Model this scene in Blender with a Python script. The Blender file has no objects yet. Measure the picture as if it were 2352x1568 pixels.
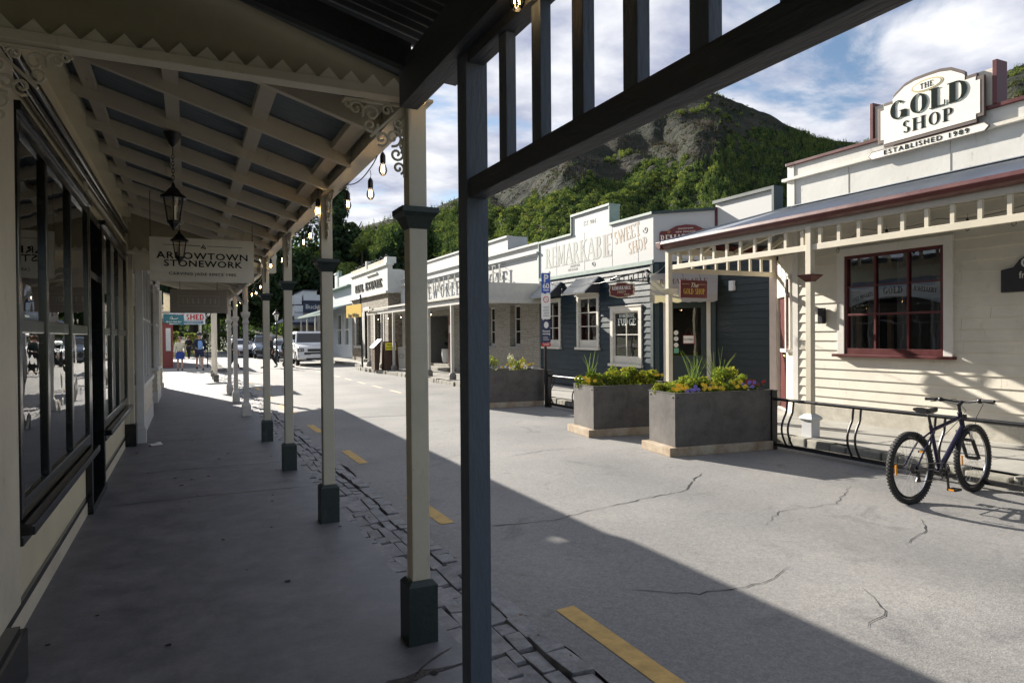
import bpy, bmesh, math, random
import numpy as np
from math import sin, cos, pi, radians as RAD, sqrt
from mathutils import Vector, Matrix
random.seed(11)
rng = np.random.default_rng(5)
sc = bpy.context.scene
COL = sc.collection

# ------------------------------------------------------------------ camera
cam_d = bpy.data.cameras.new("camera"); cam = bpy.data.objects.new("camera", cam_d); COL.objects.link(cam)
cam_d.sensor_width = 36.0; cam_d.lens = 1540.0/2352.0*36.0
cam_d.clip_start = 0.05; cam_d.clip_end = 12000
YAW, PIT, ROLL = RAD(25.8), RAD(-0.56), 0.0079
Fv = Vector((sin(YAW)*cos(PIT), cos(YAW)*cos(PIT), sin(PIT)))
R0 = Vector((cos(YAW), -sin(YAW), 0)); U0 = R0.cross(Fv)
Rv = R0*cos(ROLL) - U0*sin(ROLL); Uv = U0*cos(ROLL) + R0*sin(ROLL)
m = Matrix((Rv, Uv, -Fv)).transposed().to_4x4(); m.translation = Vector((0, 0, 1.6))
cam.matrix_world = m
sc.camera = cam

# ------------------------------------------------------------------ world, sun, exposure
SUN = Vector((-0.27, 1.0, 0.44)).normalized()
w = bpy.data.worlds.new("World"); sc.world = w; w.use_nodes = True
nt = w.node_tree; nt.nodes.clear()
def N(t, **k):
    n = nt.nodes.new(t)
    for a, b in k.items(): setattr(n, a, b)
    return n
def L(a, b): nt.links.new(a, b)
out = N('ShaderNodeOutputWorld'); bg = N('ShaderNodeBackground'); L(bg.outputs[0], out.inputs[0])
sky = N('ShaderNodeTexSky', sky_type='NISHITA'); sky.sun_disc = False
sky.sun_elevation = math.asin(SUN.z); sky.sun_rotation = math.atan2(SUN.x, SUN.y)
sky.altitude = 400; sky.air_density = 1.0; sky.dust_density = 0.6; sky.ozone_density = 1.6
tc = N('ShaderNodeTexCoord'); sep = N('ShaderNodeSeparateXYZ'); L(tc.outputs['Generated'], sep.inputs[0])
def MATH(op, a, b=None, c=None, clamp=False):
    n = N('ShaderNodeMath', operation=op); n.use_clamp = clamp
    for i, x in enumerate((a, b, c)):
        if x is None: continue
        if isinstance(x, (int, float)): n.inputs[i].default_value = x
        else: L(x, n.inputs[i])
    return n.outputs[0]
zz = MATH('MAXIMUM', MATH('ADD', sep.outputs[2], 0.10), 0.04)
cx_ = MATH('DIVIDE', sep.outputs[0], zz); cy_ = MATH('DIVIDE', sep.outputs[1], zz)
comb = N('ShaderNodeCombineXYZ'); L(cx_, comb.inputs[0]); L(cy_, comb.inputs[1])
mp = N('ShaderNodeMapping'); mp.inputs['Location'].default_value = (11.3, 3.9, 0); mp.inputs['Rotation'].default_value = (0, 0, RAD(-35)); mp.inputs['Scale'].default_value = (1.0, 1.35, 1)
L(comb.outputs[0], mp.inputs[0])
n1 = N('ShaderNodeTexNoise'); n1.inputs['Scale'].default_value = 1.25; n1.inputs['Detail'].default_value = 9; n1.inputs['Roughness'].default_value = 0.58; n1.inputs['Distortion'].default_value = 0.35
L(mp.outputs[0], n1.inputs['Vector'])
backs = MATH('MULTIPLY', MATH('MINIMUM', sep.outputs[1], 0.0), 0.13)
n1v = MATH('ADD', n1.outputs[0], backs)
cov = N('ShaderNodeMapRange'); cov.inputs['From Min'].default_value = 0.352; cov.inputs['From Max'].default_value = 0.51; L(n1v, cov.inputs['Value']); cov.interpolation_type = 'SMOOTHSTEP'
n2 = N('ShaderNodeTexNoise'); n2.inputs['Scale'].default_value = 2.6; n2.inputs['Detail'].default_value = 7; n2.inputs['Roughness'].default_value = 0.55
mp2 = N('ShaderNodeMapping'); mp2.inputs['Location'].default_value = (7.7, 2.0, 0); mp2.inputs['Rotation'].default_value = (0, 0, RAD(-35)); L(comb.outputs[0], mp2.inputs[0]); L(mp2.outputs[0], n2.inputs['Vector'])
shd = N('ShaderNodeMapRange'); shd.inputs['From Min'].default_value = 0.36; shd.inputs['From Max'].default_value = 0.64; L(n2.outputs[0], shd.inputs['Value'])
ccol = N('ShaderNodeMix', data_type='RGBA'); L(shd.outputs[0], ccol.inputs[0])
CLD = 1.0
ccol.inputs[6].default_value = (3.2, 3.5, 4.7, 1); ccol.inputs[7].default_value = (7.4, 7.5, 7.8, 1)
mixc = N('ShaderNodeMix', data_type='RGBA'); L(cov.outputs[0], mixc.inputs[0]); L(sky.outputs[0], mixc.inputs[6]); L(ccol.outputs[2], mixc.inputs[7])
L(mixc.outputs[2], bg.inputs[0]); bg.inputs[1].default_value = 0.053
sun_d = bpy.data.lights.new("sun", 'SUN'); sun_d.energy = 5.0; sun_d.angle = RAD(0.55); sun_d.color = (1.0, 0.93, 0.82)
sun = bpy.data.objects.new("sun", sun_d); COL.objects.link(sun); sun.rotation_euler = SUN.to_track_quat('Z', 'Y').to_euler(); sun.location = (0, 0, 60)
sc.view_settings.view_transform = 'Standard'; sc.view_settings.look = 'None'; sc.view_settings.gamma = 1.0; sc.view_settings.use_curve_mapping = False
sc.view_settings.exposure = 1.38
sc.render.engine = 'CYCLES'

# ------------------------------------------------------------------ materials
MATS = {}
def mat(name, col, rough=0.6, metal=0.0, amt=0.0, scale=6.0, bump=0.0, bscale=40.0, col2=None, stretch=None, spec=0.5, trans=0.0, wear=None, wamt=.5):
    """noise-varied procedural principled material in object space"""
    if name in MATS: return MATS[name]
    m = bpy.data.materials.new(name); m.use_nodes = True; t = m.node_tree; t.nodes.clear()
    o = t.nodes.new('ShaderNodeOutputMaterial'); p = t.nodes.new('ShaderNodeBsdfPrincipled'); t.links.new(p.outputs[0], o.inputs[0])
    p.inputs['Roughness'].default_value = rough; p.inputs['Metallic'].default_value = metal
    p.inputs['Specular IOR Level'].default_value = spec
    c = t.nodes.new('ShaderNodeTexCoord'); src = c.outputs['Object']
    if stretch:
        mp = t.nodes.new('ShaderNodeMapping'); mp.inputs['Scale'].default_value = stretch; t.links.new(src, mp.inputs[0]); src = mp.outputs[0]
    if amt > 0 or col2:
        n = t.nodes.new('ShaderNodeTexNoise'); n.inputs['Scale'].default_value = scale; n.inputs['Detail'].default_value = 6; n.inputs['Roughness'].default_value = 0.62
        t.links.new(src, n.inputs['Vector'])
        r = t.nodes.new('ShaderNodeValToRGB'); t.links.new(n.outputs[0], r.inputs[0])
        c2 = col2 if col2 else tuple(min(1, x*(1+amt)) for x in col); c1 = col if col2 else tuple(x*(1-amt) for x in col)
        r.color_ramp.elements[0].position = 0.34; r.color_ramp.elements[1].position = 0.66
        r.color_ramp.elements[0].color = (*c1, 1); r.color_ramp.elements[1].color = (*c2, 1)
        bc = r.outputs[0]
        if wear:   # flecks, scuffs and grime with a shape of their own
            for ws, lo, hi, st, k in ((9.0, .60, .72, (1, 1, .35), wamt), (38.0, .66, .70, (1, 1, .6), wamt*1.2)):
                wm = t.nodes.new('ShaderNodeMapping'); wm.inputs['Scale'].default_value = st; t.links.new(c.outputs['Object'], wm.inputs[0]); wn = t.nodes.new('ShaderNodeTexNoise'); wn.inputs['Scale'].default_value = ws; wn.inputs['Detail'].default_value = 8; wn.inputs['Roughness'].default_value = .7; t.links.new(wm.outputs[0], wn.inputs['Vector'])
                wr = t.nodes.new('ShaderNodeMapRange'); wr.inputs['From Min'].default_value = lo; wr.inputs['From Max'].default_value = hi; wr.inputs['To Max'].default_value = min(1, k); t.links.new(wn.outputs[0], wr.inputs['Value'])
                mx = t.nodes.new('ShaderNodeMix'); mx.data_type = 'RGBA'; t.links.new(wr.outputs[0], mx.inputs[0]); t.links.new(bc, mx.inputs[6]); mx.inputs[7].default_value = (*wear, 1); bc = mx.outputs[2]
        t.links.new(bc, p.inputs['Base Color'])
        rr = t.nodes.new('ShaderNodeMapRange'); rr.inputs['To Min'].default_value = max(0, rough-0.10); rr.inputs['To Max'].default_value = min(1, rough+0.10)
        t.links.new(n.outputs[0], rr.inputs['Value']); t.links.new(rr.outputs[0], p.inputs['Roughness'])
    else: p.inputs['Base Color'].default_value = (*col, 1)
    if bump > 0:
        b = t.nodes.new('ShaderNodeTexNoise'); b.inputs['Scale'].default_value = bscale; b.inputs['Detail'].default_value = 5
        t.links.new(src, b.inputs['Vector'])
        bb = t.nodes.new('ShaderNodeBump'); bb.inputs['Strength'].default_value = bump; bb.inputs['Distance'].default_value = 0.02
        t.links.new(b.outputs[0], bb.inputs['Height']); t.links.new(bb.outputs[0], p.inputs['Normal'])
    MATS[name] = m; return m
def emit(name, col, s):
    m = bpy.data.materials.new(name); m.use_nodes = True; t = m.node_tree; t.nodes.clear()
    o = t.nodes.new('ShaderNodeOutputMaterial'); e = t.nodes.new('ShaderNodeEmission'); t.links.new(e.outputs[0], o.inputs[0])
    e.inputs[0].default_value = (*col, 1); e.inputs[1].default_value = s; MATS[name] = m; return m
def glass(name, tint=(0.9, 0.93, 0.95), ior=1.5, rough=0.0, boost=1.0):
    m = bpy.data.materials.new(name); m.use_nodes = True; t = m.node_tree; t.nodes.clear()
    o = t.nodes.new('ShaderNodeOutputMaterial'); a = t.nodes.new('ShaderNodeBsdfTransparent'); g = t.nodes.new('ShaderNodeBsdfGlossy'); mx = t.nodes.new('ShaderNodeMixShader'); f = t.nodes.new('ShaderNodeFresnel')
    a.inputs[0].default_value = (*tint, 1); g.inputs['Roughness'].default_value = rough; g.inputs[0].default_value = (1, 1, 1, 1); f.inputs[0].default_value = ior
    mm = t.nodes.new('ShaderNodeMath'); mm.operation = 'MULTIPLY'; mm.inputs[1].default_value = boost; mm.use_clamp = True
    t.links.new(f.outputs[0], mm.inputs[0]); t.links.new(mm.outputs[0], mx.inputs[0]); t.links.new(a.outputs[0], mx.inputs[1]); t.links.new(g.outputs[0], mx.inputs[2]); t.links.new(mx.outputs[0], o.inputs[0])
    # slight waviness of old panes
    c = t.nodes.new('ShaderNodeTexCoord'); n = t.nodes.new('ShaderNodeTexNoise'); n.inputs['Scale'].default_value = 1.7; b = t.nodes.new('ShaderNodeBump'); b.inputs['Strength'].default_value = 0.05; b.inputs['Distance'].default_value = 0.05
    t.links.new(c.outputs['Object'], n.inputs['Vector']); t.links.new(n.outputs[0], b.inputs['Height']); t.links.new(b.outputs[0], g.inputs['Normal'])
    MATS[name] = m; return m

cream = mat('cream_paint', (0.61, 0.56, 0.45), 0.5, amt=0.08, scale=2.2, bump=0.10, bscale=30, wear=(.22, .19, .15), wamt=.45)
creamd = mat('cream_wall', (0.66, 0.60, 0.43), 0.42, amt=0.09, scale=1.6, bump=0.06, bscale=12, wear=(.25, .22, .15), wamt=.3)
creamw = mat('warm_white_boards', (0.60, 0.56, 0.475), 0.55, amt=0.07, scale=2.0, bump=0.08, bscale=25, wear=(.30, .26, .19), wamt=.35)
trimw = mat('white_trim', (0.62, 0.595, 0.55), 0.5, amt=0.05, scale=3, wear=(.30, .27, .22), wamt=.35)
white = mat('white_paint', (0.60, 0.61, 0.62), 0.55, amt=0.05, scale=1.2, bump=0.04)
white_weathered = mat('weathered_white_plaster', (0.50, 0.49, 0.45), 0.75, col2=(0.59, 0.58, 0.54), scale=1.6, bump=0.12, bscale=14, wear=(.20, .17, .12), wamt=.55)
lichen = mat('lichened_plaster', (0.30, 0.24, 0.15), 0.85, col2=(0.66, 0.62, 0.52), scale=4.5, bump=0.3, bscale=20)
blackp = mat('black_gloss_paint', (0.012, 0.013, 0.014), 0.16, amt=0.2, scale=5)
dgreen = mat('dark_green_paint', (0.020, 0.034, 0.032), 0.45, amt=0.2, scale=9, bump=0.12, wear=(.10, .10, .09), wamt=.6)
greyp = mat('slate_grey_timber', (0.085, 0.105, 0.14), 0.6, amt=0.08, scale=7, bump=0.22, bscale=16, stretch=(5, 5, 1.2), wear=(.20, .21, .22), wamt=.25)
greyb = mat('slate_grey_beam', (0.050, 0.056, 0.068), 0.55, amt=0.14, scale=7, bump=0.3, bscale=16, stretch=(4, 0.8, 4))
darkc = mat('dark_charcoal_roof', (0.035, 0.036, 0.04), 0.6, amt=0.2, scale=6)
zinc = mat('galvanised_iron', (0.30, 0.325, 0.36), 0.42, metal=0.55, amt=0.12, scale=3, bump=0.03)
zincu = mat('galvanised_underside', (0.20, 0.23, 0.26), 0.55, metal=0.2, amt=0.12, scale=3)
redp = mat('oxide_red_paint', (0.080, 0.011, 0.011), 0.38, amt=0.15, scale=5)
blueb = mat('dark_blue_green_boards', (0.010, 0.024, 0.033), 0.38, amt=0.2, scale=2.5, bump=0.08, bscale=20, wear=(.04, .06, .07), wamt=.4, spec=.25)
teald = mat('deep_green_trim', (0.028, 0.046, 0.046), 0.45, amt=0.1, scale=5)
sage = mat('sage_cap', (0.19, 0.26, 0.235), 0.5, amt=0.1, scale=6)
beige = mat('beige_trim', (0.60, 0.57, 0.50), 0.5, amt=0.05, scale=6)
black = mat('black_iron', (0.012, 0.012, 0.014), 0.35, amt=0.2, scale=12)
rubber = mat('black_rubber', (0.016, 0.016, 0.017), 0.75, bump=0.2, bscale=60)
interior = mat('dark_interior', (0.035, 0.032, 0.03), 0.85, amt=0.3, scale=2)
chrome = mat('bare_metal', (0.6, 0.6, 0.62), 0.25, metal=1.0)
winglass = glass('window_glass', (0.88, 0.90, 0.91), 1.52, boost=1.15)
darkglass = glass('tinted_glass', (0.10, 0.12, 0.14), 1.5, boost=1.3)
bulbglass = glass('bulb_glass', (0.86, 0.84, 0.80), 1.4)

# ------------------------------------------------------------------ mesh builder
WL = {}     # world location of built things
class MB:
    def __init__(s): s.v = []; s.f = []; s.m = []
    def add(s, vs, fs, m=0):
        b = len(s.v); s.v += [tuple(map(float, q)) for q in vs]; s.f += [tuple(b+i for i in f) for f in fs]; s.m += [m]*len(fs); return s
    def hexa(s, p, m=0):   # p: 4 bottom (ccw from above), 4 top
        return s.add(p, [(3, 2, 1, 0), (4, 5, 6, 7), (0, 1, 5, 4), (1, 2, 6, 5), (2, 3, 7, 6), (3, 0, 4, 7)], m)
    def box(s, x0, y0, z0, x1, y1, z1, m=0):
        if x0 > x1: x0, x1 = x1, x0
        if y0 > y1: y0, y1 = y1, y0
        if z0 > z1: z0, z1 = z1, z0
        return s.hexa([(x0, y0, z0), (x1, y0, z0), (x1, y1, z0), (x0, y1, z0), (x0, y0, z1), (x1, y0, z1), (x1, y1, z1), (x0, y1, z1)], m)
    def cbox(s, c, sz, m=0, rz=0):
        x, y, z = sz[0]/2, sz[1]/2, sz[2]/2; C, S = cos(rz), sin(rz)
        P = []
        for dz in (-z, z):
            for dx, dy in ((-x, -y), (x, -y), (x, y), (-x, y)): P.append((c[0]+dx*C-dy*S, c[1]+dx*S+dy*C, c[2]+dz))
        return s.hexa(P, m)
    def bar(s, p0, p1, w, h, m=0, up=(0, 0, 1)):
        p0, p1 = Vector(p0), Vector(p1); d = (p1-p0).normalized(); up = Vector(up)
        a = d.cross(up)
        if a.length < 1e-4: a = d.cross(Vector((1, 0, 0)))
        a.normalize(); b = a.cross(d).normalized(); a = a*w/2; b = b*h/2
        P = [p0-a-b, p0+a-b, p1+a-b, p1-a-b, p0-a+b, p0+a+b, p1+a+b, p1-a+b]
        return s.hexa(P, m)
    def tube(s, pts, r, n=8, m=0, cap=True):
        pts = [Vector(p) for p in pts]; rs = r if isinstance(r, (list, tuple)) else [r]*len(pts)
        b = len(s.v); ref = None
        for i, p in enumerate(pts):
            d = (pts[min(i+1, len(pts)-1)]-pts[max(i-1, 0)])
            d = d.normalized() if d.length > 1e-9 else Vector((0, 0, 1))
            if ref is None: ref = d.orthogonal().normalized()
            a = (ref-d*ref.dot(d))
            a = a.normalized() if a.length > 1e-6 else d.orthogonal().normalized()
            ref = a; c = d.cross(a)
            for k in range(n):
                t = 2*pi*k/n; q = p+(a*cos(t)+c*sin(t))*rs[i]; s.v.append(tuple(q))
        for i in range(len(pts)-1):
            for k in range(n):
                k2 = (k+1) % n; s.f.append((b+i*n+k, b+i*n+k2, b+(i+1)*n+k2, b+(i+1)*n+k)); s.m.append(m)
        if cap:
            s.f.append(tuple(b+k for k in reversed(range(n)))); s.m.append(m)
            e = b+(len(pts)-1)*n; s.f.append(tuple(e+k for k in range(n))); s.m.append(m)
        return s
    def ring(s, c, R_, r, ax, n=32, k=8, m=0, sx=1.0):
        """torus round axis ax"""
        ax = Vector(ax).normalized(); a = ax.orthogonal().normalized(); b2 = ax.cross(a); c = Vector(c); b = len(s.v)
        for i in range(n):
            t = 2*pi*i/n; d = a*cos(t)+b2*sin(t)
            for j in range(k):
                u = 2*pi*j/k; s.v.append(tuple(c+d*(R_+r*cos(u))+ax*(r*sx*sin(u))))
        for i in range(n):
            for j in range(k):
                i2, j2 = (i+1) % n, (j+1) % k; s.f.append((b+i*k+j, b+i2*k+j, b+i2*k+j2, b+i*k+j2)); s.m.append(m)
        return s
    def lathe(s, prof, c=(0, 0, 0), n=16, m=0, sq=False):
        b = len(s.v); c = Vector(c)
        for (r, z) in prof:
            for k in range(n):
                t = 2*pi*(k+0.5)/n; q = 1.0
                s.v.append((c.x+r*cos(t)*q, c.y+r*sin(t)*q, c.z+z))
        for i in range(len(prof)-1):
            for k in range(n):
                k2 = (k+1) % n; s.f.append((b+i*n+k, b+i*n+k2, b+(i+1)*n+k2, b+(i+1)*n+k)); s.m.append(m)
        s.f.append(tuple(b+k for k in reversed(range(n)))); s.m.append(m)
        e = b+(len(prof)-1)*n; s.f.append(tuple(e+k for k in range(n))); s.m.append(m)
        return s
    def sqlathe(s, prof, c, m=0):     # square section stack: prof (halfwidth, z)
        k = sqrt(2); return s.lathe([(r*k, z) for r, z in prof], c, 4, m)
    def prism(s, poly, o, u, v, n_, d, m=0):
        """2-D polygon in plane (o,u,v) thickened by d along n_"""
        o, u, v, n_ = Vector(o), Vector(u), Vector(v), Vector(n_)
        A = [o+u*a+v*b for a, b in poly]; B = [p+n_*d for p in A]; k = len(poly)
        fs = [tuple(range(k)), tuple(reversed(range(k, 2*k)))]+[(i, i+k, (i+1) % k+k, (i+1) % k) for i in range(k)]
        return s.add(A+B, fs, m)
    def quad(s, a, b, c, d, m=0): return s.add([a, b, c, d], [(0, 1, 2, 3)], m)
    def sphere(s, c, r, n=10, m=0, sc_=(1, 1, 1)):
        pr = []; b = len(s.v)
        for i in range(1, n):
            t = pi*i/n
            for k in range(n*2):
                u = pi*k/n; s.v.append((c[0]+r*sc_[0]*sin(t)*cos(u), c[1]+r*sc_[1]*sin(t)*sin(u), c[2]-r*sc_[2]*cos(t)))
        w = n*2
        for i in range(n-2):
            for k in range(w):
                k2 = (k+1) % w; s.f.append((b+i*w+k, b+i*w+k2, b+(i+1)*w+k2, b+(i+1)*w+k)); s.m.append(m)
        s.f.append(tuple(b+k for k in reversed(range(w)))); s.m.append(m)
        e = b+(n-2)*w; s.f.append(tuple(e+k for k in range(w))); s.m.append(m)
        return s
    def build(s, name, mats, parent=None, smooth=False, bevel=0.0, keep=False):
        if not isinstance(mats, (list, tuple)): mats = [mats]
        me = bpy.data.meshes.new(name)
        if parent is not None: off = WL[parent.name]
        elif keep: off = Vector((0, 0, 0))
        else:
            a = np.array(s.v); off = Vector(((a[:, 0].min()+a[:, 0].max())/2, (a[:, 1].min()+a[:, 1].max())/2, a[:, 2].min()))
        me.from_pydata([(q[0]-off[0], q[1]-off[1], q[2]-off[2]) for q in s.v], [], s.f)
        for t in mats: me.materials.append(t)
        me.polygons.foreach_set('material_index', s.m)
        bm = bmesh.new(); bm.from_mesh(me); bmesh.ops.recalc_face_normals(bm, faces=bm.faces)
        if bevel > 0:
            bmesh.ops.bevel(bm, geom=[e for e in bm.edges if len(e.link_faces) == 2 and e.calc_face_angle(0) > 0.5], offset=bevel, segments=2, profile=0.7, affect='EDGES', clamp_overlap=True)
        bm.to_mesh(me); bm.free()
        if smooth:
            for p in me.polygons: p.use_smooth = True
            try: me.set_sharp_from_angle(angle=RAD(40))
            except Exception: pass
        o = bpy.data.objects.new(name, me); COL.objects.link(o)
        if parent is not None: o.parent = parent
        else: o.location = off
        WL[o.name] = Vector(off); return o

def tag(o, label, cat=None, group=None, kind=None):
    if label: o['label'] = label
    if cat: o['category'] = cat
    if group: o['group'] = group
    if kind: o['kind'] = kind
    return o
def thing(name, loc, label, cat, group=None):
    o = bpy.data.objects.new(name, None); o.empty_display_size = 0.2; COL.objects.link(o); o.location = loc
    WL[o.name] = Vector(loc); return tag(o, label, cat, group)
def children_of(o): return [c for c in bpy.data.objects if c.parent == o]
def dup(root, loc, rz=None, label=None, group=None, scale=None):
    def rec(o, par):
        c = o.copy(); COL.objects.link(c)
        if par is not None: c.parent = par
        for ch in list(o.children): rec(ch, c)
        return c
    r = rec(root, None); r.location = loc
    if rz is not None: r.rotation_euler = (0, 0, rz)
    if scale: r.scale = (scale,)*3
    if label: r['label'] = label
    if group: r['group'] = group
    return r
def struct(mb, name, mats, **k): return tag(mb.build(name, mats, keep=True, **k), None, kind='structure')

def mesh_np(name, V, F, mi, mats, parent=None, smooth=False):
    me = bpy.data.meshes.new(name); V = np.asarray(V, np.float32); F = np.asarray(F, np.int32)
    k = F.shape[1]
    off = np.array(WL[parent.name]) if parent is not None else np.array([(V[:, 0].min()+V[:, 0].max())/2, (V[:, 1].min()+V[:, 1].max())/2, V[:, 2].min()])
    V = V-off.astype(np.float32)
    me.vertices.add(len(V)); me.vertices.foreach_set('co', V.ravel())
    me.loops.add(F.size); me.loops.foreach_set('vertex_index', F.ravel())
    me.polygons.add(len(F)); me.polygons.foreach_set('loop_start', np.arange(len(F), dtype=np.int32)*k)
    me.polygons.foreach_set('loop_total', np.full(len(F), k, np.int32))
    for t in mats: me.materials.append(t)
    me.polygons.foreach_set('material_index', np.asarray(mi, np.int32))
    me.update(calc_edges=True); me.validate()
    o = bpy.data.objects.new(name, me); COL.objects.link(o)
    if parent is not None: o.parent = parent
    else: o.location = off
    WL[o.name] = Vector(off); return o

# ---- walls with openings: u runs from p0 to p1, boards proud towards nrm
def sub_int(a, b, holes):
    segs = [(a, b)]
    for h0, h1 in holes:
        ns = []
        for s0, s1 in segs:
            if h1 <= s0 or h0 >= s1: ns.append((s0, s1)); continue
            if h0 > s0: ns.append((s0, h0))
            if h1 < s1: ns.append((h1, s1))
        segs = ns
    return [q for q in segs if q[1]-q[0] > 1e-3]
def boards(mb, p0, p1, z0, z1, pitch, nrm, holes=(), d=0.022, m=0):
    p0, p1, n_ = Vector((*p0, 0)), Vector((*p1, 0)), Vector((*nrm, 0)).normalized(); Ln = (p1-p0).length; u = (p1-p0)/Ln
    k = max(1, round((z1-z0)/pitch)); ph = (z1-z0)/k
    for i in range(k):
        a, b = z0+i*ph, z0+(i+1)*ph
        hs = [(h[0], h[1]) for h in holes if h[3] > a+ph*.5 and h[2] < b-ph*.5]
        jr = random.Random(int(a*1000)+int(Ln*77)+i*131); q_ = jr.uniform(.8, 3.6); js = []
        while q_ < Ln: js.append((q_, q_+.003)); q_ += jr.uniform(4.0, 8.0)
        for s0, s1 in sub_int(0, Ln, hs+js):
            A = p0+u*s0; B = p0+u*s1; o1 = n_*d; o2 = n_*0.003; up = Vector((0, 0, 1))
            mb.add([A+o1+up*a, B+o1+up*a, B+o2+up*b, A+o2+up*b, A+up*a+o2, B+up*a+o2], [(0, 1, 2, 3), (4, 5, 1, 0), (4, 0, 3), (5, 2, 1)], m)
    return mb
def wall(mb, p0, p1, z0, z1, nrm, th, holes=(), m=0):
    """solid wall of thickness th behind the plane, with rectangular openings (u0,u1,z0,z1)"""
    p0, p1, n_ = Vector((*p0, 0)), Vector((*p1, 0)), Vector((*nrm, 0)).normalized(); Ln = (p1-p0).length; u = (p1-p0)/Ln
    us = sorted({0, Ln, *[h[0] for h in holes], *[h[1] for h in holes]})
    us = [q for q in us if 0 <= q <= Ln]
    for a, b in zip(us[:-1], us[1:]):
        mid = (a+b)/2; hs = [(h[2], h[3]) for h in holes if h[0] < mid < h[1]]
        for s0, s1 in sub_int(z0, z1, hs):
            A, B = p0+u*a, p0+u*b; C_, D = B-n_*th, A-n_*th
            mb.hexa([(A.x, A.y, s0), (B.x, B.y, s0), (C_.x, C_.y, s0), (D.x, D.y, s0), (A.x, A.y, s1), (B.x, B.y, s1), (C_.x, C_.y, s1), (D.x, D.y, s1)], m)
    return mb
def corrug(mb, p00, p10, p01, p11, pitch=0.076, amp=0.009, m=0, sub=4, th=0.0):
    """corrugated sheet; corrugations run from p0x to p1x, waves across from px0 to px1. pab: a along ribs, b across"""
    p00, p10, p01, p11 = map(Vector, (p00, p10, p01, p11)); W = (p01-p00).length; n = max(2, int(W/pitch*sub))
    nr = (p10-p00).cross(p01-p00).normalized(); b = len(mb.v)
    for i in range(n+1):
        t = i/n; o = nr*(amp*sin(2*pi*t*W/pitch)); mb.v.append(tuple(p00.lerp(p01, t)+o)); mb.v.append(tuple(p10.lerp(p11, t)+o))
    for i in range(n):
        mb.f.append((b+2*i, b+2*i+1, b+2*i+3, b+2*i+2)); mb.m.append(m)
    return mb

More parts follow.
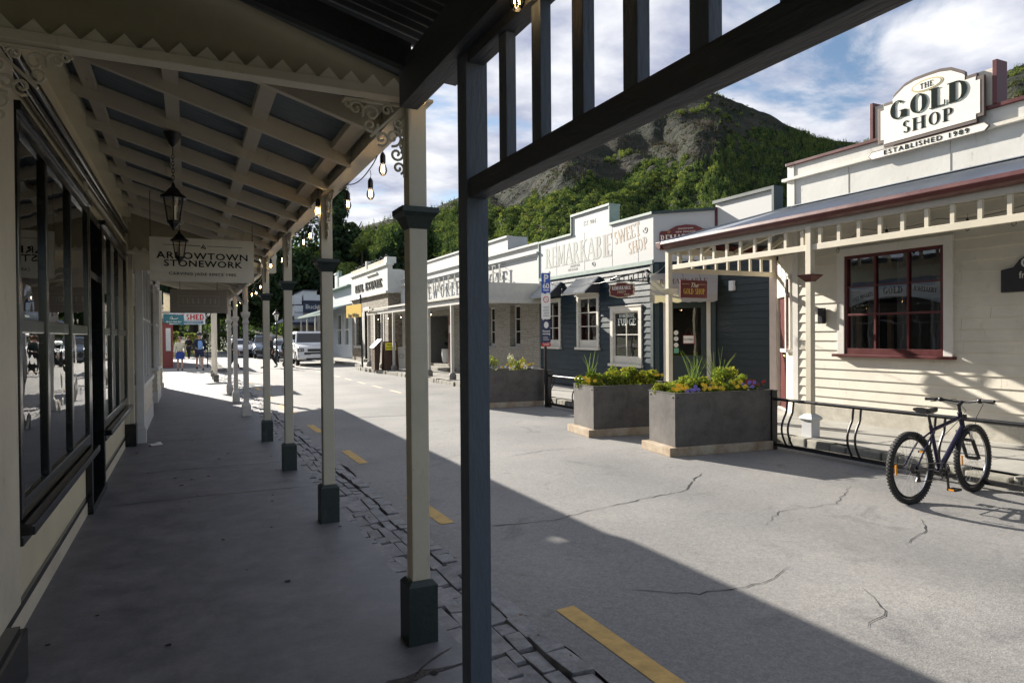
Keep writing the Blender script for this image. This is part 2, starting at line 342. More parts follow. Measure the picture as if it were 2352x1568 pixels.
# ---- lettering ---------------------------------------------------------
GL = {  # unit-height strokes: ('v',x,y0,y1) ('h',x0,x1,y) ('t'/'n',x0,y0,x1,y1) thick/thin diagonal ('a',cx,cy,rx,ry,a0,a1)
 'A': (.8, [('n', .06, 0, .38, 1), ('t', .38, 1, .74, 0), ('h', .17, .62, .33), ('s', .06, 0), ('s', .74, 0)]),
 'B': (.68, [('v', .14, 0, 1), ('a', .3, .76, .24, .24, -90, 90), ('a', .3, .27, .3, .27, -90, 90), ('h', .14, .32, .98), ('h', .14, .32, .53), ('h', .14, .32, .02)]),
 'C': (.74, [('a', .42, .5, .34, .5, 45, 315)]),
 'D': (.78, [('v', .14, 0, 1), ('a', .3, .5, .4, .5, -90, 90), ('h', .14, .32, .98), ('h', .14, .32, .02)]),
 'E': (.64, [('v', .14, 0, 1), ('h', .14, .58, .98), ('h', .14, .46, .52), ('h', .14, .6, .02), ('k', .57, .86), ('k', .59, .14)]),
 'F': (.6, [('v', .14, 0, 1), ('h', .14, .56, .98), ('h', .14, .44, .52), ('k', .55, .86)]),
 'G': (.8, [('a', .42, .5, .34, .5, 48, 345), ('v', .7, .05, .42), ('h', .5, .76, .42)]),
 'H': (.84, [('v', .14, 0, 1), ('v', .68, 0, 1), ('h', .14, .68, .52)]),
 'I': (.34, [('v', .17, 0, 1)]),
 'J': (.5, [('v', .34, .2, 1), ('a', .19, .2, .15, .2, 180, 360)]),
 'K': (.76, [('v', .14, 0, 1), ('n', .18, .42, .62, 1), ('t', .3, .56, .68, 0), ('s', .62, 1), ('s', .68, 0)]),
 'L': (.62, [('v', .14, 0, 1), ('h', .14, .57, .02), ('k', .56, .15)]),
 'M': (.98, [('v', .14, 0, 1), ('v', .82, 0, 1), ('t', .16, 1, .48, .1), ('n', .48, .1, .8, 1)]),
 'N': (.84, [('v', .13, 0, 1), ('v', .7, 0, 1), ('t', .15, 1, .69, 0)]),
 'O': (.84, [('a', .42, .5, .35, .5, 0, 360)]),
 'P': (.66, [('v', .14, 0, 1), ('a', .3, .72, .28, .28, -90, 90), ('h', .14, .32, .98), ('h', .14, .32, .46)]),
 'R': (.74, [('v', .14, 0, 1), ('a', .3, .74, .26, .26, -90, 90), ('h', .14, .32, .98), ('h', .14, .32, .5), ('t', .34, .5, .66, 0), ('s', .68, 0)]),
 'S': (.6, [('a', .3, .745, .22, .245, 30, 270), ('a', .3, .25, .24, .25, -150, 90)]),
 'T': (.7, [('v', .35, 0, 1), ('h', .05, .65, .98), ('k', .07, .87), ('k', .63, .87)]),
 'U': (.8, [('v', .14, .3, 1), ('v', .64, .3, 1), ('a', .39, .3, .25, .3, 180, 360)]),
 'V': (.8, [('t', .06, 1, .4, 0), ('n', .4, 0, .74, 1)]),
 'W': (1.08, [('t', .05, 1, .3, 0), ('n', .3, 0, .54, .9), ('t', .5, 1, .78, 0), ('n', .78, 0, 1.02, 1)]),
 'Y': (.76, [('t', .05, 1, .38, .48), ('n', .38, .48, .7, 1), ('v', .38, 0, .48)]),
 'Z': (.66, [('h', .08, .58, .98), ('t', .56, .98, .08, .02), ('h', .08, .6, .02)]),
 '1': (.4, [('v', .22, 0, 1), ('n', .06, .82, .22, 1)]),
 '9': (.6, [('a', .3, .7, .22, .3, 0, 360), ('a', .26, .5, .27, .5, -100, 30)]),
 '8': (.6, [('a', .3, .76, .19, .24, 0, 360), ('a', .3, .27, .24, .27, 0, 360)]),
 '5': (.6, [('h', .14, .54, .98), ('v', .14, .58, 1), ('a', .26, .32, .27, .32, -140, 105)]),
 '0': (.62, [('a', .31, .5, .24, .5, 0, 360)]),
 '2': (.6, [('a', .3, .74, .22, .26, -20, 190), ('n', .5, .66, .08, .04), ('h', .08, .56, .02)]),
 '4': (.64, [('v', .44, 0, 1), ('n', .06, .32, .44, 1), ('h', .06, .6, .3)]),
 '6': (.6, [('a', .3, .3, .23, .3, 0, 360), ('a', .34, .5, .27, .5, 80, 210)]),
 "'": (.2, [('n', .08, .8, .14, 1)]), '.': (.24, [('s', .12, 0)]), ' ': (.36, [])}
def width(txt, sp=0.06): return sum(GL[c][0]+sp for c in txt)-sp
def serif(mb, txt, o, u, v, nrm, h, d=0.01, thick=0.17, thin=0.06, ser=True, sp=0.06, sx=1.0, align='c', m=0, arc=None):
    """cut letters: centre (or left) point o on the base line, height h"""
    o, u, v, nrm = Vector(o), Vector(u).normalized(), Vector(v).normalized(), Vector(nrm).normalized()
    W = width(txt, sp)*h*sx; x = -W/2 if align == 'c' else 0.0; e = [0]
    def P(a, b): return o+u*(x+a*h*sx)+v*(b*h)
    def strip(pl, off=0.0):   # pl list of (left,right) pairs
        e[0] += 1; off = nrm*((e[0] % 9)*0.0002)
        vs = []
        for a, b in pl: vs += [a+off, b+off, a+off+nrm*d, b+off+nrm*d]
        fs = []
        k = len(pl)
        for i in range(k-1):
            q = 4*i; fs += [(q, q+1, q+5, q+4), (q+2, q+6, q+7, q+3), (q, q+4, q+6, q+2), (q+1, q+3, q+7, q+5)]
        fs += [(0, 2, 3, 1), (4*(k-1), 4*(k-1)+1, 4*(k-1)+3, 4*(k-1)+2)]
        mb.add(vs, fs, m)
    for ci, c in enumerate(txt):
        g = GL.get(c, GL[' '])
        if arc:   # arc: (radius factor) rotate baseline
            pass
        for st in g[1]:
            k = st[0]
            if k == 'v':
                X, a, b = st[1], st[2], st[3]; t = thick/2
                strip([(P(X-t, a), P(X+t, a)), (P(X-t, b), P(X+t, b))])
                if ser:
                    for yy, sg in ((a, 1), (b, -1)):
                        if yy in (0, 1): strip([(P(X-t-.08, yy), P(X-t-.08, yy+sg*thin)), (P(X+t+.08, yy), P(X+t+.08, yy+sg*thin))])
            elif k == 'h':
                a, b, yy = st[1], st[2], st[3]; t = thin/2 if ser else thick*.42
                yy = min(max(yy, t), 1-t); strip([(P(a, yy-t), P(a, yy+t)), (P(b, yy-t), P(b, yy+t))])
            elif k in 'tn':
                x0, y0, x1, y1 = st[1:]; t = (thick if (k == 't' or not ser) else thin*1.2)/2
                strip([(P(x0-t, y0), P(x0+t, y0)), (P(x1-t, y1), P(x1+t, y1))])
            elif k == 's' and ser:
                X, yy = st[1], st[2]; sg = 1 if yy < .5 else -1; strip([(P(X-.13, yy), P(X-.13, yy+sg*thin)), (P(X+.13, yy), P(X+.13, yy+sg*thin))])
            elif k == 'k' and ser:
                X, yy = st[1], st[2]; strip([(P(X-thin/2, yy-.1), P(X+thin/2, yy-.1)), (P(X-thin/2, yy+.12), P(X+thin/2, yy+.12))])
            elif k == 'a':
                cx, cy, rx, ry, a0, a1 = st[1:]; n = max(6, int(abs(a1-a0)/18)); pl = []
                for i in range(n+1):
                    an = RAD(a0+(a1-a0)*i/n); t = (thin+(thick-thin)*abs(cos(an))**1.2) if ser else thick*.88
                    pl.append((P(cx+(rx-t*.9)*cos(an), cy+(ry-t*.75)*sin(an)), P(cx+rx*cos(an), cy+ry*sin(an))))
                strip(pl)
        x += (g[0]+sp)*h*sx
    return mb
def sans(name, txt, o, u, nrm, size, matl, parent=None, ext=0.003, off=0.0, spacing=1.0, align='CENTER', shear=0.0, sx=1.0):
    """plain lettering from the built-in font, turned into mesh"""
    c = bpy.data.curves.new(name, 'FONT'); c.body = txt; c.size = size; c.extrude = ext; c.offset = off; c.align_x = align; c.align_y = 'CENTER'; c.space_character = spacing; c.shear = shear; c.resolution_u = 3
    t = bpy.data.objects.new('tmp', c); COL.objects.link(t); dg = bpy.context.evaluated_depsgraph_get(); dg.update()
    me = bpy.data.meshes.new_from_object(t.evaluated_get(dg)); bpy.data.objects.remove(t)
    u = Vector(u).normalized(); n_ = Vector(nrm).normalized(); v = n_.cross(u)
    M = Matrix((u*sx, v, n_)).transposed().to_4x4(); M.translation = Vector(o)
    off_ = WL[parent.name] if parent is not None else Vector((0, 0, 0))
    me.transform(Matrix.Translation(-off_) @ M)
    me.materials.clear(); me.materials.append(matl); me.name = name
    ob = bpy.data.objects.new(name, me); COL.objects.link(ob)
    if parent is not None: ob.parent = parent
    WL[ob.name] = Vector(off_); return ob
# ================================================================== SETTING
def asphalt():
    m = bpy.data.materials.new('asphalt_chipseal'); m.use_nodes = True; t = m.node_tree; t.nodes.clear()
    def n(k, **a):
        q = t.nodes.new(k)
        for x, y in a.items(): setattr(q, x, y)
        return q
    o = n('ShaderNodeOutputMaterial'); p = n('ShaderNodeBsdfPrincipled'); t.links.new(p.outputs[0], o.inputs[0]); c = n('ShaderNodeTexCoord')
    a = n('ShaderNodeTexNoise'); a.inputs['Scale'].default_value = 0.55; a.inputs['Detail'].default_value = 5; t.links.new(c.outputs['Object'], a.inputs['Vector'])
    r = n('ShaderNodeValToRGB'); r.color_ramp.elements[0].position = .3; r.color_ramp.elements[1].position = .72
    r.color_ramp.elements[0].color = (0.158, 0.158, 0.157, 1); r.color_ramp.elements[1].color = (0.236, 0.229, 0.219, 1); t.links.new(a.outputs[0], r.inputs[0])
    v = n('ShaderNodeTexVoronoi'); v.inputs['Scale'].default_value = 95; t.links.new(c.outputs['Object'], v.inputs['Vector'])
    r2 = n('ShaderNodeValToRGB'); e = r2.color_ramp.elements; e[0].position = .0; e[0].color = (0.80, 0.80, 0.82, 1); e[1].position = 1; e[1].color = (1.24, 1.23, 1.20, 1); t.links.new(v.outputs['Color'], r2.inputs[0])
    mx = n('ShaderNodeMix', data_type='RGBA', blend_type='MULTIPLY'); mx.inputs[0].default_value = 1; t.links.new(r.outputs[0], mx.inputs[6]); t.links.new(r2.outputs[0], mx.inputs[7])
    f = n('ShaderNodeTexNoise'); f.inputs['Scale'].default_value = 28; f.inputs['Detail'].default_value = 4; t.links.new(c.outputs['Object'], f.inputs['Vector'])
    r3 = n('ShaderNodeMapRange'); r3.inputs['To Min'].default_value = .72; r3.inputs['To Max'].default_value = 1.28; t.links.new(f.outputs[0], r3.inputs['Value'])
    mx2 = n('ShaderNodeMix', data_type='RGBA', blend_type='MULTIPLY'); mx2.inputs[0].default_value = 1; t.links.new(mx.outputs[2], mx2.inputs[6]); t.links.new(r3.outputs[0], mx2.inputs[7])
    # wheel-path staining along the street
    s = n('ShaderNodeSeparateXYZ'); t.links.new(c.outputs['Object'], s.inputs[0]); wv = n('ShaderNodeMath', operation='SINE'); ml = n('ShaderNodeMath', operation='MULTIPLY'); ml.inputs[1].default_value = 3.6
    t.links.new(s.outputs[0], ml.inputs[0]); t.links.new(ml.outputs[0], wv.inputs[0]); r4 = n('ShaderNodeMapRange'); r4.inputs['From Min'].default_value = -1; r4.inputs['To Min'].default_value = .94; r4.inputs['To Max'].default_value = 1.05; t.links.new(wv.outputs[0], r4.inputs['Value'])
    mx3 = n('ShaderNodeMix', data_type='RGBA', blend_type='MULTIPLY'); mx3.inputs[0].default_value = 1; t.links.new(mx2.outputs[2], mx3.inputs[6]); t.links.new(r4.outputs[0], mx3.inputs[7])
    st = n('ShaderNodeTexNoise'); st.inputs['Scale'].default_value = 1.6; st.inputs['Detail'].default_value = 8; st.inputs['Roughness'].default_value = .7; st.inputs['Distortion'].default_value = .8; t.links.new(c.outputs['Object'], st.inputs['Vector'])
    sr = n('ShaderNodeValToRGB'); sr.color_ramp.elements[0].position = .30; sr.color_ramp.elements[0].color = (.66, .66, .68, 1); sr.color_ramp.elements[1].position = .44; sr.color_ramp.elements[1].color = (1, 1, 1, 1); t.links.new(st.outputs[0], sr.inputs[0])
    mx4 = n('ShaderNodeMix', data_type='RGBA', blend_type='MULTIPLY'); mx4.inputs[0].default_value = 1; t.links.new(mx3.outputs[2], mx4.inputs[6]); t.links.new(sr.outputs[0], mx4.inputs[7])
    t.links.new(mx4.outputs[2], p.inputs['Base Color']); p.inputs['Roughness'].default_value = .72; p.inputs['Specular IOR Level'].default_value = .45
    b = n('ShaderNodeBump'); b.inputs['Strength'].default_value = .25; b.inputs['Distance'].default_value = .004; t.links.new(v.outputs['Distance'], b.inputs['Height']); t.links.new(b.outputs[0], p.inputs['Normal'])
    return m
m_road = asphalt()
def paving(name, c1, c2, sc1, rough=.8):
    m = bpy.data.materials.new(name); m.use_nodes = True; t = m.node_tree; p = t.nodes['Principled BSDF']; c = t.nodes.new('ShaderNodeTexCoord')
    a = t.nodes.new('ShaderNodeTexNoise'); a.inputs['Scale'].default_value = sc1; a.inputs['Detail'].default_value = 9; a.inputs['Roughness'].default_value = .76; a.inputs['Distortion'].default_value = .15; t.links.new(c.outputs['Object'], a.inputs['Vector'])
    r = t.nodes.new('ShaderNodeValToRGB'); r.color_ramp.elements[0].position = .33; r.color_ramp.elements[1].position = .68; r.color_ramp.elements[0].color = (*c1, 1); r.color_ramp.elements[1].color = (*c2, 1); t.links.new(a.outputs[0], r.inputs[0])
    a2 = t.nodes.new('ShaderNodeTexNoise'); a2.inputs['Scale'].default_value = 60; a2.inputs['Detail'].default_value = 3; t.links.new(c.outputs['Object'], a2.inputs['Vector'])
    q = t.nodes.new('ShaderNodeMapRange'); q.inputs['To Min'].default_value = .78; q.inputs['To Max'].default_value = 1.22; t.links.new(a2.outputs[0], q.inputs['Value'])
    mx = t.nodes.new('ShaderNodeMix'); mx.data_type = 'RGBA'; mx.blend_type = 'MULTIPLY'; mx.inputs[0].default_value = 1; t.links.new(r.outputs[0], mx.inputs[6]); t.links.new(q.outputs[0], mx.inputs[7]); t.links.new(mx.outputs[2], p.inputs['Base Color'])
    rr = t.nodes.new('ShaderNodeMapRange'); rr.inputs['To Min'].default_value = rough-.22; rr.inputs['To Max'].default_value = rough+.12; t.links.new(a.outputs[0], rr.inputs['Value']); t.links.new(rr.outputs[0], p.inputs['Roughness'])
    b = t.nodes.new('ShaderNodeBump'); b.inputs['Strength'].default_value = .35; b.inputs['Distance'].default_value = .01; t.links.new(a.outputs[0], b.inputs['Height']); t.links.new(b.outputs[0], p.inputs['Normal'])
    return m
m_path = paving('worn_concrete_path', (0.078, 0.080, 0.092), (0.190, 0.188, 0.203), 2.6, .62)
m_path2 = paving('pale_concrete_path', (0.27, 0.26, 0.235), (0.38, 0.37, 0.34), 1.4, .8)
m_kerb = paving('kerb_stone', (0.15, 0.145, 0.12), (0.36, 0.34, 0.29), 3.2, .85)
m_stone = paving('schist_gutter_stone', (0.075, 0.075, 0.082), (0.30, 0.295, 0.30), 6.5, .68)
m_dirt = mat('gutter_dirt', (0.060, 0.056, 0.054), 0.95, amt=.4, scale=20, bump=.6, bscale=60)
m_yellow = mat('worn_yellow_paint', (0.42, 0.27, 0.075), 0.7, col2=(0.60, 0.39, 0.12), scale=9, bump=.3, bscale=60)
m_whitel = mat('worn_orange_white_paint', (0.55, 0.42, 0.28), 0.7, col2=(0.62, 0.52, 0.40), scale=9)
m_grass = mat('grass_ground', (0.045, 0.075, 0.02), 0.95, col2=(0.10, 0.12, 0.04), scale=.5)

g = MB(); g.box(-1500, -400, -2.0, 3500, 4000, -0.10); struct(g, 'ground', m_grass)
g = MB(); g.add([(1.735+.035*sin(i*1.7)+.03*sin(i*.63), -18+i*.5, -.05) for i in range(173)]+[(8.4, -18+i*.5, -.05) for i in range(173)], [(i, 173+i, 174+i, 1+i) for i in range(172)]); g.quad((-60, 68, -.05), (80, 68, -.05), (80, 84, -.05), (-60, 84, -.05)); struct(g, 'road', m_road)
# left footpath: slab with a ragged edge towards the stone gutter
ex = []; y = -3.0; rr = random.Random(3)
while y < 40: ex.append((1.24+rr.uniform(-.03, .03), y)); y += .28
g = MB(); V = []; 
for x, y in ex: V += [(-4.0, y, 0), (x, y, 0), (x-.01, y, -.09)]
F = []
for i in range(len(ex)-1): a = 3*i; F += [(a, a+1, a+4, a+3), (a+1, a+2, a+5, a+4)]
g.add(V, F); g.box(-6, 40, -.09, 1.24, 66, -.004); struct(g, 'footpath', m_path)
# paler sheet laid over the path from the bay window shop to the kiosk
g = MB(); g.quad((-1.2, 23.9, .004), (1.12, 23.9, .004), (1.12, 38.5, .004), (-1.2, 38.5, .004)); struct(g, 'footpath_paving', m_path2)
g = MB(); g.box(1.1, -18, -.4, 2.1, 68, -.068); struct(g, 'gutter_bed', m_dirt)
# gutter stones
g = MB(); rr = random.Random(21)
rows = [(1.215, .13, -.022), (1.345, .105, -.042), (1.45, .085, -.054), (1.535, .10, -.050), (1.635, .125, -.036)]
for ri, (x0, wd, zt) in enumerate(rows):
    y = .6+rr.random()*.2
    while y < 34:
        ln = rr.uniform(.12, .34) if rr.random() < .75 else rr.uniform(.3, .48)
        far = y > 14
        if far: ln *= 1.6
        x0 = rows[ri][0]+.020*sin(y*2.1+.7*sin(y*.9))+.010*sin(y*5.3); wd = rows[ri][1]*rr.uniform(.95, 1.05)
        a = rr.uniform(-.02, .02); z = zt+rr.uniform(-.010, .006); t1, t2 = rr.uniform(-.005, .005), rr.uniform(-.005, .005); j = lambda s=.008: rr.uniform(-s, s)
        A = (x0+j(), y+j(), -.10); B = (x0+wd+j(), y+j(), -.10); C_ = (x0+wd+j(.012), y+ln+j(), -.10); D = (x0+j(.012), y+ln+j(), -.10)
        top = [(p[0]+(.006 if k in (0, 3) else -.006), p[1]+(.006 if k < 2 else -.006), z+(t1 if k in (0, 1) else -t1)+(t2 if k in (0, 3) else -t2)) for k, p in enumerate((A, B, C_, D))]
        g.hexa([A, B, C_, D]+top); y += ln+rr.uniform(.0, .012)
o = g.build('gutter_stones', m_stone, keep=True, bevel=.006); tag(o, None, kind='structure')
# cracks and patches
def crack(pts, wd, z, name, matl, seed=1):
    rr = random.Random(seed); P = []
    for (a, b) in zip(pts[:-1], pts[1:]):
        n = max(2, int((Vector(b)-Vector(a)).length/.07))
        for i in range(n): t = i/n; P.append((a[0]+(b[0]-a[0])*t+rr.uniform(-.011, .011), a[1]+(b[1]-a[1])*t+rr.uniform(-.018, .018)))
    P.append(pts[-1]); g = MB(); V = []; F = []
    for i, (x, y) in enumerate(P):
        d = Vector(P[min(i+1, len(P)-1)])-Vector(P[max(0, i-1)]); d.normalize(); k = wd*(.35+rr.random())*min(1, .25+min(i, len(P)-1-i)*.2)
        V += [(x-d.y*k/2, y+d.x*k/2, z), (x+d.y*k/2, y-d.x*k/2, z)]
    for i in range(len(P)-1): F.append((2*i, 2*i+1, 2*i+3, 2*i+2))
    g.add(V, F); return struct(g, name, matl)
m_crack = mat('crack_dark', (0.02, 0.02, 0.02), .95)  # plain dark colour for cracks, path joints and gum spots
g = MB(); rr = random.Random(31)
for k in range(70):
    x, y, r_ = rr.uniform(-.7, 1.15), rr.uniform(2.2, 20), rr.uniform(.008, .026); g.add([(x+r_*rr.uniform(.7, 1.2)*cos(6.283*i/7), y+r_*rr.uniform(.7, 1.3)*sin(6.283*i/7), .0032+.00002*k) for i in range(7)], [tuple(range(7))])
struct(g, 'path_spots', m_crack)
g = MB()
for k in range(46):
    x, y, r_ = 1.25+rr.random()*.55, rr.uniform(1.5, 16), rr.uniform(.012, .03); a = rr.uniform(0, 6.28); z = -.015+rr.uniform(-.01, .01); g.quad((x, y, z), (x+r_*cos(a), y+r_*sin(a), z+.006), (x+r_*cos(a)-r_*.6*sin(a), y+r_*sin(a)+r_*.6*cos(a), z+.002), (x-r_*.6*sin(a), y+r_*.6*cos(a), z+.008))
tag(g.build('fallen_leaves', mat('dry_leaf', (.16, .10, .04), .8, amt=.4, scale=30), keep=True), 'dry brown leaves caught among the gutter stones', 'leaves', kind='stuff')
crack([(3.5, 5.35), (4.05, 5.45), (4.7, 5.55), (5.1, 5.9), (5.45, 6.15)], .014, -.046, 'road_crack', m_crack, 4)
crack([(2.2, 5.3), (2.9, 5.2), (3.5, 5.35)], .012, -.046, 'road_crack', m_crack, 5)
crack([(5.0, 3.35), (5.5, 3.5), (5.8, 3.75)], .010, -.046, 'road_crack', m_crack, 6)
crack([(2.5, 3.6), (2.9, 3.3), (3.4, 3.25), (3.8, 3.4)], .008, -.046, 'road_crack', m_crack, 7)
crack([(4.4, 4.2), (4.9, 4.5), (5.6, 4.45), (6.4, 4.9)], .007, -.046, 'road_crack', m_crack, 10)
crack([(2.3, 8.6), (3.0, 8.5), (3.6, 8.7), (4.6, 8.5)], .006, -.046, 'road_crack', m_crack, 11)
crack([(3.4, 2.5), (3.7, 2.6), (3.9, 2.9)], .008, -.046, 'road_crack', m_crack, 9)
crack([(3.9, 8.2), (4.6, 8.4), (5.1, 8.3)], .010, -.046, 'road_crack', m_crack, 8)
crack([(-.05, 2.72), (.35, 2.83), (.62, 2.95), (.9, 3.02), (1.24, 3.05)], .05, .003, 'path_crack', m_dirt, 12)
crack([(.62, 2.95), (.75, 2.86), (.72, 2.78)], .03, .003, 'path_crack', m_dirt, 13)
crack([(.95, 3.02), (1.05, 3.14), (1.2, 3.22)], .022, .003, 'path_crack', m_dirt, 14)
for k, yy in enumerate((7.4, 9.0, 11.6, 12.4, 15.1, 17.4, 19.6, 21.4)): crack([(-.8, yy), (.2, yy+.03), (1.2, yy-.02)], .012, .003, 'path_crack', m_crack, 30+k)
m_patch = paving('road_patch_asphalt', (0.12, 0.12, 0.12), (0.19, 0.185, 0.175), 3, .8)
g = MB(); g.quad((3.05, 13.6, -.046), (4.45, 13.4, -.046), (4.5, 15.3, -.046), (3.1, 15.4, -.046)); struct(g, 'road_patch', m_patch)
# painted dashes
g = MB()
for k in range(6):
    y = 3.45-3.13+3.13*k-1.05; g.quad((1.97, y, -.046), (2.10, y+.01, -.046), (2.095, y+1.1, -.046), (1.965, y+1.09, -.046))
for k in range(4): y = 15.9+3.13*k; g.quad((1.93, y, -.046), (2.05, y, -.046), (2.05, y+1.1, -.046), (1.93, y+1.1, -.046))
struct(g, 'road_marking_yellow', m_yellow)
g = MB()
for k in range(16): y = 7.2+2.16*k+9.4; g.quad((5.45, y, -.046), (5.57, y, -.046), (5.57, y+1.15, -.046), (5.45, y+1.15, -.046))
struct(g, 'road_marking_pale', m_whitel)

# right footpath with stone kerb
def kx(y):   # kerb face
    if y < 7: return 7.40+(y-4)*.15
    if y < 15: return 7.85
    if y < 27: return 7.72
    return 7.72-min(1.0, (y-27)*.16)*1 if y < 33 else 6.72+.0
ys = [-12, 0, 4, 5.5, 7, 15, 27, 29, 31, 33, 33.4, 66]
def kx2(y): return {-12: 7.5, 0: 7.62, 4: 7.66, 5.5: 7.72, 7: 7.85, 15: 7.8, 27: 7.72, 29: 7.6, 31: 7.42, 33: 7.4, 33.4: 8.1, 66: 8.1}[y]
g = MB(); V = []
for y in ys: V += [(kx2(y)+.14, y, .10), (13, y, .10)]
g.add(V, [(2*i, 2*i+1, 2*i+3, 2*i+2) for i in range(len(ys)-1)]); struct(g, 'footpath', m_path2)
g = MB(); rr = random.Random(8)
for a, b in zip(ys[:-1], ys[1:]):
    y = a
    if b-a < .5: continue
    while y < b-.05:
        ln = min(rr.uniform(.16, .48), b-y); x0 = kx2(a)+(kx2(b)-kx2(a))*(y-a)/(b-a); x1 = kx2(a)+(kx2(b)-kx2(a))*(y+ln-a)/(b-a); z = .098+rr.uniform(-.03, .010); j = rr.uniform(-.035, .02)
        g.hexa([(x0+j, y+.006, -.12), (x0+.17, y+.006, -.12), (x1+.17, y+ln-.006, -.12), (x1+j, y+ln-.006, -.12), (x0+j+.012, y+.012, z), (x0+.17, y+.012, z), (x1+.17, y+ln-.012, z), (x1+j+.012, y+ln-.012, z)]); y += ln
o = g.build('kerb', m_kerb, keep=True, bevel=.022); tag(o, None, kind='structure')
for k, (yy, ln) in enumerate(((4.6, 2.0), (6.0, 2.0), (8.4, 2.0), (12, 2), (20.2, 2), (24.5, 2))): crack([(7.95, yy), (8.9, yy+.02), (9.85, yy-.02)], .010, .104, 'path_crack', m_crack, 50+k)

# ------------------------------------------------------------------ hills
RIDGE = [(-70, .10), (-30, .10), (-5, .10), (8, .11), (11.5, .133), (13.2, .160), (15, .170), (18.4, .183), (21.3, .206), (26.3, .248), (27.6, .262), (29.3, .280), (30.3, .292), (33, .300), (36.5, .315), (38.5, .326), (40.2, .336), (42, .345), (42.7, .343), (44.4, .328), (45.8, .314), (47.1, .303), (47.9, .29), (49.1, .278), (50.3, .264), (52.3, .255), (53.6, .250), (55.4, .256), (58.1, .278), (61.6, .307), (63.2, .317), (70, .33), (90, .25), (130, .18)]
GREEN = [(-70, .2), (10, .2), (12.2, .15), (17.5, .172), (21.6, .196), (24, .184), (26.8, .198), (30.5, .214), (34.2, .228), (37.8, .240), (41.3, .256), (44.7, .272), (47.9, .272), (54, .245), (60, .21), (130, .15)]
def lut(T, a): return np.interp(a, [q[0] for q in T], [q[1] for q in T])
def vnoise(x, y, seed=0):
    xi, yi = np.floor(x).astype(int), np.floor(y).astype(int); fx, fy = x-xi, y-yi; fx = fx*fx*(3-2*fx); fy = fy*fy*(3-2*fy)
    def h(a, b): 
        q = (a*374761393+b*668265263+seed*974634777) & 0x7fffffff; q = (q ^ (q >> 13))*1274126177 & 0x7fffffff; return ((q ^ (q >> 16)) & 0xffff)/65535.0
    return (h(xi, yi)*(1-fx)+h(xi+1, yi)*fx)*(1-fy)+(h(xi, yi+1)*(1-fx)+h(xi+1, yi+1)*fx)*fy
def fbm(x, y, o=4, seed=0):
    s = 0; a = .5
    for k in range(o): s = s+a*(vnoise(x*2**k, y*2**k, seed+k)-.5); a *= .5
    return s
def hill_h(x, y):
    r = np.hypot(x, y); az = np.degrees(np.arctan2(x, y)); rd = 1150+6.0*np.clip(az-10, 0, 60); r0 = 290
    e = lut(RIDGE, az); zr = rd*e
    t = np.clip((r-r0)/(rd-r0), 0, 1.0); p = zr*t**1.28
    gu = np.abs(fbm(az*.42+fbm(x/260, y/260, 3, 77)*2.2, r/900, 4, 31))*3.2-.55
    sp = np.sin(az*.55+r*.004)*.35+fbm(x/150, y/150, 5, 3)*1.9+gu*.62
    p = p*(1+.17*sp*np.sin(pi*t)**.8*(t < 1))+fbm(x/34, y/34, 4, 9)*8*np.sin(pi*np.clip(t, 0, 1))
    back = np.clip((r-rd)/900, 0, 1); p = p*(1-back)
    return p-0.2
AZ = np.radians(np.linspace(-60, 120, 420)); RR = np.concatenate([np.linspace(280, 1560, 230), np.linspace(1580, 2700, 14)])
A_, R_ = np.meshgrid(AZ, RR, indexing='ij'); X = R_*np.sin(A_); Y = R_*np.cos(A_); Z = hill_h(X, Y)
V = np.stack([X, Y, Z], -1).reshape(-1, 3); na, nr_ = A_.shape
idx = np.arange(na*nr_).reshape(na, nr_); F = np.stack([idx[:-1, :-1], idx[:-1, 1:], idx[1:, 1:], idx[1:, :-1]], -1).reshape(-1, 4)
def hillmat():
    m = bpy.data.materials.new('hill_scrub'); m.use_nodes = True; t = m.node_tree; p = t.nodes['Principled BSDF']; p.inputs['Roughness'].default_value = .95; p.inputs['Specular IOR Level'].default_value = .1
    c = t.nodes.new('ShaderNodeTexCoord'); a = t.nodes.new('ShaderNodeTexNoise'); a.inputs['Scale'].default_value = .02; a.inputs['Detail'].default_value = 9; a.inputs['Roughness'].default_value = .7; t.links.new(c.outputs['Object'], a.inputs['Vector'])
    r = t.nodes.new('ShaderNodeValToRGB'); e = r.color_ramp.elements; e[0].position = .32; e[0].color = (.020, .024, .020, 1); e[1].position = .72; e[1].color = (.056, .050, .044, 1)
    q = e.new(.48); q.color = (.027, .031, .022, 1); q = e.new(.58); q.color = (.042, .040, .030, 1)
    t.links.new(a.outputs[0], r.inputs[0]); t.links.new(r.outputs[0], p.inputs['Base Color'])
    b = t.nodes.new('ShaderNodeTexNoise'); b.inputs['Scale'].default_value = .16; b.inputs['Detail'].default_value = 8; t.links.new(c.outputs['Object'], b.inputs['Vector'])
    bb = t.nodes.new('ShaderNodeBump'); bb.inputs['Strength'].default_value = .8; bb.inputs['Distance'].default_value = 6; t.links.new(b.outputs[0], bb.inputs['Height']); t.links.new(bb.outputs[0], p.inputs['Normal'])
    return m
o = mesh_np('hill', V, F, np.zeros(len(F), int), [hillmat()]); tag(o, None, kind='structure')
for p in o.data.polygons: p.use_smooth = True

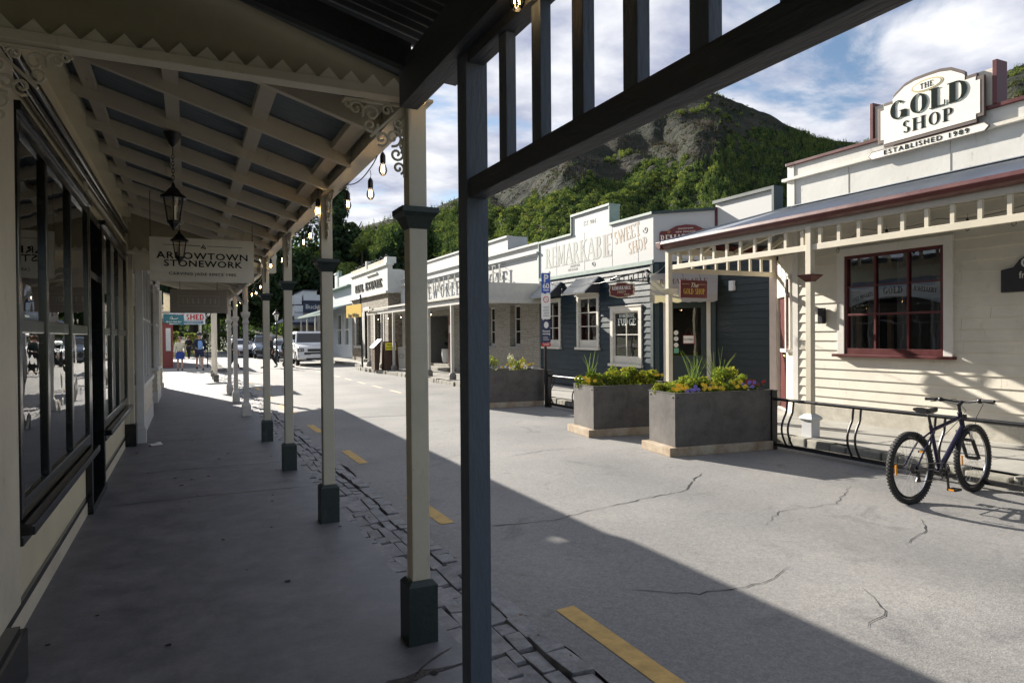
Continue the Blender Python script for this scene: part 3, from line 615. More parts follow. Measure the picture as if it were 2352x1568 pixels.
# foliage materials (leaf colours differ by species, with distance haze mixed into the greens as blue)
def leaf(name, c, c2=None, tr=.3):
    m = bpy.data.materials.new(name); m.use_nodes = True; t = m.node_tree; t.nodes.clear(); o = t.nodes.new('ShaderNodeOutputMaterial'); d = t.nodes.new('ShaderNodeBsdfDiffuse'); s = t.nodes.new('ShaderNodeBsdfTranslucent'); x = t.nodes.new('ShaderNodeMixShader'); x.inputs[0].default_value = tr
    d.inputs[0].default_value = (*c, 1); s.inputs[0].default_value = (min(1, c[0]*1.5), min(1, c[1]*1.45), c[2]*.7, 1)
    t.links.new(d.outputs[0], x.inputs[1]); t.links.new(s.outputs[0], x.inputs[2]); t.links.new(x.outputs[0], o.inputs[0]); return m
LM = [leaf('leaf_pine', (0.032, 0.052, 0.030)), leaf('leaf_conifer', (0.062, 0.099, 0.047)), leaf('leaf_olive', (0.108, 0.151, 0.059)), leaf('leaf_bright', (0.159, 0.203, 0.065)), leaf('leaf_lime', (0.208, 0.234, 0.078)), leaf('dead_twigs', (.175, .155, .168), tr=.1), leaf('bark_twigs', (.060, .052, .050), tr=.1), leaf('dark_scrub', (.030, .038, .018), tr=.1), leaf('ochre_scrub', (.115, .085, .030), tr=.1)]

def scatter_forest():
    Vs, Fs, Ms = [], [], []; base = 0
    n = 105000
    az = rng.uniform(-8, 66, n); u = rng.random(n); r = 310+(1560-310)*u**.64
    x = r*np.sin(np.radians(az)); y = r*np.cos(np.radians(az)); z = hill_h(x, y); el = z/r
    rd = 1150+6*np.clip(az-10, 0, 60); ok = r < rd*1.01
    gl = lut(GREEN, az)+fbm(x/80, y/80, 3, 5)*.06
    dense = el < gl; mixn = fbm(x/90, y/90, 3, 17)
    scm = np.clip(fbm(x/45, y/45, 4, 51)*5+.5, .08, 1)
    prob = np.where(dense, .56, np.where(az < 43, .75, .62)*scm); keep = ok & (rng.random(n) < prob)
    x, y, z, az, r, el, gl, dense, mixn = [q[keep] for q in (x, y, z, az, r, el, gl, dense, mixn)]
    T = len(x)
    kind = np.zeros(T, int)   # 0 conifer 1 broadleaf 2 dead 3 scrub
    rnd = rng.random(T)
    conf = (az > 41.5)
    kind[dense] = np.where(conf[dense], (rnd[dense] < .12).astype(int), (rnd[dense]+mixn[dense]*1.3 > .40).astype(int))
    nd = ~dense
    kind[dense & (az < 23.5) & (rnd < .8)] = 0
    kind[nd] = np.where(az[nd] < 43, np.where(rnd[nd] < .62, 2, 3), np.where(rnd[nd] < .05, 0, 3))
    sel = nd & (az < 24) & (rnd > .7); kind[sel] = 0
    tops = nd & (mixn > .16) & (rnd < .3); kind[tops] = 1
    for kd, K in ((0, 40), (1, 44), (2, 14), (3, 14)):
        s = np.where(kind == kd)[0]; t = len(s)
        if t == 0: continue
        h = {0: rng.uniform(7, 14, t), 1: rng.uniform(5, 9, t), 2: rng.uniform(5, 10, t), 3: rng.uniform(1.5, 4.0, t)}[kd]
        wd = {0: h*rng.uniform(.17, .26, t), 1: h*rng.uniform(.42, .60, t), 2: h*rng.uniform(.10, .2, t), 3: h*rng.uniform(.7, 1.4, t)}[kd]
        q = rng.random((t, K)); th = rng.uniform(0, 2*pi, (t, K))
        if kd in (0, 2):
            hh = 1-q**.62 if kd == 0 else q; rad = (1-hh)*(.72+.28*rng.random((t, K)))+.03
            nx, ny, nz = np.cos(th), np.sin(th), np.full((t, K), .55)
        else:
            cz = rng.uniform(-1, 1, (t, K)); rs = (.62+.38*rng.random((t, K))); lob = 1+.30*np.sin(th*3+rng.uniform(0, 6, (t, 1)))*np.sin(cz*3+1)
            rad = np.sqrt(1-cz**2)*rs*lob; hh = .56+.44*cz*rs; nx, ny, nz = np.cos(th)*np.sqrt(1-cz**2), np.sin(th)*np.sqrt(1-cz**2), cz+.25
        px = x[s][:, None]+rad*np.cos(th)*wd[:, None]; py = y[s][:, None]+rad*np.sin(th)*wd[:, None]; pz = z[s][:, None]-.4+hh*h[:, None]
        nn = np.stack([nx, ny, nz], -1)+rng.normal(0, .38, (t, K, 3)); nn /= np.linalg.norm(nn, axis=-1, keepdims=True)
        up = rng.normal(0, 1, (t, K, 3)); a = np.cross(nn, up); a /= np.linalg.norm(a, axis=-1, keepdims=True)+1e-9; b = np.cross(nn, a)
        sz = ({0: 1.0, 1: 1.05, 2: .5, 3: .8}[kd]*rng.uniform(.6, 1.35, (t, K)))[..., None]
        if kd == 0: sz = sz*(1.15-.75*hh)[..., None]
        P = np.stack([px, py, pz], -1)
        if kd == 2: b = np.zeros_like(b); b[..., 2] = rng.uniform(1.0, 2.6, (t, K)); b += rng.normal(0, .5, (t, K, 3)); a = a*.35
        tri = np.stack([P-a*sz*.9-b*sz*.55, P+a*sz*.9-b*sz*.55, P+b*sz*.95], 2).reshape(-1, 3)
        c = rng.random(t); az_s = az[s]
        if kd == 0: m = np.where(conf[s], np.where(c < .15, 0, np.where(c < .50, 1, np.where(c < .86, 2, 3))), np.where(c < .45, 0, np.where(c < .85, 1, 2)))
        elif kd == 1: m = np.where(c < .12, 0, np.where(c < .34, 1, np.where(c < .66, 2, np.where(c < .9, 3, 4))))
        elif kd == 2: m = np.where(c < .7, 5, 6)
        else: m = np.where(c < .62, 7, np.where(c < .85, 8, 1))
        m = np.where((kd == 1) & nd[s], 2+(c > .5), m)
        Vs.append(tri); k = len(tri)//3; Fs.append(np.arange(k*3).reshape(k, 3)+base); base += k*3; Ms.append(np.repeat(m, K))
    o = mesh_np('forest', np.concatenate(Vs), np.concatenate(Fs), np.concatenate(Ms), LM)
    return tag(o, 'mixed green and grey forest covering the hillside behind the shops', 'forest', kind='stuff')
scatter_forest()

# ------------------------------------------------------------------ trees
bark = mat('bark', (.055, .042, .032), .9, amt=.35, scale=8, bump=.5, bscale=20)
def crown(name, parent, clumps, n, size, mats, mi, seed, squash=1.0):
    g = np.random.default_rng(seed); cl = np.array(clumps, float); wts = cl[:, 3]*cl[:, 4]*cl[:, 5]; wts /= wts.sum(); ci = g.choice(len(cl), n, p=wts)
    d = g.normal(0, 1, (n, 3)); d /= np.linalg.norm(d, axis=1, keepdims=True); rad = (.55+.5*g.random(n)**.8)
    P = cl[ci, :3]+d*rad[:, None]*cl[ci, 3:6]
    nn = d+g.normal(0, .55, (n, 3)); nn[:, 2] += .25; nn /= np.linalg.norm(nn, axis=1, keepdims=True); a = np.cross(nn, g.normal(0, 1, (n, 3))); a /= np.linalg.norm(a, axis=1, keepdims=True); b = np.cross(nn, a)
    s = (size*g.uniform(.6, 1.5, n))[:, None]; V = np.stack([P-a*s*.6, P-b*s*.32, P+a*s*.6, P+b*s*.32], 1).reshape(-1, 3); F = np.arange(n*4).reshape(n, 4)
    cm = g.random(len(cl)); mm = np.array(mi)[np.minimum((cm[ci]*len(mi)+g.normal(0, .35, n)).astype(int).clip(0, len(mi)-1), len(mi)-1)]
    return mesh_np(name, V, F, mm, mats, parent)
def clumps_for(cx, cy, z0, h, wd, k, seed, style='round'):
    g = random.Random(seed); out = []
    for i in range(k):
        t = (i+.5)/k
        if style == 'round': zz = z0+h*(.25+.7*g.random()); f = sin(pi*min(.98, max(.12, (zz-z0)/h)))**.6
        elif style == 'tall': zz = z0+h*(.08+.88*t); f = (1-((zz-z0)/h)**2.2)*.9+.12
        else: zz = z0+h*(.05+.92*t); f = (1-(zz-z0)/h)**.8+.06
        an = g.uniform(0, 2*pi); rr_ = wd*f*g.uniform(.2, .72); s = wd*g.uniform(.24, .42)*(.45+.55*f)
        out.append((cx+cos(an)*rr_, cy+sin(an)*rr_, zz, s, s, s*g.uniform(.7, 1.1)))
    return out
def tree(x, y, h, wd, label, style='round', k=26, n=5200, size=.34, mi=(0, 1, 2), seed=1, trunk=.2, group='trees at the end of the street'):
    t = thing('tree', (x, y, -.1), label, 'tree', group); g = MB(); rr = random.Random(seed)
    g.tube([(x, y, -.15), (x+.1, y, h*.25), (x-.1, y+.1, h*.5), (x, y, h*.85)], [trunk*1.3, trunk, trunk*.7, trunk*.2], 8)
    for q in range(6):
        a = rr.uniform(0, 6.28); z = h*rr.uniform(.25, .6); g.tube([(x, y, z), (x+cos(a)*wd*.35, y+sin(a)*wd*.35, z+h*.1), (x+cos(a)*wd*.65, y+sin(a)*wd*.65, z+h*.22)], [trunk*.5, trunk*.3, trunk*.1], 6)
    g.build('trunk', bark, t)
    crown('crown', t, clumps_for(x, y, h*.12, h*.88, wd, k, seed, style), n, size, LM, mi, seed); return t
tree(14.2, 70, 17.8, 3.6, 'tallest dark evergreen tree beyond the white shops at the end of the street', 'tall', 44, 15000, .40, (0, 0, 1), 3, .45)
tree(9.2, 72, 15.5, 5.2, 'broad dark tree left of the tallest evergreen, behind the lamp post', 'round', 36, 11000, .40, (0, 1, 1), 4, .4)
tree(0.5, 82, 13.5, 5.0, 'leafy tree over the hedge at the far end of the covered footpath', 'round', 34, 9000, .42, (0, 1, 2), 5, .4)
tree(-5.0, 88, 12.5, 5.0, 'tree behind the red shop at the far left', 'round', 30, 7000, .42, (0, 1, 2), 6, .4)
tree(15.6, 66, 11.6, 2.6, 'light olive tree rising behind the real estate office', 'round', 26, 7000, .36, (2, 3, 3), 7, .3)
tree(20.6, 66, 14.9, 4.4, 'dark bushy conifer right of the olive tree', 'tall', 34, 11000, .38, (0, 1, 1), 8, .35)
tree(22.6, 70, 15.6, 4.2, 'largest dark conifer behind the stone office', 'tall', 36, 12000, .40, (0, 0, 1), 9, .4)
tree(23.0, 58, 9.5, 3.6, 'low dark tree directly behind the stone office parapet', 'round', 24, 7000, .36, (0, 1), 10, .3)
tree(4.6, 78, 13.5, 5.2, 'dark tree behind the street lamp', 'round', 34, 9000, .42, (0, 0, 1), 47, .35)
tree(18.6, 64, 12.6, 3.2, 'small dark conifer between the olive tree and the bushy one', 'tall', 28, 8000, .36, (0, 1, 1), 48, .3)
tree(19.5, 84, 13.5, 4.0, 'dark tree standing behind the weatherboard shop', 'tall', 30, 8500, .42, (0, 1, 1), 17, .3)
tree(29.0, 62, 9.2, 3.6, 'yellow green tree behind the left end of the hotel roof', 'round', 24, 7000, .36, (3, 4, 2), 11, .3)
tree(33.5, 60, 8.6, 3.4, 'bright green tree behind the middle of the hotel roof', 'round', 24, 7000, .36, (3, 4, 3), 12, .3)
tree(39.0, 63, 8.8, 3.6, 'light green tree behind the hotel and the grey post', 'round', 24, 6000, .38, (2, 3, 3), 13, .3)
tree(-1.5, 96, 14, 6.0, 'dark tree filling the gap above the clipped hedges', 'round', 34, 9000, .5, (0, 1, 1), 41, .4)
tree(3.5, 100, 15, 6.0, 'dark tree in the back row above the walkers', 'round', 34, 9000, .5, (0, 0, 1), 42, .4)
tree(-9.5, 92, 13, 6.0, 'tree at the far left of the back row', 'round', 30, 7000, .5, (0, 1, 1), 43, .4)
tree(9.0, 90, 11, 5.5, 'tree in the row far behind the parked cars', 'round', 26, 6000, .45, (0, 1), 14, .3)
def hedge(x0, y0, x1, y1, h, label, seed, mi):
    t = thing('hedge', ((x0+x1)/2, (y0+y1)/2, -.1), label, 'hedge'); g = np.random.default_rng(seed); n = int(((x1-x0)*(y1-y0)*2+(x1-x0)*h*2)*70)
    P = g.uniform([x0, y0, 0], [x1, y1, h], (n, 3)); P[:, 2] = np.where(g.random(n) < .4, h+g.normal(0, .07, n), P[:, 2]); P[:, 1] = np.where(g.random(n) < .5, y0+g.normal(0, .08, n), P[:, 1])
    nn = g.normal(0, 1, (n, 3)); nn /= np.linalg.norm(nn, axis=1, keepdims=True); a = np.cross(nn, g.normal(0, 1, (n, 3))); a /= np.linalg.norm(a, axis=1, keepdims=True); b = np.cross(nn, a); s = .13
    V = np.stack([P-a*s, P-b*s*.6, P+a*s, P+b*s*.6], 1).reshape(-1, 3)
    mesh_np('foliage', V, np.arange(n*4).reshape(n, 4), g.choice(mi, n), LM, t)
hedge(-3.2, 60, -0.7, 61.4, 1.9, 'clipped yellow green hedge beyond the woman at the left', 1, [3, 4, 2])
hedge(-.2, 60.5, .8, 61.6, 1.8, 'short block of clipped hedge behind the walking man', 2, [3, 4, 2])
hedge(1.6, 86, 8.5, 87.4, 1.8, 'long low green hedge across the road junction', 3, [1, 2, 3])
hedge(7.9, 64.5, 9.4, 65.8, 2.2, 'bright green shrub block beside the navy shop', 4, [3, 4, 2])
# ================================================================== LEFT SIDE OF THE STREET
XW = -.85
# ---------- shop with black windows
shop = thing('shop_building', (-2.5, 7.6, 0), 'cream shop with black framed display windows beside the footpath', 'shop')
W1 = (4.32, 7.16, .64, 2.80); DR = (7.16, 8.32, .06, 2.80); W2 = (8.32, 11.3, .64, 2.80); Y0, Y1 = 3.2, 11.55
g = MB(); hol = [(a-Y0, b-Y0, c, d) for a, b, c, d in (W1, (DR[0]+.0, DR[1], -.1, 2.8), W2)]
wall(g, (XW, Y0), (XW, Y1), 0, 3.38, (1, 0), .16, hol); g.build('wall', creamd, shop)
g = MB(); g.box(XW-.1, Y0, 3.38, XW+.13, Y1, 3.95); g.build('upper_wall', creamd, shop)
g = MB(); g.box(-9, -12, 3.98, XW+.14, Y1, 4.12); g.build('roof', darkc, shop)
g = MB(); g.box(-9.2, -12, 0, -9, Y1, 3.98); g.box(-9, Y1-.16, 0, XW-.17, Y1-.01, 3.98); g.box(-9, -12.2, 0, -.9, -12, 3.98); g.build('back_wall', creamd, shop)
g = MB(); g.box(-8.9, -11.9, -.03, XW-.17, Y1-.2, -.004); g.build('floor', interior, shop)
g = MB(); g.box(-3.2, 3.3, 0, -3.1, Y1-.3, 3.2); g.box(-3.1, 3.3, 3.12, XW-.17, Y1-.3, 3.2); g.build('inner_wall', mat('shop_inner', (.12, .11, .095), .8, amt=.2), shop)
g = MB(); g.box(XW-.165, -12, 0, XW-.01, Y0-.01, 3.97); g.build('neighbour_wall', creamd, shop)
def leftwin(w, muls, nm):
    y0, y1, z0, z1 = w; f = MB(); d0, d1 = XW-.05, XW+.05
    f.box(d0, y0, z0, d1, y0+.075, z1); f.box(d0, y1-.075, z0, d1, y1, z1); f.box(d0, y0+.075, z1-.085, d1, y1-.075, z1); f.box(d0, y0+.075, z0, d1, y1-.075, z0+.1)
    for q in muls: f.box(d0, q-.04, z0+.1, d1+.004, q+.04, z1-.085)
    f.box(d0, y0+.075, 1.63, d1-.006, y1-.075, 1.71)
    f.box(XW+.002, y0-.03, z1, XW+.075, y1+.03, z1+.05)
    F = f.build('window_frame', blackp, shop, bevel=.008)
    s = MB(); s.box(XW+.002, y0-.05, z0-.075, XW+.115, y1+.04, z0-.015); s.box(XW+.002, y0-.03, z0-.135, XW+.06, y1+.03, z0-.075); s.build('sill', blackp, shop, bevel=.012)
    p = MB(); cuts = [y0+.075]+[q for q in muls]+[y1-.075]
    p.box(XW+.026, y0+.07, z0+.09, XW+.030, y1-.07, z1-.08)
    p.build('window_pane', winglass, F)
leftwin(W1, (5.12, 6.10), 'a'); leftwin(W2, (9.08, 10.0), 'b')
g = MB(); y0, y1 = DR[0], DR[1]
g.box(XW-.35, y0+.02, .02, XW+.05, y0+.11, 2.8); g.box(XW-.35, y1-.11, .02, XW+.05, y1-.02, 2.8); g.box(XW-.35, y0+.11, 2.72, XW+.04, y1-.11, 2.8); g.box(XW-.3, y0+.11, 2.18, XW+.02, y1-.11, 2.25); g.box(XW-.35, y0-.02, -.0, XW+.06, y1, .07)
g.build('door_frame', blackp, shop, bevel=.006)
g = MB(); g.box(XW-.24, y0+.12, .08, XW-.2, y0+.24, 2.17); g.box(XW-.24, y1-.24, .08, XW-.2, y1-.12, 2.17); g.box(XW-.24, y0+.24, .08, XW-.2, y1-.24, .75); g.box(XW-.24, y0+.24, 2.05, XW-.2, y1-.24, 2.17)
dr = g.build('door', blackp, shop); g = MB(); g.box(XW-.225, y0+.24, .75, XW-.219, y1-.24, 2.05); g.box(XW-.225, y0+.11, 2.25, XW-.219, y1-.11, 2.72); g.build('door_glass', winglass, dr)
g = MB(); g.sphere((XW-.17, y0+.19, 1.05), .028, 6); g.build('handle', chrome, dr, smooth=True)
g = MB(); g.box(XW+.002, Y0, .13, XW+.022, y0-.02, .17); g.box(XW+.002, y1+.02, .13, XW+.022, Y1-.35, .17); g.build('skirting', blackp, shop)
g = MB(); g.box(XW+.002, Y0, 0, XW+.014, y0-.02, .13); g.box(XW+.002, y1+.02, 0, XW+.014, Y1-.35, .13); g.build('base_board', cream, shop)
g = MB()   # pilasters at each end with black plinths
g.box(XW+.002, 3.3, .25, XW+.07, 4.16, 3.38); g.build('pilaster', cream, shop, bevel=.006); g = MB(); g.box(XW+.002, 11.36, .32, XW+.06, 11.42, 3.38); g.box(XW+.002, 11.42, .32, XW+.12, 11.55, 3.38)
g.build('pilaster', cream, shop, bevel=.006)
g = MB(); g.box(XW+.002, 3.22, 0, XW+.15, 3.86, .23); g.box(XW+.002, 3.22, .23, XW+.125, 3.84, .25); g.build('plinth', blackp, shop)
g = MB(); g.box(XW+.002, 11.33, 0, XW+.15, 11.6, .31); g.box(XW+.002, 11.35, .31, XW+.13, 11.57, .33); g.build('plinth', blackp, shop)
g = MB(); g.tube([(XW+.075, 3.6, 3.03), (XW+.075, 11.0, 3.12)], .032, 14); g.tube([(XW+.05, 3.6, 2.975), (XW+.05, 11.0, 3.06)], .022, 12); g.build('awning_roller', mat('roller_black', (.02, .02, .022), .12, metal=.3), shop, smooth=True)
g = MB(); g.tube([(XW+.05, 7.0, 2.93), (XW+.05, 11.3, 2.98), (XW+.05, 11.42, 2.9), (XW+.05, 11.43, 2.6)], .018, 8); g.cbox((XW+.05, 7.0, 2.94), (.03, .03, .09)); g.build('pipe', cream, shop, smooth=True)

# ---------- verandah posts builder
def scroll(mb, c, u, v, r, turns=1.35, sg=1, w=.012, a0=0.0):
    c, u, v = Vector(c), Vector(u), Vector(v); P = []
    for i in range(16):
        t = i/15; rr = r*(1-t*.82); a = a0+sg*t*turns*2*pi; P.append(c+u*(rr*cos(a))+v*(rr*sin(a)))
    mb.tube(P, w, 5)
def bracket(mb, o, u, s=.30):
    """cast corner bracket: corner at o, runs along u (horizontal) and down"""
    o, u = Vector(o), Vector(u); d = Vector((0, 0, -1)); n_ = u.cross(d)
    P = lambda a, b: o+u*(a*s)+d*(b*s)
    w = .007
    mb.bar(P(0, .02), P(1.05, .02), .014, .012); mb.bar(P(.02, 0), P(.02, 1.25), .012, .014, up=u)
    mb.bar(P(.05, .05), P(.62, .62), .012, .016, up=n_)
    for a, b, r, sg, a0 in ((.86, .16, .13, 1, 2.6), (.60, .22, .16, -1, .4), (.33, .13, .10, 1, 3), (.16, .86, .13, -1, 3.9), (.22, .58, .16, 1, 1.4), (.13, .33, .10, -1, 4), (.42, .62, .14, 1, 1), (.62, .42, .14, -1, 3.4), (.13, 1.1, .11, 1, 2), (1.0, .1, .08, -1, 0)):
        scroll(mb, P(a, b), u, d, r*s, 1.3, sg, w, a0)
def cream_post(parent, x, y, top, brk):
    g = MB(); g.box(x-.048, y-.048, .0, x+.048, y+.048, top); P = g.build('post', cream, parent, bevel=.006)
    g = MB(); g.sqlathe([(.052, 2.155), (.056, 2.165), (.078, 2.215), (.098, 2.235), (.098, 2.262), (.05, 2.266)], (x, y, 0)); g.build('post_collar', dgreen, P)
    g = MB(); g.sqlathe([(.079, -.01), (.079, .30), (.058, .325)], (x, y, 0)); g.build('post_boot', dgreen, P, bevel=.004)
    for o, u in brk:
        g = MB(); bracket(g, o, u); g.build('post_bracket', cream, P, smooth=True)
    return P
PX = 1.085
ver = thing('verandah', (.1, 7.2, 0), 'cream timber verandah with green booted posts over the near footpath', 'verandah')
def rz(x, top=0): return 2.80+(1.0-x)*.305+top      # underside of rafters
PY = [3.40, 5.93, 8.44, 10.93]
for i, y in enumerate(PY):
    br = [((PX, y+.05, 2.80), (0, 1, 0)), ((PX, y-.05, 2.80), (0, -1, 0))]
    if i == 0: br = [((PX-.05, y, 2.80), (-1, 0, 0)), ((PX, y+.05, 2.80), (0, 1, 0))]
    cream_post(ver, PX, y, 2.86, br)
g = MB(); g.bar((PX, 3.3, 2.905), (PX, 11.2, 2.905), .075, .20); g.build('beam', cream, ver, bevel=.004)
g = MB(); g.box(PX-.04, 11.21, 2.62, PX+.19, 11.46, 2.94); g.build('light_gap_block', cream, ver)  # added block, closes the roof join so no sun patches reach the road
g = MB(); g.box(PX-.05, 3.3, 2.800, PX+.07, 11.2, 2.815); g.build('beam_lining', cream, ver)
for k in range(9):
    y = 3.93+.83*k; g = MB(); x0, x1 = XW+.13, PX-.04; g.hexa([(x0, y-.024, rz(x0)), (x1, y-.024, rz(x1)), (x1, y+.024, rz(x1)), (x0, y+.024, rz(x0)), (x0, y-.024, rz(x0)+.125), (x1, y-.024, rz(x1)+.125), (x1, y+.024, rz(x1)+.125), (x0, y+.024, rz(x0)+.125)]); g.build('rafter', cream, ver)
for x in (-.60, -.08, .44, .96):
    g = MB(); g.hexa([(x-.045, 3.45, rz(x-.045)+.07), (x+.045, 3.45, rz(x+.045)+.07), (x+.045, 11.1, rz(x+.045)+.07), (x-.045, 11.1, rz(x-.045)+.07), (x-.045, 3.45, rz(x-.045)+.124), (x+.045, 3.45, rz(x+.045)+.124), (x+.045, 11.1, rz(x+.045)+.124), (x-.045, 11.1, rz(x-.045)+.124)]); g.build('purlin', cream, ver)
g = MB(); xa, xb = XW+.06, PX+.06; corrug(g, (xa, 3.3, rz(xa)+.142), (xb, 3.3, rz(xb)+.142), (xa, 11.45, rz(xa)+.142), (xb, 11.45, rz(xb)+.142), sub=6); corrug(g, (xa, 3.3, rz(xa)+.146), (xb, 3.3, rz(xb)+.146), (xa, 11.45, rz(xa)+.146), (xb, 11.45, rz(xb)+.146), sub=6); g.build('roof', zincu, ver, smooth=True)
g = MB(); P = [(0, 0), (.05, 0), (.12, .08), (.13, .16), (.0, .16)]; g.prism(P, (PX+.055, 3.2, 2.91), (1, 0, 0), (0, 0, 1), (0, 1, 0), 8.32); g.build('gutter', creamd, ver, bevel=.01)
# scalloped gable panels at both ends
def gable(y, sgn, nm):
    g = MB(); x0, x1 = XW+.13, PX+.04; g.prism([(x0, 2.86), (x1, 2.86), (x1, rz(x1)+.13), (x0, rz(x0)+.13)], (0, y, 0), (1, 0, 0), (0, 0, 1), (0, 1, 0), .03); G = g.build('gable_panel', mat('panel_olive', (.32, .28, .19), .6, amt=.08), ver)
    g = MB(); g.box(XW+.0, y-.035, 2.815, PX+.04, y+.055, 2.858); g.build('gable_rail', cream, G, bevel=.004)
    g = MB(); n = 17; w = (x1-x0)/n
    for i in range(n): a = x0+i*w; g.prism([(a+.002, 0), (a+w-.002, 0), (a+w/2, w*.52)], (0, y-.001, 2.859), (1, 0, 0), (0, 0, 1), (0, -1, 0), .022)
    g.build('scallop_trim', cream, G)
gable(3.37, 1, 'n'); gable(11.12, -1, 'f')
g = MB(); bracket(g, (XW+.13, 3.385, 2.81), (1, 0, 0), .27); g.build('wall_bracket', cream, ver, smooth=True)

# ---------- slate grey verandah the viewer stands under
gv = thing('verandah', (.1, 1.5, 0), 'slate grey verandah with upright slats, nearest the viewer', 'verandah')
g = MB(); g.box(1.02, 2.52, 0, 1.115, 2.615, 2.74); g.build('post', greyp, gv, bevel=.004)
g = MB(); g.box(1.02, -4.0, 0, 1.115, -3.9, 2.74); g.build('post', greyp, gv, bevel=.004)
g = MB(); g.box(1.03, -3.9, 2.155, 1.105, 2.53, 2.235); g.build('lower_rail', greyb, gv, bevel=.008)
g = MB(); g.box(1.03, -3.9, 2.70, 1.105, 2.53, 2.78); g.build('upper_rail', greyb, gv, bevel=.006)
for k in range(20):
    y = 2.235-.262*k
    if y < -3.4: break
    g = MB(); g.box(1.05, y-.032, 2.23, 1.09, y+.032, 2.71); g.build('slat', greyp, gv, bevel=.003)
g = MB(); g.box(.965, -4, 2.74, 1.06, 3.27, 2.95); g.build('beam', greyb, gv, bevel=.005)
g = MB(); P = [(0, .0), (.05, -.05), (.12, -.055), (.165, -.01), (.175, .05), (.165, .06), (0, .06)]; g.prism(P, (1.13, -4, 2.93), (1, 0, 0), (0, 0, 1), (0, 1, 0), 7.23); g.build('gutter', greyp, gv, bevel=.006)
def gz(x): return 2.92+(1.0-x)*.26
for y in (3.20, 1.95, .7, -.6, -1.9, -3.2):
    g = MB(); x0, x1 = -.85, 1.0; g.hexa([(x0, y-.025, gz(x0)-.02), (x1, y-.025, gz(x1)-.02), (x1, y+.025, gz(x1)-.02), (x0, y+.025, gz(x0)-.02), (x0, y-.025, gz(x0)+.11), (x1, y-.025, gz(x1)+.11), (x1, y+.025, gz(x1)+.11), (x0, y+.025, gz(x0)+.11)]); g.build('rafter', greyb, gv)
g = MB(); corrug(g, (-.88, -4.1, gz(-.88)+.125), (1.34, -4.1, gz(1.34)+.155), (-.88, 3.30, gz(-.88)+.125), (1.34, 3.30, gz(1.34)+.155), sub=6); corrug(g, (-.88, -4.1, gz(-.88)+.13), (1.34, -4.1, gz(1.34)+.16), (-.88, 3.30, gz(-.88)+.13), (1.34, 3.30, gz(1.34)+.16), sub=6); g.build('roof', darkc, gv, smooth=True)

# ---------- lanterns
def lantern(x, y, ztop, label):
    L_ = thing('hanging_lantern', (x, y, ztop), label, 'lantern', 'black lanterns hanging under the cream verandah')
    g = MB(); g.lathe([(.012, -.10), (.03, -.075), (.055, -.02), (.065, 0)], (x, y, ztop), 12); g.build('ceiling_rose', black, L_, smooth=True)
    g = MB(); g.tube([(x, y, ztop-.09), (x, y, ztop-.16)], .004, 5)
    for k in range(8):
        z = ztop-.175-k*.026; ax = (1, 0, 0) if k % 2 else (0, 1, 0); P = []
        for i in range(11): t = 2*pi*i/10; a, b = .0085*cos(t), .017*sin(t); P.append((x+(a if k % 2 == 0 else 0), y+(a if k % 2 else 0), z+b))
        g.tube(P, .0028, 5, cap=False)
    g.build('chain', black, L_, smooth=True)
    z = ztop-.39
    g = MB(); g.lathe([(.01, .02), (.014, 0), (.018, -.01), (.04, -.03), (.062, -.06), (.098, -.085), (.102, -.093), (.08, -.095)], (x, y, z), 6); g.build('cap', black, L_)
    g = MB(); zb = z-.27
    for k in range(6): a = 2*pi*(k+.5)/6; g.tube([(x+.074*cos(a), y+.074*sin(a), z-.093), (x+.045*cos(a), y+.045*sin(a), zb)], .006, 5)
    g.lathe([(.048, 0), (.052, .012), (.048, .02)], (x, y, zb-.01), 6); g.lathe([(.004, -.06), (.014, -.045), (.02, -.03), (.042, -.005)], (x, y, zb-.005), 6)
    g.build('frame', black, L_)
    g = MB(); g.lathe([(.043, 0), (.071, .176)], (x, y, zb+.005), 6); g.build('glass', bulbglass, L_)
    g = MB(); g.tube([(x, y, zb+.01), (x, y, zb+.12)], .019, 10); g.build('candle_tube', mat('milk_tube', (.65, .62, .56), .5), L_, smooth=True)
    return L_
lantern(-.085, 5.60, 3.12, 'nearer black glass lantern on a chain, closer to the scalloped panel')
lantern(-.07, 8.06, 3.12, 'farther black lantern just in front of the stonework sign')

# ---------- hanging signs over the footpath
def hang_sign(name, x0, x1, z0, z1, y, matl, label, hang, edge=.02):
    s = thing(name, ((x0+x1)/2, y, z0), label, 'sign'); g = MB(); g.box(x0, y-edge/2, z0, x1, y+edge/2, z1); g.build('board', matl, s, bevel=.002)
    for hx in hang:
        g = MB(); g.tube([(hx, y, z1-.01), (hx, y, rz(hx)+.02)], .004, 5); g.sphere((hx, y, z1+.01), .009, 5); g.build('hanging_rod', black, s)
    return s
ink = mat('dark_ink', (.018, .017, .016), .8, spec=.1)
paleboard = mat('pale_signboard', (.78, .74, .64), .55, amt=.05)
Y = 8.5
s = hang_sign('hanging_sign', -.375, .715, 2.235, 2.73, Y, paleboard, 'pale stonework sign hanging across the footpath behind the lantern', (-.365, .70))
f = Y-.0115
sans('lettering', 'ARROWTOWN', (.175, f, 2.525), (1, 0, 0), (0, -1, 0), .105, ink, s, off=.0012, spacing=1.12, sx=1.22)
sans('lettering', 'STONEWORK', (.175, f, 2.438), (1, 0, 0), (0, -1, 0), .102, ink, s, off=.0012, spacing=1.10, sx=1.2)
sans('lettering', 'CARVING JADE SINCE 1985.', (.175, f, 2.322), (1, 0, 0), (0, -1, 0), .046, ink, s, spacing=1.15, sx=1.12)
g = MB(); g.box(-.235, f-.002, 2.644, .14, f, 2.649); g.box(.21, f-.002, 2.644, .585, f, 2.649)
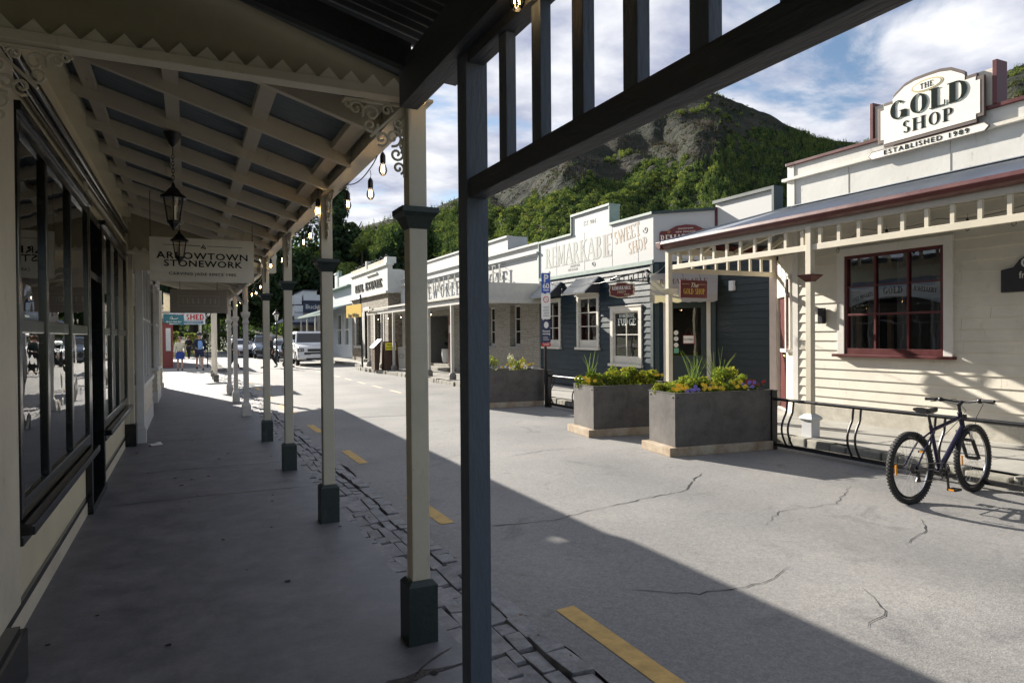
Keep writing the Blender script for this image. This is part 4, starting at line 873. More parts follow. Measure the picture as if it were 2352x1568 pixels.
for a, b in (((.15, 2.618), (.175, 2.663)), ((.175, 2.663), (.2, 2.618)), ((.15, 2.618), (.178, 2.636)), ((.2, 2.618), (.165, 2.626)), ((.162, 2.64), (.19, 2.612))): g.bar((a[0], f-.001, a[1]), (b[0], f-.001, b[1]), .005, .005)
g.build('emblem', ink, s)
for k in range(9): pass
Y = 13.6
s = hang_sign('hanging_sign', -.285, .665, 2.045, 2.475, Y, mat('taupe_signboard', (.27, .235, .20), .6, amt=.05), 'taupe grey sign with a thin pale border, hanging below the stonework sign', (-.12, .50))
pl = mat('pale_ink', (.50, .47, .42), .6); f = Y-.0115
g = MB(); serif(g, 'SELETTI', (.19, f, 2.225), (1, 0, 0), (0, 0, 1), (0, -1, 0), .085, .002, .15, .05, sp=.42); g.build('lettering', pl, s)
g = MB()
for a in ((-.15, 2.175, .53, 2.18), (-.15, 2.355, .53, 2.36), (-.15, 2.18, -.145, 2.355), (.525, 2.18, .53, 2.355)): g.box(a[0], f-.002, a[1], a[2], f, a[3])
g.build('border_line', pl, s)

# ---------- cream building with bay windows
b2 = thing('shop_building', (-3, 18, 0), 'cream weatherboard shop with white bay windows past the black windows', 'shop')
wt = mat('white_joinery', (.62, .62, .62), .5, amt=.05)
def bay(y0, y1, xo, nm):
    g = MB(); boards(g, (xo, y1), (xo, y0), .28, .78, .13, (1, 0)); boards(g, (xo, y0), (xo-.35, y0), .28, .78, .13, (0, -1)); g.box(xo-.35, y0+.001, 0, xo-.001, y1, .78); g.build('bay_base', creamw, b2)
    g = MB(); g.box(xo-.36, y0-.03, 0, xo+.03, y1, .27); g.box(xo-.36, y0-.04, .78, xo+.05, y1+.02, .86); g.build('bay_plinth', wt, b2, bevel=.008)
    g = MB(); n = max(2, int((y1-y0)/.85))
    for k in range(n+1): y = y0+(y1-y0)*k/n; g.box(xo-.06, y-.03 if k else y, .86, xo+.0, y+.03 if k < n else y, 3.0)
    g.box(xo-.36, y0, .86, xo-.30, y0+.05, 3.0); g.box(xo-.36, y0, 2.9, xo+.03, y1, 3.1); g.box(xo-.05, y0+.03, 1.9, xo-.01, y1-.03, 1.95); g.box(xo-.3, y0+.005, 1.9, xo-.06, y0+.045, 1.95); F = g.build('bay_frame', wt, b2, bevel=.005)
    g = MB(); g.box(xo-.035, y0+.03, .87, xo-.03, y1-.03, 2.9); g.box(xo-.3, y0+.02, .87, xo-.06, y0+.026, 2.9); g.build('window_pane', winglass, F)
bay(12.0, 15.6, -.68, 'a'); bay(18.6, 20.6, -.70, 'b')
g = MB(); wall(g, (-1.05, 11.6), (-1.05, 24.4), 0, 3.9, (1, 0), .15, [(.6, 3.9, .9, 2.9), (4.6, 6.2, 0, 2.3), (7.1, 8.9, .9, 2.9)]); g.box(-6, 11.56, 0, -1.2, 11.6, 4); g.box(-6, 24.25, 0, -1.2, 24.4, 3.9); g.box(-6.1, 11.6, 0, -6, 24.4, 3.9); g.build('wall', creamd, b2)
g = MB(); boards(g, (-1.05, 18.6), (-1.05, 15.6), 0, 3.0, .14, (1, 0), [(.8, 2.2, -1, 2.3)]); boards(g, (-1.05, 24.4), (-1.05, 20.6), 0, 3.0, .14, (1, 0)); g.build('weatherboards', creamw, b2)
g = MB(); g.box(-6.2, 11.6, 3.9, -.7, 24.5, 4.0); g.build('roof', darkc, b2)
g = MB(); g.box(-2.4, 11.8, 0, -2.3, 24.2, 3.2); g.build('inner_wall', interior, b2)
g = MB(); g.sqlathe([(.075, 0), (.075, .22), (.06, .24), (.05, .26), (.05, 2.75), (.07, 2.8), (.07, 3.0)], (-.66, 11.68, 0)); g.build('pilaster', wt, b2, bevel=.005)
for (ya, xa) in ((20.75, -.68), (24.1, -.72)):
    g = MB(); g.box(xa-.4, ya, .16, xa-.02, ya+.22, 3.1); g.box(xa-.4, ya-.02, 0, xa+.02, ya+.24, .16); g.build('pilaster', cream, b2, bevel=.006)
g = MB(); g.box(-1.3, 16.1, 0, -1.25, 17.7, 2.3); g.build('door', redp, b2)
# white posted verandah
def white_verandah(ya, yb, posts, px, label, xin=-.72, zt=2.62, h0=2.55):
    v = thing('verandah', (.1, (ya+yb)/2, 0), label, 'verandah')
    for i, y in enumerate(posts):
        g = MB(); g.sqlathe([(.085, 0), (.085, .20), (.07, .24), (.05, .28), (.05, 1.86), (.062, 1.88), (.062, 1.92), (.05, 1.94), (.05, 1.98), (.074, 2.02), (.086, 2.06), (.086, 2.10), (.05, 2.11), (.05, h0)], (px, y, 0)); P = g.build('post', trimw, v, bevel=.004)
        g = MB()
        for sg in (1, -1): g.bar((px, y+sg*.05, 2.28), (px, y+sg*.30, h0-.02), .05, .05)
        g.bar((px-.05, y, 2.28), (px-.30, y, h0-.02), .05, .05, up=(0, 1, 0)); g.build('post_bracket', trimw, P)
    g = MB(); g.bar((px, ya+.1, h0+.06), (px, yb-.1, h0+.06), .07, .16); g.build('beam', trimw, v, bevel=.004)
    k = int((yb-ya)/.9)
    for i in range(k+1):
        y = ya+.12+(yb-ya-.24)*i/k; x0, x1 = xin, px-.03; zf = lambda x: h0+.05+(px-x)*.27; g = MB()
        g.hexa([(x0, y-.022, zf(x0)), (x1, y-.022, zf(x1)), (x1, y+.022, zf(x1)), (x0, y+.022, zf(x0)), (x0, y-.022, zf(x0)+.1), (x1, y-.022, zf(x1)+.1), (x1, y+.022, zf(x1)+.1), (x0, y+.022, zf(x0)+.1)]); g.build('rafter', cream, v)
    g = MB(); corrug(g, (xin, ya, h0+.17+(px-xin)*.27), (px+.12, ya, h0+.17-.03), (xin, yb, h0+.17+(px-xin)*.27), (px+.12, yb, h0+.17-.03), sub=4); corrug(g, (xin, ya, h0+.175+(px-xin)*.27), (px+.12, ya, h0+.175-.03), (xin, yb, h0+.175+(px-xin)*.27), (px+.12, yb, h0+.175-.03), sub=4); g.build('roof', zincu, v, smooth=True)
    g = MB(); g.prism([(0, 0), (.05, 0), (.12, .07), (.13, .15), (0, .15)], (px+.11, ya, h0+.13), (1, 0, 0), (0, 0, 1), (0, 1, 0), yb-ya); g.build('gutter', trimw, v)
    g = MB(); g.prism([(xin, h0-.02), (px-.06, h0-.02), (px-.06, h0+.14), (xin, h0+.14+(px-xin)*.25)], (0, ya+.02, 0), (1, 0, 0), (0, 0, 1), (0, 1, 0), .025); g.build('gable_panel', cream, v)
    return v
white_verandah(11.32, 22.0, (14.66, 17.95, 20.72), 1.06, 'verandah on white moulded posts beside the bay window shop', h0=2.62)
v3 = white_verandah(26.2, 30.3, (), .90, 'short far verandah with white posts on dark footings by the walkers', xin=-.75)
for y in (26.3, 27.9, 29.8):
    g = MB(); g.box(.855, y-.045, .25, .945, y+.045, 2.58); P = g.build('post', trimw, v3, bevel=.004); g = MB(); g.box(.81, y-.09, -.01, .99, y+.09, .25); g.build('post_footing', mat('dark_footing', (.10, .10, .10), .7), P)
g = MB(); g.box(.77, 28.95, 1.02, .80, 29.35, 1.98); o = g.build('post_sign', black, v3); sans('lettering', 'GALLERY', (.79, 28.93, 1.5), (0, 0, 1), (0, -1, 0), .11, pl, v3)
# far left: red shop and its verandah
rs = thing('shop_building', (-3, 46, 0), 'red fronted shop at the far end of the footpath', 'shop')
g = MB(); g.box(-8, 43.5, 0, -1.35, 52, 3.6); g.build('wall', mat('red_boards', (.16, .012, .018), .5, amt=.15, scale=2), rs)
g = MB(); g.box(-8.2, 43.3, 3.6, -1.1, 52.2, 3.7); g.build('roof', darkc, rs)
g = MB(); g.box(-1.33, 44.0, .3, -1.28, 44.5, 2.2); g.build('door', mat('red_door', (.18, .012, .02), .4), rs); 
g = MB(); g.box(-2.6, 43.46, .9, -1.9, 43.49, 2.1); g.build('window', wt, rs)
g = MB(); g.box(-1.345, 44.8, 0, -1.2, 45.0, 3.0); g.box(-1.345, 47.0, 0, -1.2, 47.2, 3.0); g.build('pilaster', trimw, rs)
kb = thing('kiosk', (-1.0, 40.3, 0), 'tall red kiosk with a glazed door behind the woman', 'kiosk')
g = MB(); g.box(-1.5, 39.9, 0, -.72, 40.7, 2.35); g.box(-1.55, 39.85, 2.35, -.67, 40.75, 2.45); g.build('body', MATS['red_door'], kb, bevel=.02)
g = MB(); g.box(-1.05, 39.87, .9, -.82, 39.895, 2.1); g.build('window', MATS['white_joinery'], kb)
v5 = white_verandah(40.8, 46, (), .9, 'farthest white verandah beside the red shop', xin=-1.3, h0=2.65)
for y in (41, 43.4, 45.8): g = MB(); g.box(.6, y-.045, 0, .69, y+.045, 2.66); g.build('post', trimw, v5)
s = thing('hanging_sign', (.0, 39.0, 2.3), 'white and red shed sign hanging low over the far footpath', 'sign')
f = 38.97
g = MB(); g.box(-.86, 39.0, 2.27, .84, 39.04, 2.90); g.build('board', mat('white_signboard', (.8, .8, .78), .5), s)
rd = mat('sign_red', (.55, .02, .02), .5); g = MB(); serif(g, 'THE', (-.42, f+.02, 2.52), (1, 0, 0), (0, 0, 1), (0, -1, 0), .30, .006, .2, .1, ser=False, sx=.8); serif(g, 'SHED', (.36, f+.02, 2.52), (1, 0, 0), (0, 0, 1), (0, -1, 0), .30, .006, .22, .1, ser=False, sx=.95); g.build('lettering', rd, s)
g = MB(); g.box(-.8, f+.01, 2.33, .74, f+.03, 2.47); g.build('blue_band', mat('sign_blue', (.10, .22, .32), .5), s); sans('lettering', 'AND TAKEAWAYS', (.1, f+.004, 2.40), (1, 0, 0), (0, -1, 0), .13, MATS['white_signboard'], s)
g = MB(); g.box(-.86, f+.015, 2.27, .84, f+.03, 2.29); g.build('frame_line', MATS['sign_blue'], s)
g = MB(); g.tube([(-.5, 39.02, 2.9), (-.5, 39.02, 3.1)], .01, 5); g.tube([(.5, 39.02, 2.9), (.5, 39.02, 3.1)], .01, 5); g.bar((-1.6, 39.02, 3.12), (.95, 39.02, 3.12), .05, .05); g.bar((.93, 39.02, 0), (.93, 39.02, 3.12), .05, .05); g.build('hanger', black, s)
s = thing('hanging_sign', (-.5, 30.6, 2.2), 'small teal blue sign with a bird emblem at the left of the shed sign', 'sign')
g = MB(); g.hexa([(-.88, 30.4, 2.19), (-.14, 30.9, 2.14), (-.14, 30.93, 2.14), (-.88, 30.43, 2.19), (-.88, 30.4, 2.56), (-.14, 30.9, 2.53), (-.14, 30.93, 2.53), (-.88, 30.43, 2.56)]); g.build('board', mat('teal_signboard', (.03, .16, .24), .45), s)
sans('lettering', 'BLACK TEAL BAY', (-.5, 30.62, 2.24), (.83, .56, 0), (.56, -.83, 0), .085, MATS['white_signboard'], s)
g = MB(); g.tube([(-.65, 30.53, 2.38), (-.55, 30.6, 2.36), (-.42, 30.69, 2.37), (-.35, 30.73, 2.40)], .012, 5); g.tube([(-.55, 30.6, 2.36), (-.57, 30.59, 2.45), (-.62, 30.56, 2.44)], .009, 5); g.build('emblem', MATS['white_signboard'], s)
g = MB(); g.bar((-1.1, 30.65, 2.62), (-.1, 30.9, 2.62), .03, .03); g.bar((-1.1, 30.65, 0), (-1.1, 30.65, 2.62), .05, .05); g.tube([(-.6, 30.6, 2.55), (-.6, 30.7, 2.62)], .006, 4); g.build('hanger', black, s)

# ---------- festoon lights along the left verandahs
filament = emit('lamp_filament', (1.0, .62, .25), 26.0)
def bulb_proto():
    p = thing('bulb_tmp', (0, 0, 0), '', '')
    g = MB(); g.tube([(0, 0, 0), (.004, 0, -.03), (0, 0, -.055)], .0022, 5); g.lathe([(.016, -.125), (.018, -.115), (.018, -.075), (.012, -.06), (.004, -.05)], (0, 0, 0), 10); a = g.build('socket', black, p, smooth=True)
    g = MB(); g.lathe([(.002, -.205), (.014, -.200), (.024, -.185), (.028, -.168), (.025, -.150), (.016, -.130), (.013, -.12)], (0, 0, 0), 14); b = g.build('bulb', bulbglass, a, smooth=True)
    g = MB()
    for k in (-.006, .006): g.tube([(k, 0, -.135), (k*1.4, 0, -.180)], .0023, 5)
    c = g.build('filament', filament, a); return p, a, b, c
bp = bulb_proto()
def festoon(pts, bulbs, label, group=None, lit=True):
    """pts: cable points; bulbs: hanging points; each socket is a part with bulb and filament"""
    t = thing('festoon_lights', pts[0], label, 'string lights', group); P = []
    for a, b in zip(pts[:-1], pts[1:]):
        a, b = Vector(a), Vector(b); sag = (b-a).length*.05
        for i in range(6): q = i/6; p = a.lerp(b, q); p.z -= sag*4*q*(1-q); P.append(p)
    P.append(Vector(pts[-1])); g = MB(); g.tube(P, .0042, 5); g.build('cable', black, t)
    for x, y, z in bulbs:
        s = bp[1].copy(); COL.objects.link(s); s.parent = t; s.location = Vector((x, y, z))-Vector(pts[0])
        for q in ((bp[2], bp[3]) if lit else (bp[2],)): c = q.copy(); COL.objects.link(c); c.parent = s
    return t
bx = 1.16
fp = [(.98, .2, 2.93), (.97, 1.95, 2.93), (1.0, 3.20, 2.915), (1.13, 3.45, 2.86), (1.15, 4.28, 2.855), (1.15, 4.62, 2.76), (1.15, 5.35, 2.80), (1.13, 5.75, 2.83), (1.02, 5.93, 2.86), (1.13, 6.3, 2.83), (1.15, 7.6, 2.82), (1.13, 8.25, 2.82), (1.02, 8.44, 2.86), (1.15, 8.8, 2.83), (1.15, 10.1, 2.84), (1.12, 11.0, 2.8), (1.16, 13.5, 2.62), (1.16, 15.5, 2.60), (1.16, 18, 2.62), (1.16, 20.7, 2.62)]
fb = [(.98, 1.97, 2.86), (1.06, 3.20, 2.945), (1.15, 4.28, 2.84), (1.15, 4.61, 2.745), (1.15, 5.34, 2.80), (1.02, 5.93, 2.84), (1.15, 7.15, 2.80), (1.15, 7.6, 2.79), (1.15, 8.67, 2.80), (1.15, 9.4, 2.78), (1.13, 10.6, 2.82), (1.16, 12.6, 2.64), (1.16, 13.4, 2.58), (1.16, 14.3, 2.60), (1.16, 15.4, 2.56), (1.16, 16.4, 2.58), (1.16, 17.6, 2.60), (1.16, 18.8, 2.58), (1.16, 20.2, 2.6)]
festoon(fp, fb, 'warm bulbs strung along the edge of the left verandahs')
# ================================================================== RIGHT SIDE
WEST = (-1, 0, 0); RU = (0, -1, 0); UP = (0, 0, 1)
GX = 9.9
def xwin(parent, X, y0, y1, z0, z1, frame_m, sash_m, cols=2, rows=3, fw=.09, sill=True, tall_bottom=0.0, glassm=None, fname='window', d=.035):
    """window in a wall facing -X: casing proud of the boards, sash bars, pane; parts of parent"""
    g = MB(); g.box(X-d, y0-fw, z0, X+.02, y0, z1+fw); g.box(X-d, y1, z0, X+.02, y1+fw, z1+fw); g.box(X-d, y0, z1, X+.02, y1, z1+fw); g.box(X-d-.02, y0-fw-.03, z1+fw, X, y1+fw+.03, z1+fw+.025)
    F = g.build(fname, frame_m, parent, bevel=.004)
    if sill: g = MB(); g.box(X-d-.05, y0-fw-.04, z0-.07, X+.02, y1+fw+.04, z0); g.build('sill', frame_m, F, bevel=.006)
    g = MB(); s = .04; g.box(X-.012, y0, z0, X+.03, y0+s, z1); g.box(X-.012, y1-s, z0, X+.03, y1, z1); g.box(X-.012, y0+s, z1-s, X+.03, y1-s, z1); g.box(X-.012, y0+s, z0, X+.03, y1-s, z0+s+tall_bottom)
    a, b = z0+s+tall_bottom, z1-s
    for i in range(1, rows): z = a+(b-a)*i/rows; g.box(X-.006, y0+s, z-.011, X+.028, y1-s, z+.011)
    for i in range(1, cols): y = y0+(y1-y0)*i/cols; g.box(X-.008, y-.011, a, X+.029, y+.011, b)
    g.build('sash', sash_m, F)
    g = MB(); g.box(X+.014, y0+s*.5, z0+s*.5, X+.018, y1-s*.5, z1-s*.5); g.build('pane', glassm or winglass, F)
    return F
# ---------- gold shop -------------------------------------------------
gs = thing('shop_building', (12.5, 4, .1), 'cream weatherboard gold shop with dark red window and corner door', 'shop')
win = (5.98+.05, 7.66, 1.27, 2.86)   # y0,y1,z0,z1
Ye = 8.72
g = MB(); boards(g, (GX, Ye-.10), (GX, -8), .34, 3.55, .163, (-1, 0), [(Ye-.10-y1, Ye-.10-y0, z0, z1) for y0, y1, z0, z1 in ((win[0]-.02, win[1]+.02, win[2]-.0, win[3]),)], d=.024)
g.build('weatherboards', creamw, gs)
g = MB(); wall(g, (GX+.004, Ye), (GX+.004, -8), .30, 3.86, (-1, 0), .16, [(Ye-win[1], Ye-win[0], win[2], win[3])]); g.box(17, -8, .1, 17.1, 10.8, 4.4); g.box(10.1, -8.1, .1, 17, -8, 4.4); g.box(11.5, 10.7, .1, 17, 10.8, 4.3); g.build('wall', creamw, gs)
g = MB(); g.box(GX-.035, -8, .05, GX+.2, Ye+.02, .33); g.build('concrete_plinth', paving('old_concrete', (.32, .30, .25), (.50, .47, .40), 6), gs, bevel=.008)
g = MB(); g.box(GX+.17, -7.9, .12, 16.9, 8.6, .16); g.build('floor', mat('timber_floor', (.10, .06, .035), .6, amt=.2), gs)
g = MB(); g.box(12.6, 3.0, .16, 12.65, 8.6, 3.4); g.box(GX+.17, 3.0, 3.3, 12.6, 8.6, 3.35); g.build('inner_wall', mat('gold_inner', (.14, .125, .105), .8, amt=.2), gs)
g = MB(); g.box(GX-.03, Ye-.11, .33, GX+.14, Ye+.01, 3.86); g.build('corner_board', trimw, gs, bevel=.004)
# window: cream casing, red sash
y0, y1, z0, z1 = win
g = MB(); cw = .135; g.box(GX-.045, y0-cw, z0-.03, GX+.02, y0, z1+.13); g.box(GX-.045, y1, z0-.03, GX+.02, y1+cw, z1+.13); g.box(GX-.045, y0, z1, GX+.02, y1, z1+.13); F = g.build('window', trimw, gs, bevel=.006)
g = MB(); g.box(GX-.13, y0-cw-.04, z0-.075, GX+.02, y1+cw+.04, z0-.03); g.build('sill', redp, F, bevel=.01)
g = MB(); g.box(GX-.03, y0, z0-.03, GX+.05, y1, z0+.065); g.box(GX-.03, y0, z1-.05, GX+.05, y1, z1); g.box(GX-.03, y0, z0+.065, GX+.05, y0+.05, z1-.05); g.box(GX-.03, y1-.05, z0+.065, GX+.05, y1, z1-.05)
for q in (1, 2): y = y0+(y1-y0)*q/3; g.box(GX-.024, y-.016, z0+.065, GX+.045, y+.016, z1-.05)
g.box(GX-.026, y0+.05, 1.87, GX+.047, y1-.05, 1.905); g.box(GX-.022, y0+.05, 2.34, GX+.043, y1-.05, 2.358)
g.build('sash', redp, F, bevel=.003)
g = MB(); g.box(GX+.012, y0+.03, z0+.04, GX+.016, y1-.03, z1-.03); g.build('pane', glass('gold_glass', (.8, .82, .84), 1.5, boost=1.3), F)
# arched white banner in three panes
bw = mat('banner_white', (.62, .66, .67), .6); g = MB()
def arch(t): return 2.18-.17*abs(2*t-1)**1.9
for k in range(3):
    a, b = k/3+.018, (k+1)/3-.018; P = [(a, 2.335), (b, 2.335)]+[(b-(b-a)*i/8, arch(b-(b-a)*i/8)-.02) for i in range(9)]
    g.prism([(q*(y1-y0), z) for q, z in P], (GX+.022, y1, 0), (0, -1, 0), UP, (1, 0, 0), .003)
g.build('window_banner', bw, F)
g = MB(); serif(g, 'GOLD', (GX+.0215, (y0+y1)/2, 2.20), RU, UP, WEST, .105, .001, .26, .12); serif(g, 'GOLD NUGGETS', (GX+.0215, y1-.30, 2.145), (0, -1, .24), (0, .24, 1), WEST, .062, .001, .24, .1, sx=.66); serif(g, 'JEWELLERY', (GX+.0215, y0+.31, 2.20), (0, -1, -.16), (0, -.16, 1), WEST, .07, .001, .24, .1, sx=.78)
g.build('banner_lettering', ink, F)
sans('banner_lettering', 'NATURAL', (GX+.0208, y1-.18, 2.26), RU, WEST, .04, mat('grey_ink', (.15, .2, .22), .6), F); sans('banner_lettering', 'GOLD NUGGET', (GX+.0208, y0+.28, 2.30), RU, WEST, .035, MATS['grey_ink'], F)
g = MB(); cur = mat('shop_curtain', (.40, .37, .33), .8, amt=.15)
for (ya, yb) in ((y0+.05, y0+.42), (y1-.36, y1-.16), (y0+.75, y0+.98)): corrug(g, (GX+.35, ya, 1.2), (GX+.35, ya, 2.2), (GX+.35, yb, 1.2), (GX+.35, yb, 2.2), .06, .018)
g.build('curtain', cur, gs, smooth=True)
g = MB(); g.box(GX+.20, y0, 1.12, GX+.9, y1, 1.16); g.box(GX+.18, y1-.12, 1.16, GX+.24, y1-.05, 1.9); g.box(GX+.18, y1-.68, 1.16, GX+.24, y1-.61, 1.9); g.build('display_shelf', mat('honey_wood', (.28, .15, .06), .5, amt=.2, scale=5), gs)
# parapet
g = MB(); g.box(GX+.003, -8, 3.86, GX+.13, Ye+.12, 4.36); g.box(GX-.0, -8, 4.36, GX+.13, Ye+.12, 4.62); g.build('parapet', white_weathered, gs)
g = MB(); g.box(GX-.08, -8, 4.35, GX-.001, Ye+.20, 4.40); g.build('parapet_ledge', creamw, gs, bevel=.006)
g = MB(); g.box(GX-.03, Ye-.04, 3.86, GX-.001, Ye+.12, 4.345); g.box(GX-.02, Ye-.02, 4.405, GX-.001, Ye+.12, 4.615); g.build('parapet_pier', creamw, gs)
g = MB(); g.box(GX-.05, -8, 4.62, GX+.16, Ye+.14, 4.67); g.build('parapet_cap', redp, gs, bevel=.006)
g = MB(); seam = mat('panel_seam', (.35, .33, .29), .8)
for y in (7.6, 5.95, 4.3, 2.6): g.box(GX-.004, y-.004, 3.9, GX+.0028, y+.004, 4.345)
g.build('parapet_seam', seam, gs)
g = MB(); g.box(GX, 5.36, 4.67, GX+.14, 7.12, 5.18); g.build('raised_parapet', creamw, gs); g = MB(); g.box(GX-.06, 5.30, 4.67, GX+.18, 5.36, 5.26); g.build('raised_parapet_cap', redp, gs, bevel=.005); g = MB(); g.box(GX-.05, 7.12, 4.67, GX+.17, 7.18, 5.24); g.build('raised_parapet_cap', redp, gs, bevel=.005)
g = MB(); g.hexa([(GX+.14, -8, 4.3), (17, -8, 4.3), (17, 10.8, 4.3), (GX+.14, 8.6, 4.3), (GX+.14, -8, 4.34), (17, -8, 4.34), (17, 10.8, 4.34), (GX+.14, 8.6, 4.34)]); g.build('roof', zinc, gs)
# chamfered corner with narrow window and red door, end pillar
ca, cb = Vector((GX, Ye)), Vector((10.86, 10.02)); cu = (cb-ca).normalized(); cn = Vector((-cu.y, cu.x)); Lc = (cb-ca).length
def cp(s, o, z): p = ca+cu*s+cn*o; return (p.x, p.y, z)
g = MB(); wall(g, tuple(cb), tuple(ca), .1, 3.8, tuple(cn), .12, [(.12, .95, .12, 2.3), (Lc-.5, Lc-.18, 1.35, 2.6)]); g.build('corner_wall', creamw, gs)
def cbx(mb, s0, s1, o0, o1, z0, z1): return mb.hexa([cp(s0, o0, z0), cp(s1, o0, z0), cp(s1, o1, z0), cp(s0, o1, z0), cp(s0, o0, z1), cp(s1, o0, z1), cp(s1, o1, z1), cp(s0, o1, z1)])
g = MB(); cbx(g, .14, .20, .002, .05, 1.3, 2.66); cbx(g, .48, .54, .002, .05, 1.3, 2.66); cbx(g, .20, .48, .002, .045, 2.6, 2.66); F = g.build('window', trimw, gs); g = MB(); cbx(g, .10, .58, .002, .13, 1.24, 1.30); g.build('sill', trimw, F)
g = MB(); cbx(g, .20, .24, .0, .02, 1.3, 2.6); cbx(g, .44, .48, .0, .02, 1.3, 2.6); cbx(g, .24, .44, .0, .02, 1.3, 1.36); cbx(g, .24, .44, .0, .02, 2.3, 2.34); g.build('sash', redp, F); g = MB(); cbx(g, .2, .48, -.02, -.015, 1.3, 2.6); g.build('pane', winglass, F)
g = MB(); cbx(g, Lc-.93, Lc-.14, -.10, -.05, .12, 2.3); D = g.build('door', redp, gs); g = MB(); p = cp(Lc-.85, -.0, 1.15); g.sphere(p, .03, 6); g.build('handle', mat('brass', (.6, .38, .1), .25, metal=1), D, smooth=True)
g = MB(); g.box(10.80, 9.96, .1, 10.98, 10.14, 3.75); g.build('corner_pillar', mat('pinkish_trim', (.62, .52, .45), .55, amt=.05), gs, bevel=.005); g = MB(); g.box(10.76, 9.92, .1, 11.0, 10.18, .32); g.build('pillar_base', trimw, gs, bevel=.006)
g = MB(); g.cbox((GX-.06, 6.5, 2.06-.02), (.001, .001, .001)) if False else g.box(GX-.12, 8.02, 1.75, GX-.03, 8.12, 2.02); g.build('wall_lamp', black, gs, bevel=.01)

# verandah of the gold shop
VX = 8.06
gvd = thing('verandah', (9, 3, .1), 'cream verandah of the gold shop with red gutter and upright slats', 'verandah')
vr = mat('verandah_cream', (.56, .51, .40), .5, amt=.06, scale=3)
fas = mat('stone_fascia', (.42, .39, .33), .55, amt=.08)
g = MB(); g.box(VX-.02, -8, 3.09, VX+.03, 9.98, 3.21); g.build('fascia', fas, gvd)
gut = MB(); gut.prism([(0, .10), (-.13, .10), (-.14, .05), (-.11, -.0), (-.05, -.03), (0, -.03)], (VX-.021, -8, 3.20), (1, 0, 0), UP, (0, 1, 0), 18.12); gut.build('gutter', redp, gvd, bevel=.008)
g = MB(); g.prism([(0, .10), (.13, .10), (.14, .05), (.11, 0), (.05, -.03), (0, -.03)], (VX-.16, 10.0, 3.20), (0, 1, 0), UP, (1, 0, 0), 2.9); g.build('gutter', redp, gvd, bevel=.008)
g = MB(); g.box(VX, -8, 2.78, VX+.045, 10.03, 2.865); g.build('lower_rail', vr, gvd, bevel=.004)
y = 9.70; n = 0
while y > -1.5:
    if abs(y-6.83) > .1 and abs(y-3.7) > .1: g = MB(); g.box(VX+.004, y-.025, 2.865, VX+.040, y+.025, 3.09); g.build('slat', vr, gvd)
    y -= .3045
def gpost(x, y, nm):
    g = MB(); g.box(x-.045, y-.045, .42, x+.045, y+.045, 3.12); P = g.build('post', vr, gvd, bevel=.005)
    g = MB(); g.sqlathe([(.048, 2.33), (.07, 2.36), (.115, 2.41), (.125, 2.43), (.05, 2.44)], (x, y, 0)); g.build('post_collar', redp if nm else vr, P)
    g = MB(); g.sqlathe([(.085, .10), (.085, .33), (.115, .36), (.105, .39), (.06, .43)], (x, y, 0)); g.build('post_base', white, P, bevel=.003)
gpost(VX+.02, 6.83, 1); gpost(VX+.02, 3.7, 1); gpost(VX+.02, 9.98, 0); gpost(VX+.02, .6, 1)
g = MB(); g.box(VX+.05, 9.99, 2.74, 10.82, 10.035, 2.83); g.box(VX+.05, 9.97, 3.08, 10.82, 10.02, 3.20); g.build('end_rail', vr, gvd, bevel=.004)
for k in range(9): x = VX+.32+.295*k; g = MB(); g.box(x-.025, 9.995, 2.83, x+.025, 10.03, 3.08); g.build('slat', vr, gvd)
# roof with hipped end; ribs run down the slope
zt, zb_ = 3.87, 3.29; ex_ = VX-.12; hip = (10.9, 9.0)
g = MB(); corrug(g, (ex_, -8, zb_), (GX-.001, -8, zt), (ex_, Ye, zb_), (GX-.001, Ye, zt), sub=5); corrug(g, (ex_, -8, zb_-.006), (GX-.001, -8, zt-.006), (ex_, Ye, zb_-.006), (GX-.001, Ye, zt-.006), sub=5)
g.add([(ex_, Ye, zb_), (ex_, 10.16, zb_), (10.9, 10.16, zb_+.02), (10.9, Ye+.3, zt), (GX, Ye, zt)], [(0, 1, 4), (1, 2, 3, 4)]); g.build('roof', zinc, gvd, smooth=False)
g = MB(); g.bar((ex_, 10.16, zb_+.01), (GX, Ye+.05, zt+.02), .10, .02); g.bar((GX-.03, -8, zt+.012), (GX-.03, Ye, zt+.012), .09, .012); g.build('roof_flashing', zinc, gvd)
for k in range(14):
    y = 8.5-k*.9; g = MB(); g.bar((VX+.03, y, 3.20), (GX-.005, y, 3.72), .045, .09); g.build('rafter', vr, gvd)
g = MB(); g.bar((VX+.05, 9.95, 3.2), (GX+.1, 8.8, 3.74), .05, .1)
g.build('hip_rafter', vr, gvd)
for x, yb in ((8.9, 9.3), (9.7, 9.0), (10.4, 9.4)): g = MB(); g.bar((x, 9.97, 3.18), (x, yb, 3.42), .045, .08); g.build('rafter', vr, gvd)
# signs of the gold shop
s = thing('shop_sign', (9.8, 6.2, 4.5), 'large cream board with scrolled top on the parapet, lettered for the gold shop', 'sign')
out_ = mat('umber_border', (.085, .06, .05), .5, amt=.1)
def outline(w, h, i=0.0):
    # half profile from centre top to bottom right, coords (y right positive)
    R_ = [(0, h+.24-i), (.12*w, h+.235-i), (.22*w, h+.20-i), (.32*w, h+.10-i), (.34*w+0, h+.07-i), (.345*w-i*.2, h-.0-i), (.44*w-i*.2, h-.0-i), (.44*w-i*.3, h-.055-i), (.5*w-i, h-.055-i), (.5*w-i, .07+i), (.44*w-i*.2, .07+i), (.44*w-i*.2, 0+i)]
    return R_+[(-a, b) for a, b in reversed(R_) if a > 0]
w_, h_ = 1.56, .68
g = MB(); g.prism(outline(w_, h_), (9.80, 6.22, 4.47), RU, UP, (1, 0, 0), .05); g.build('board', out_, s, bevel=.004)
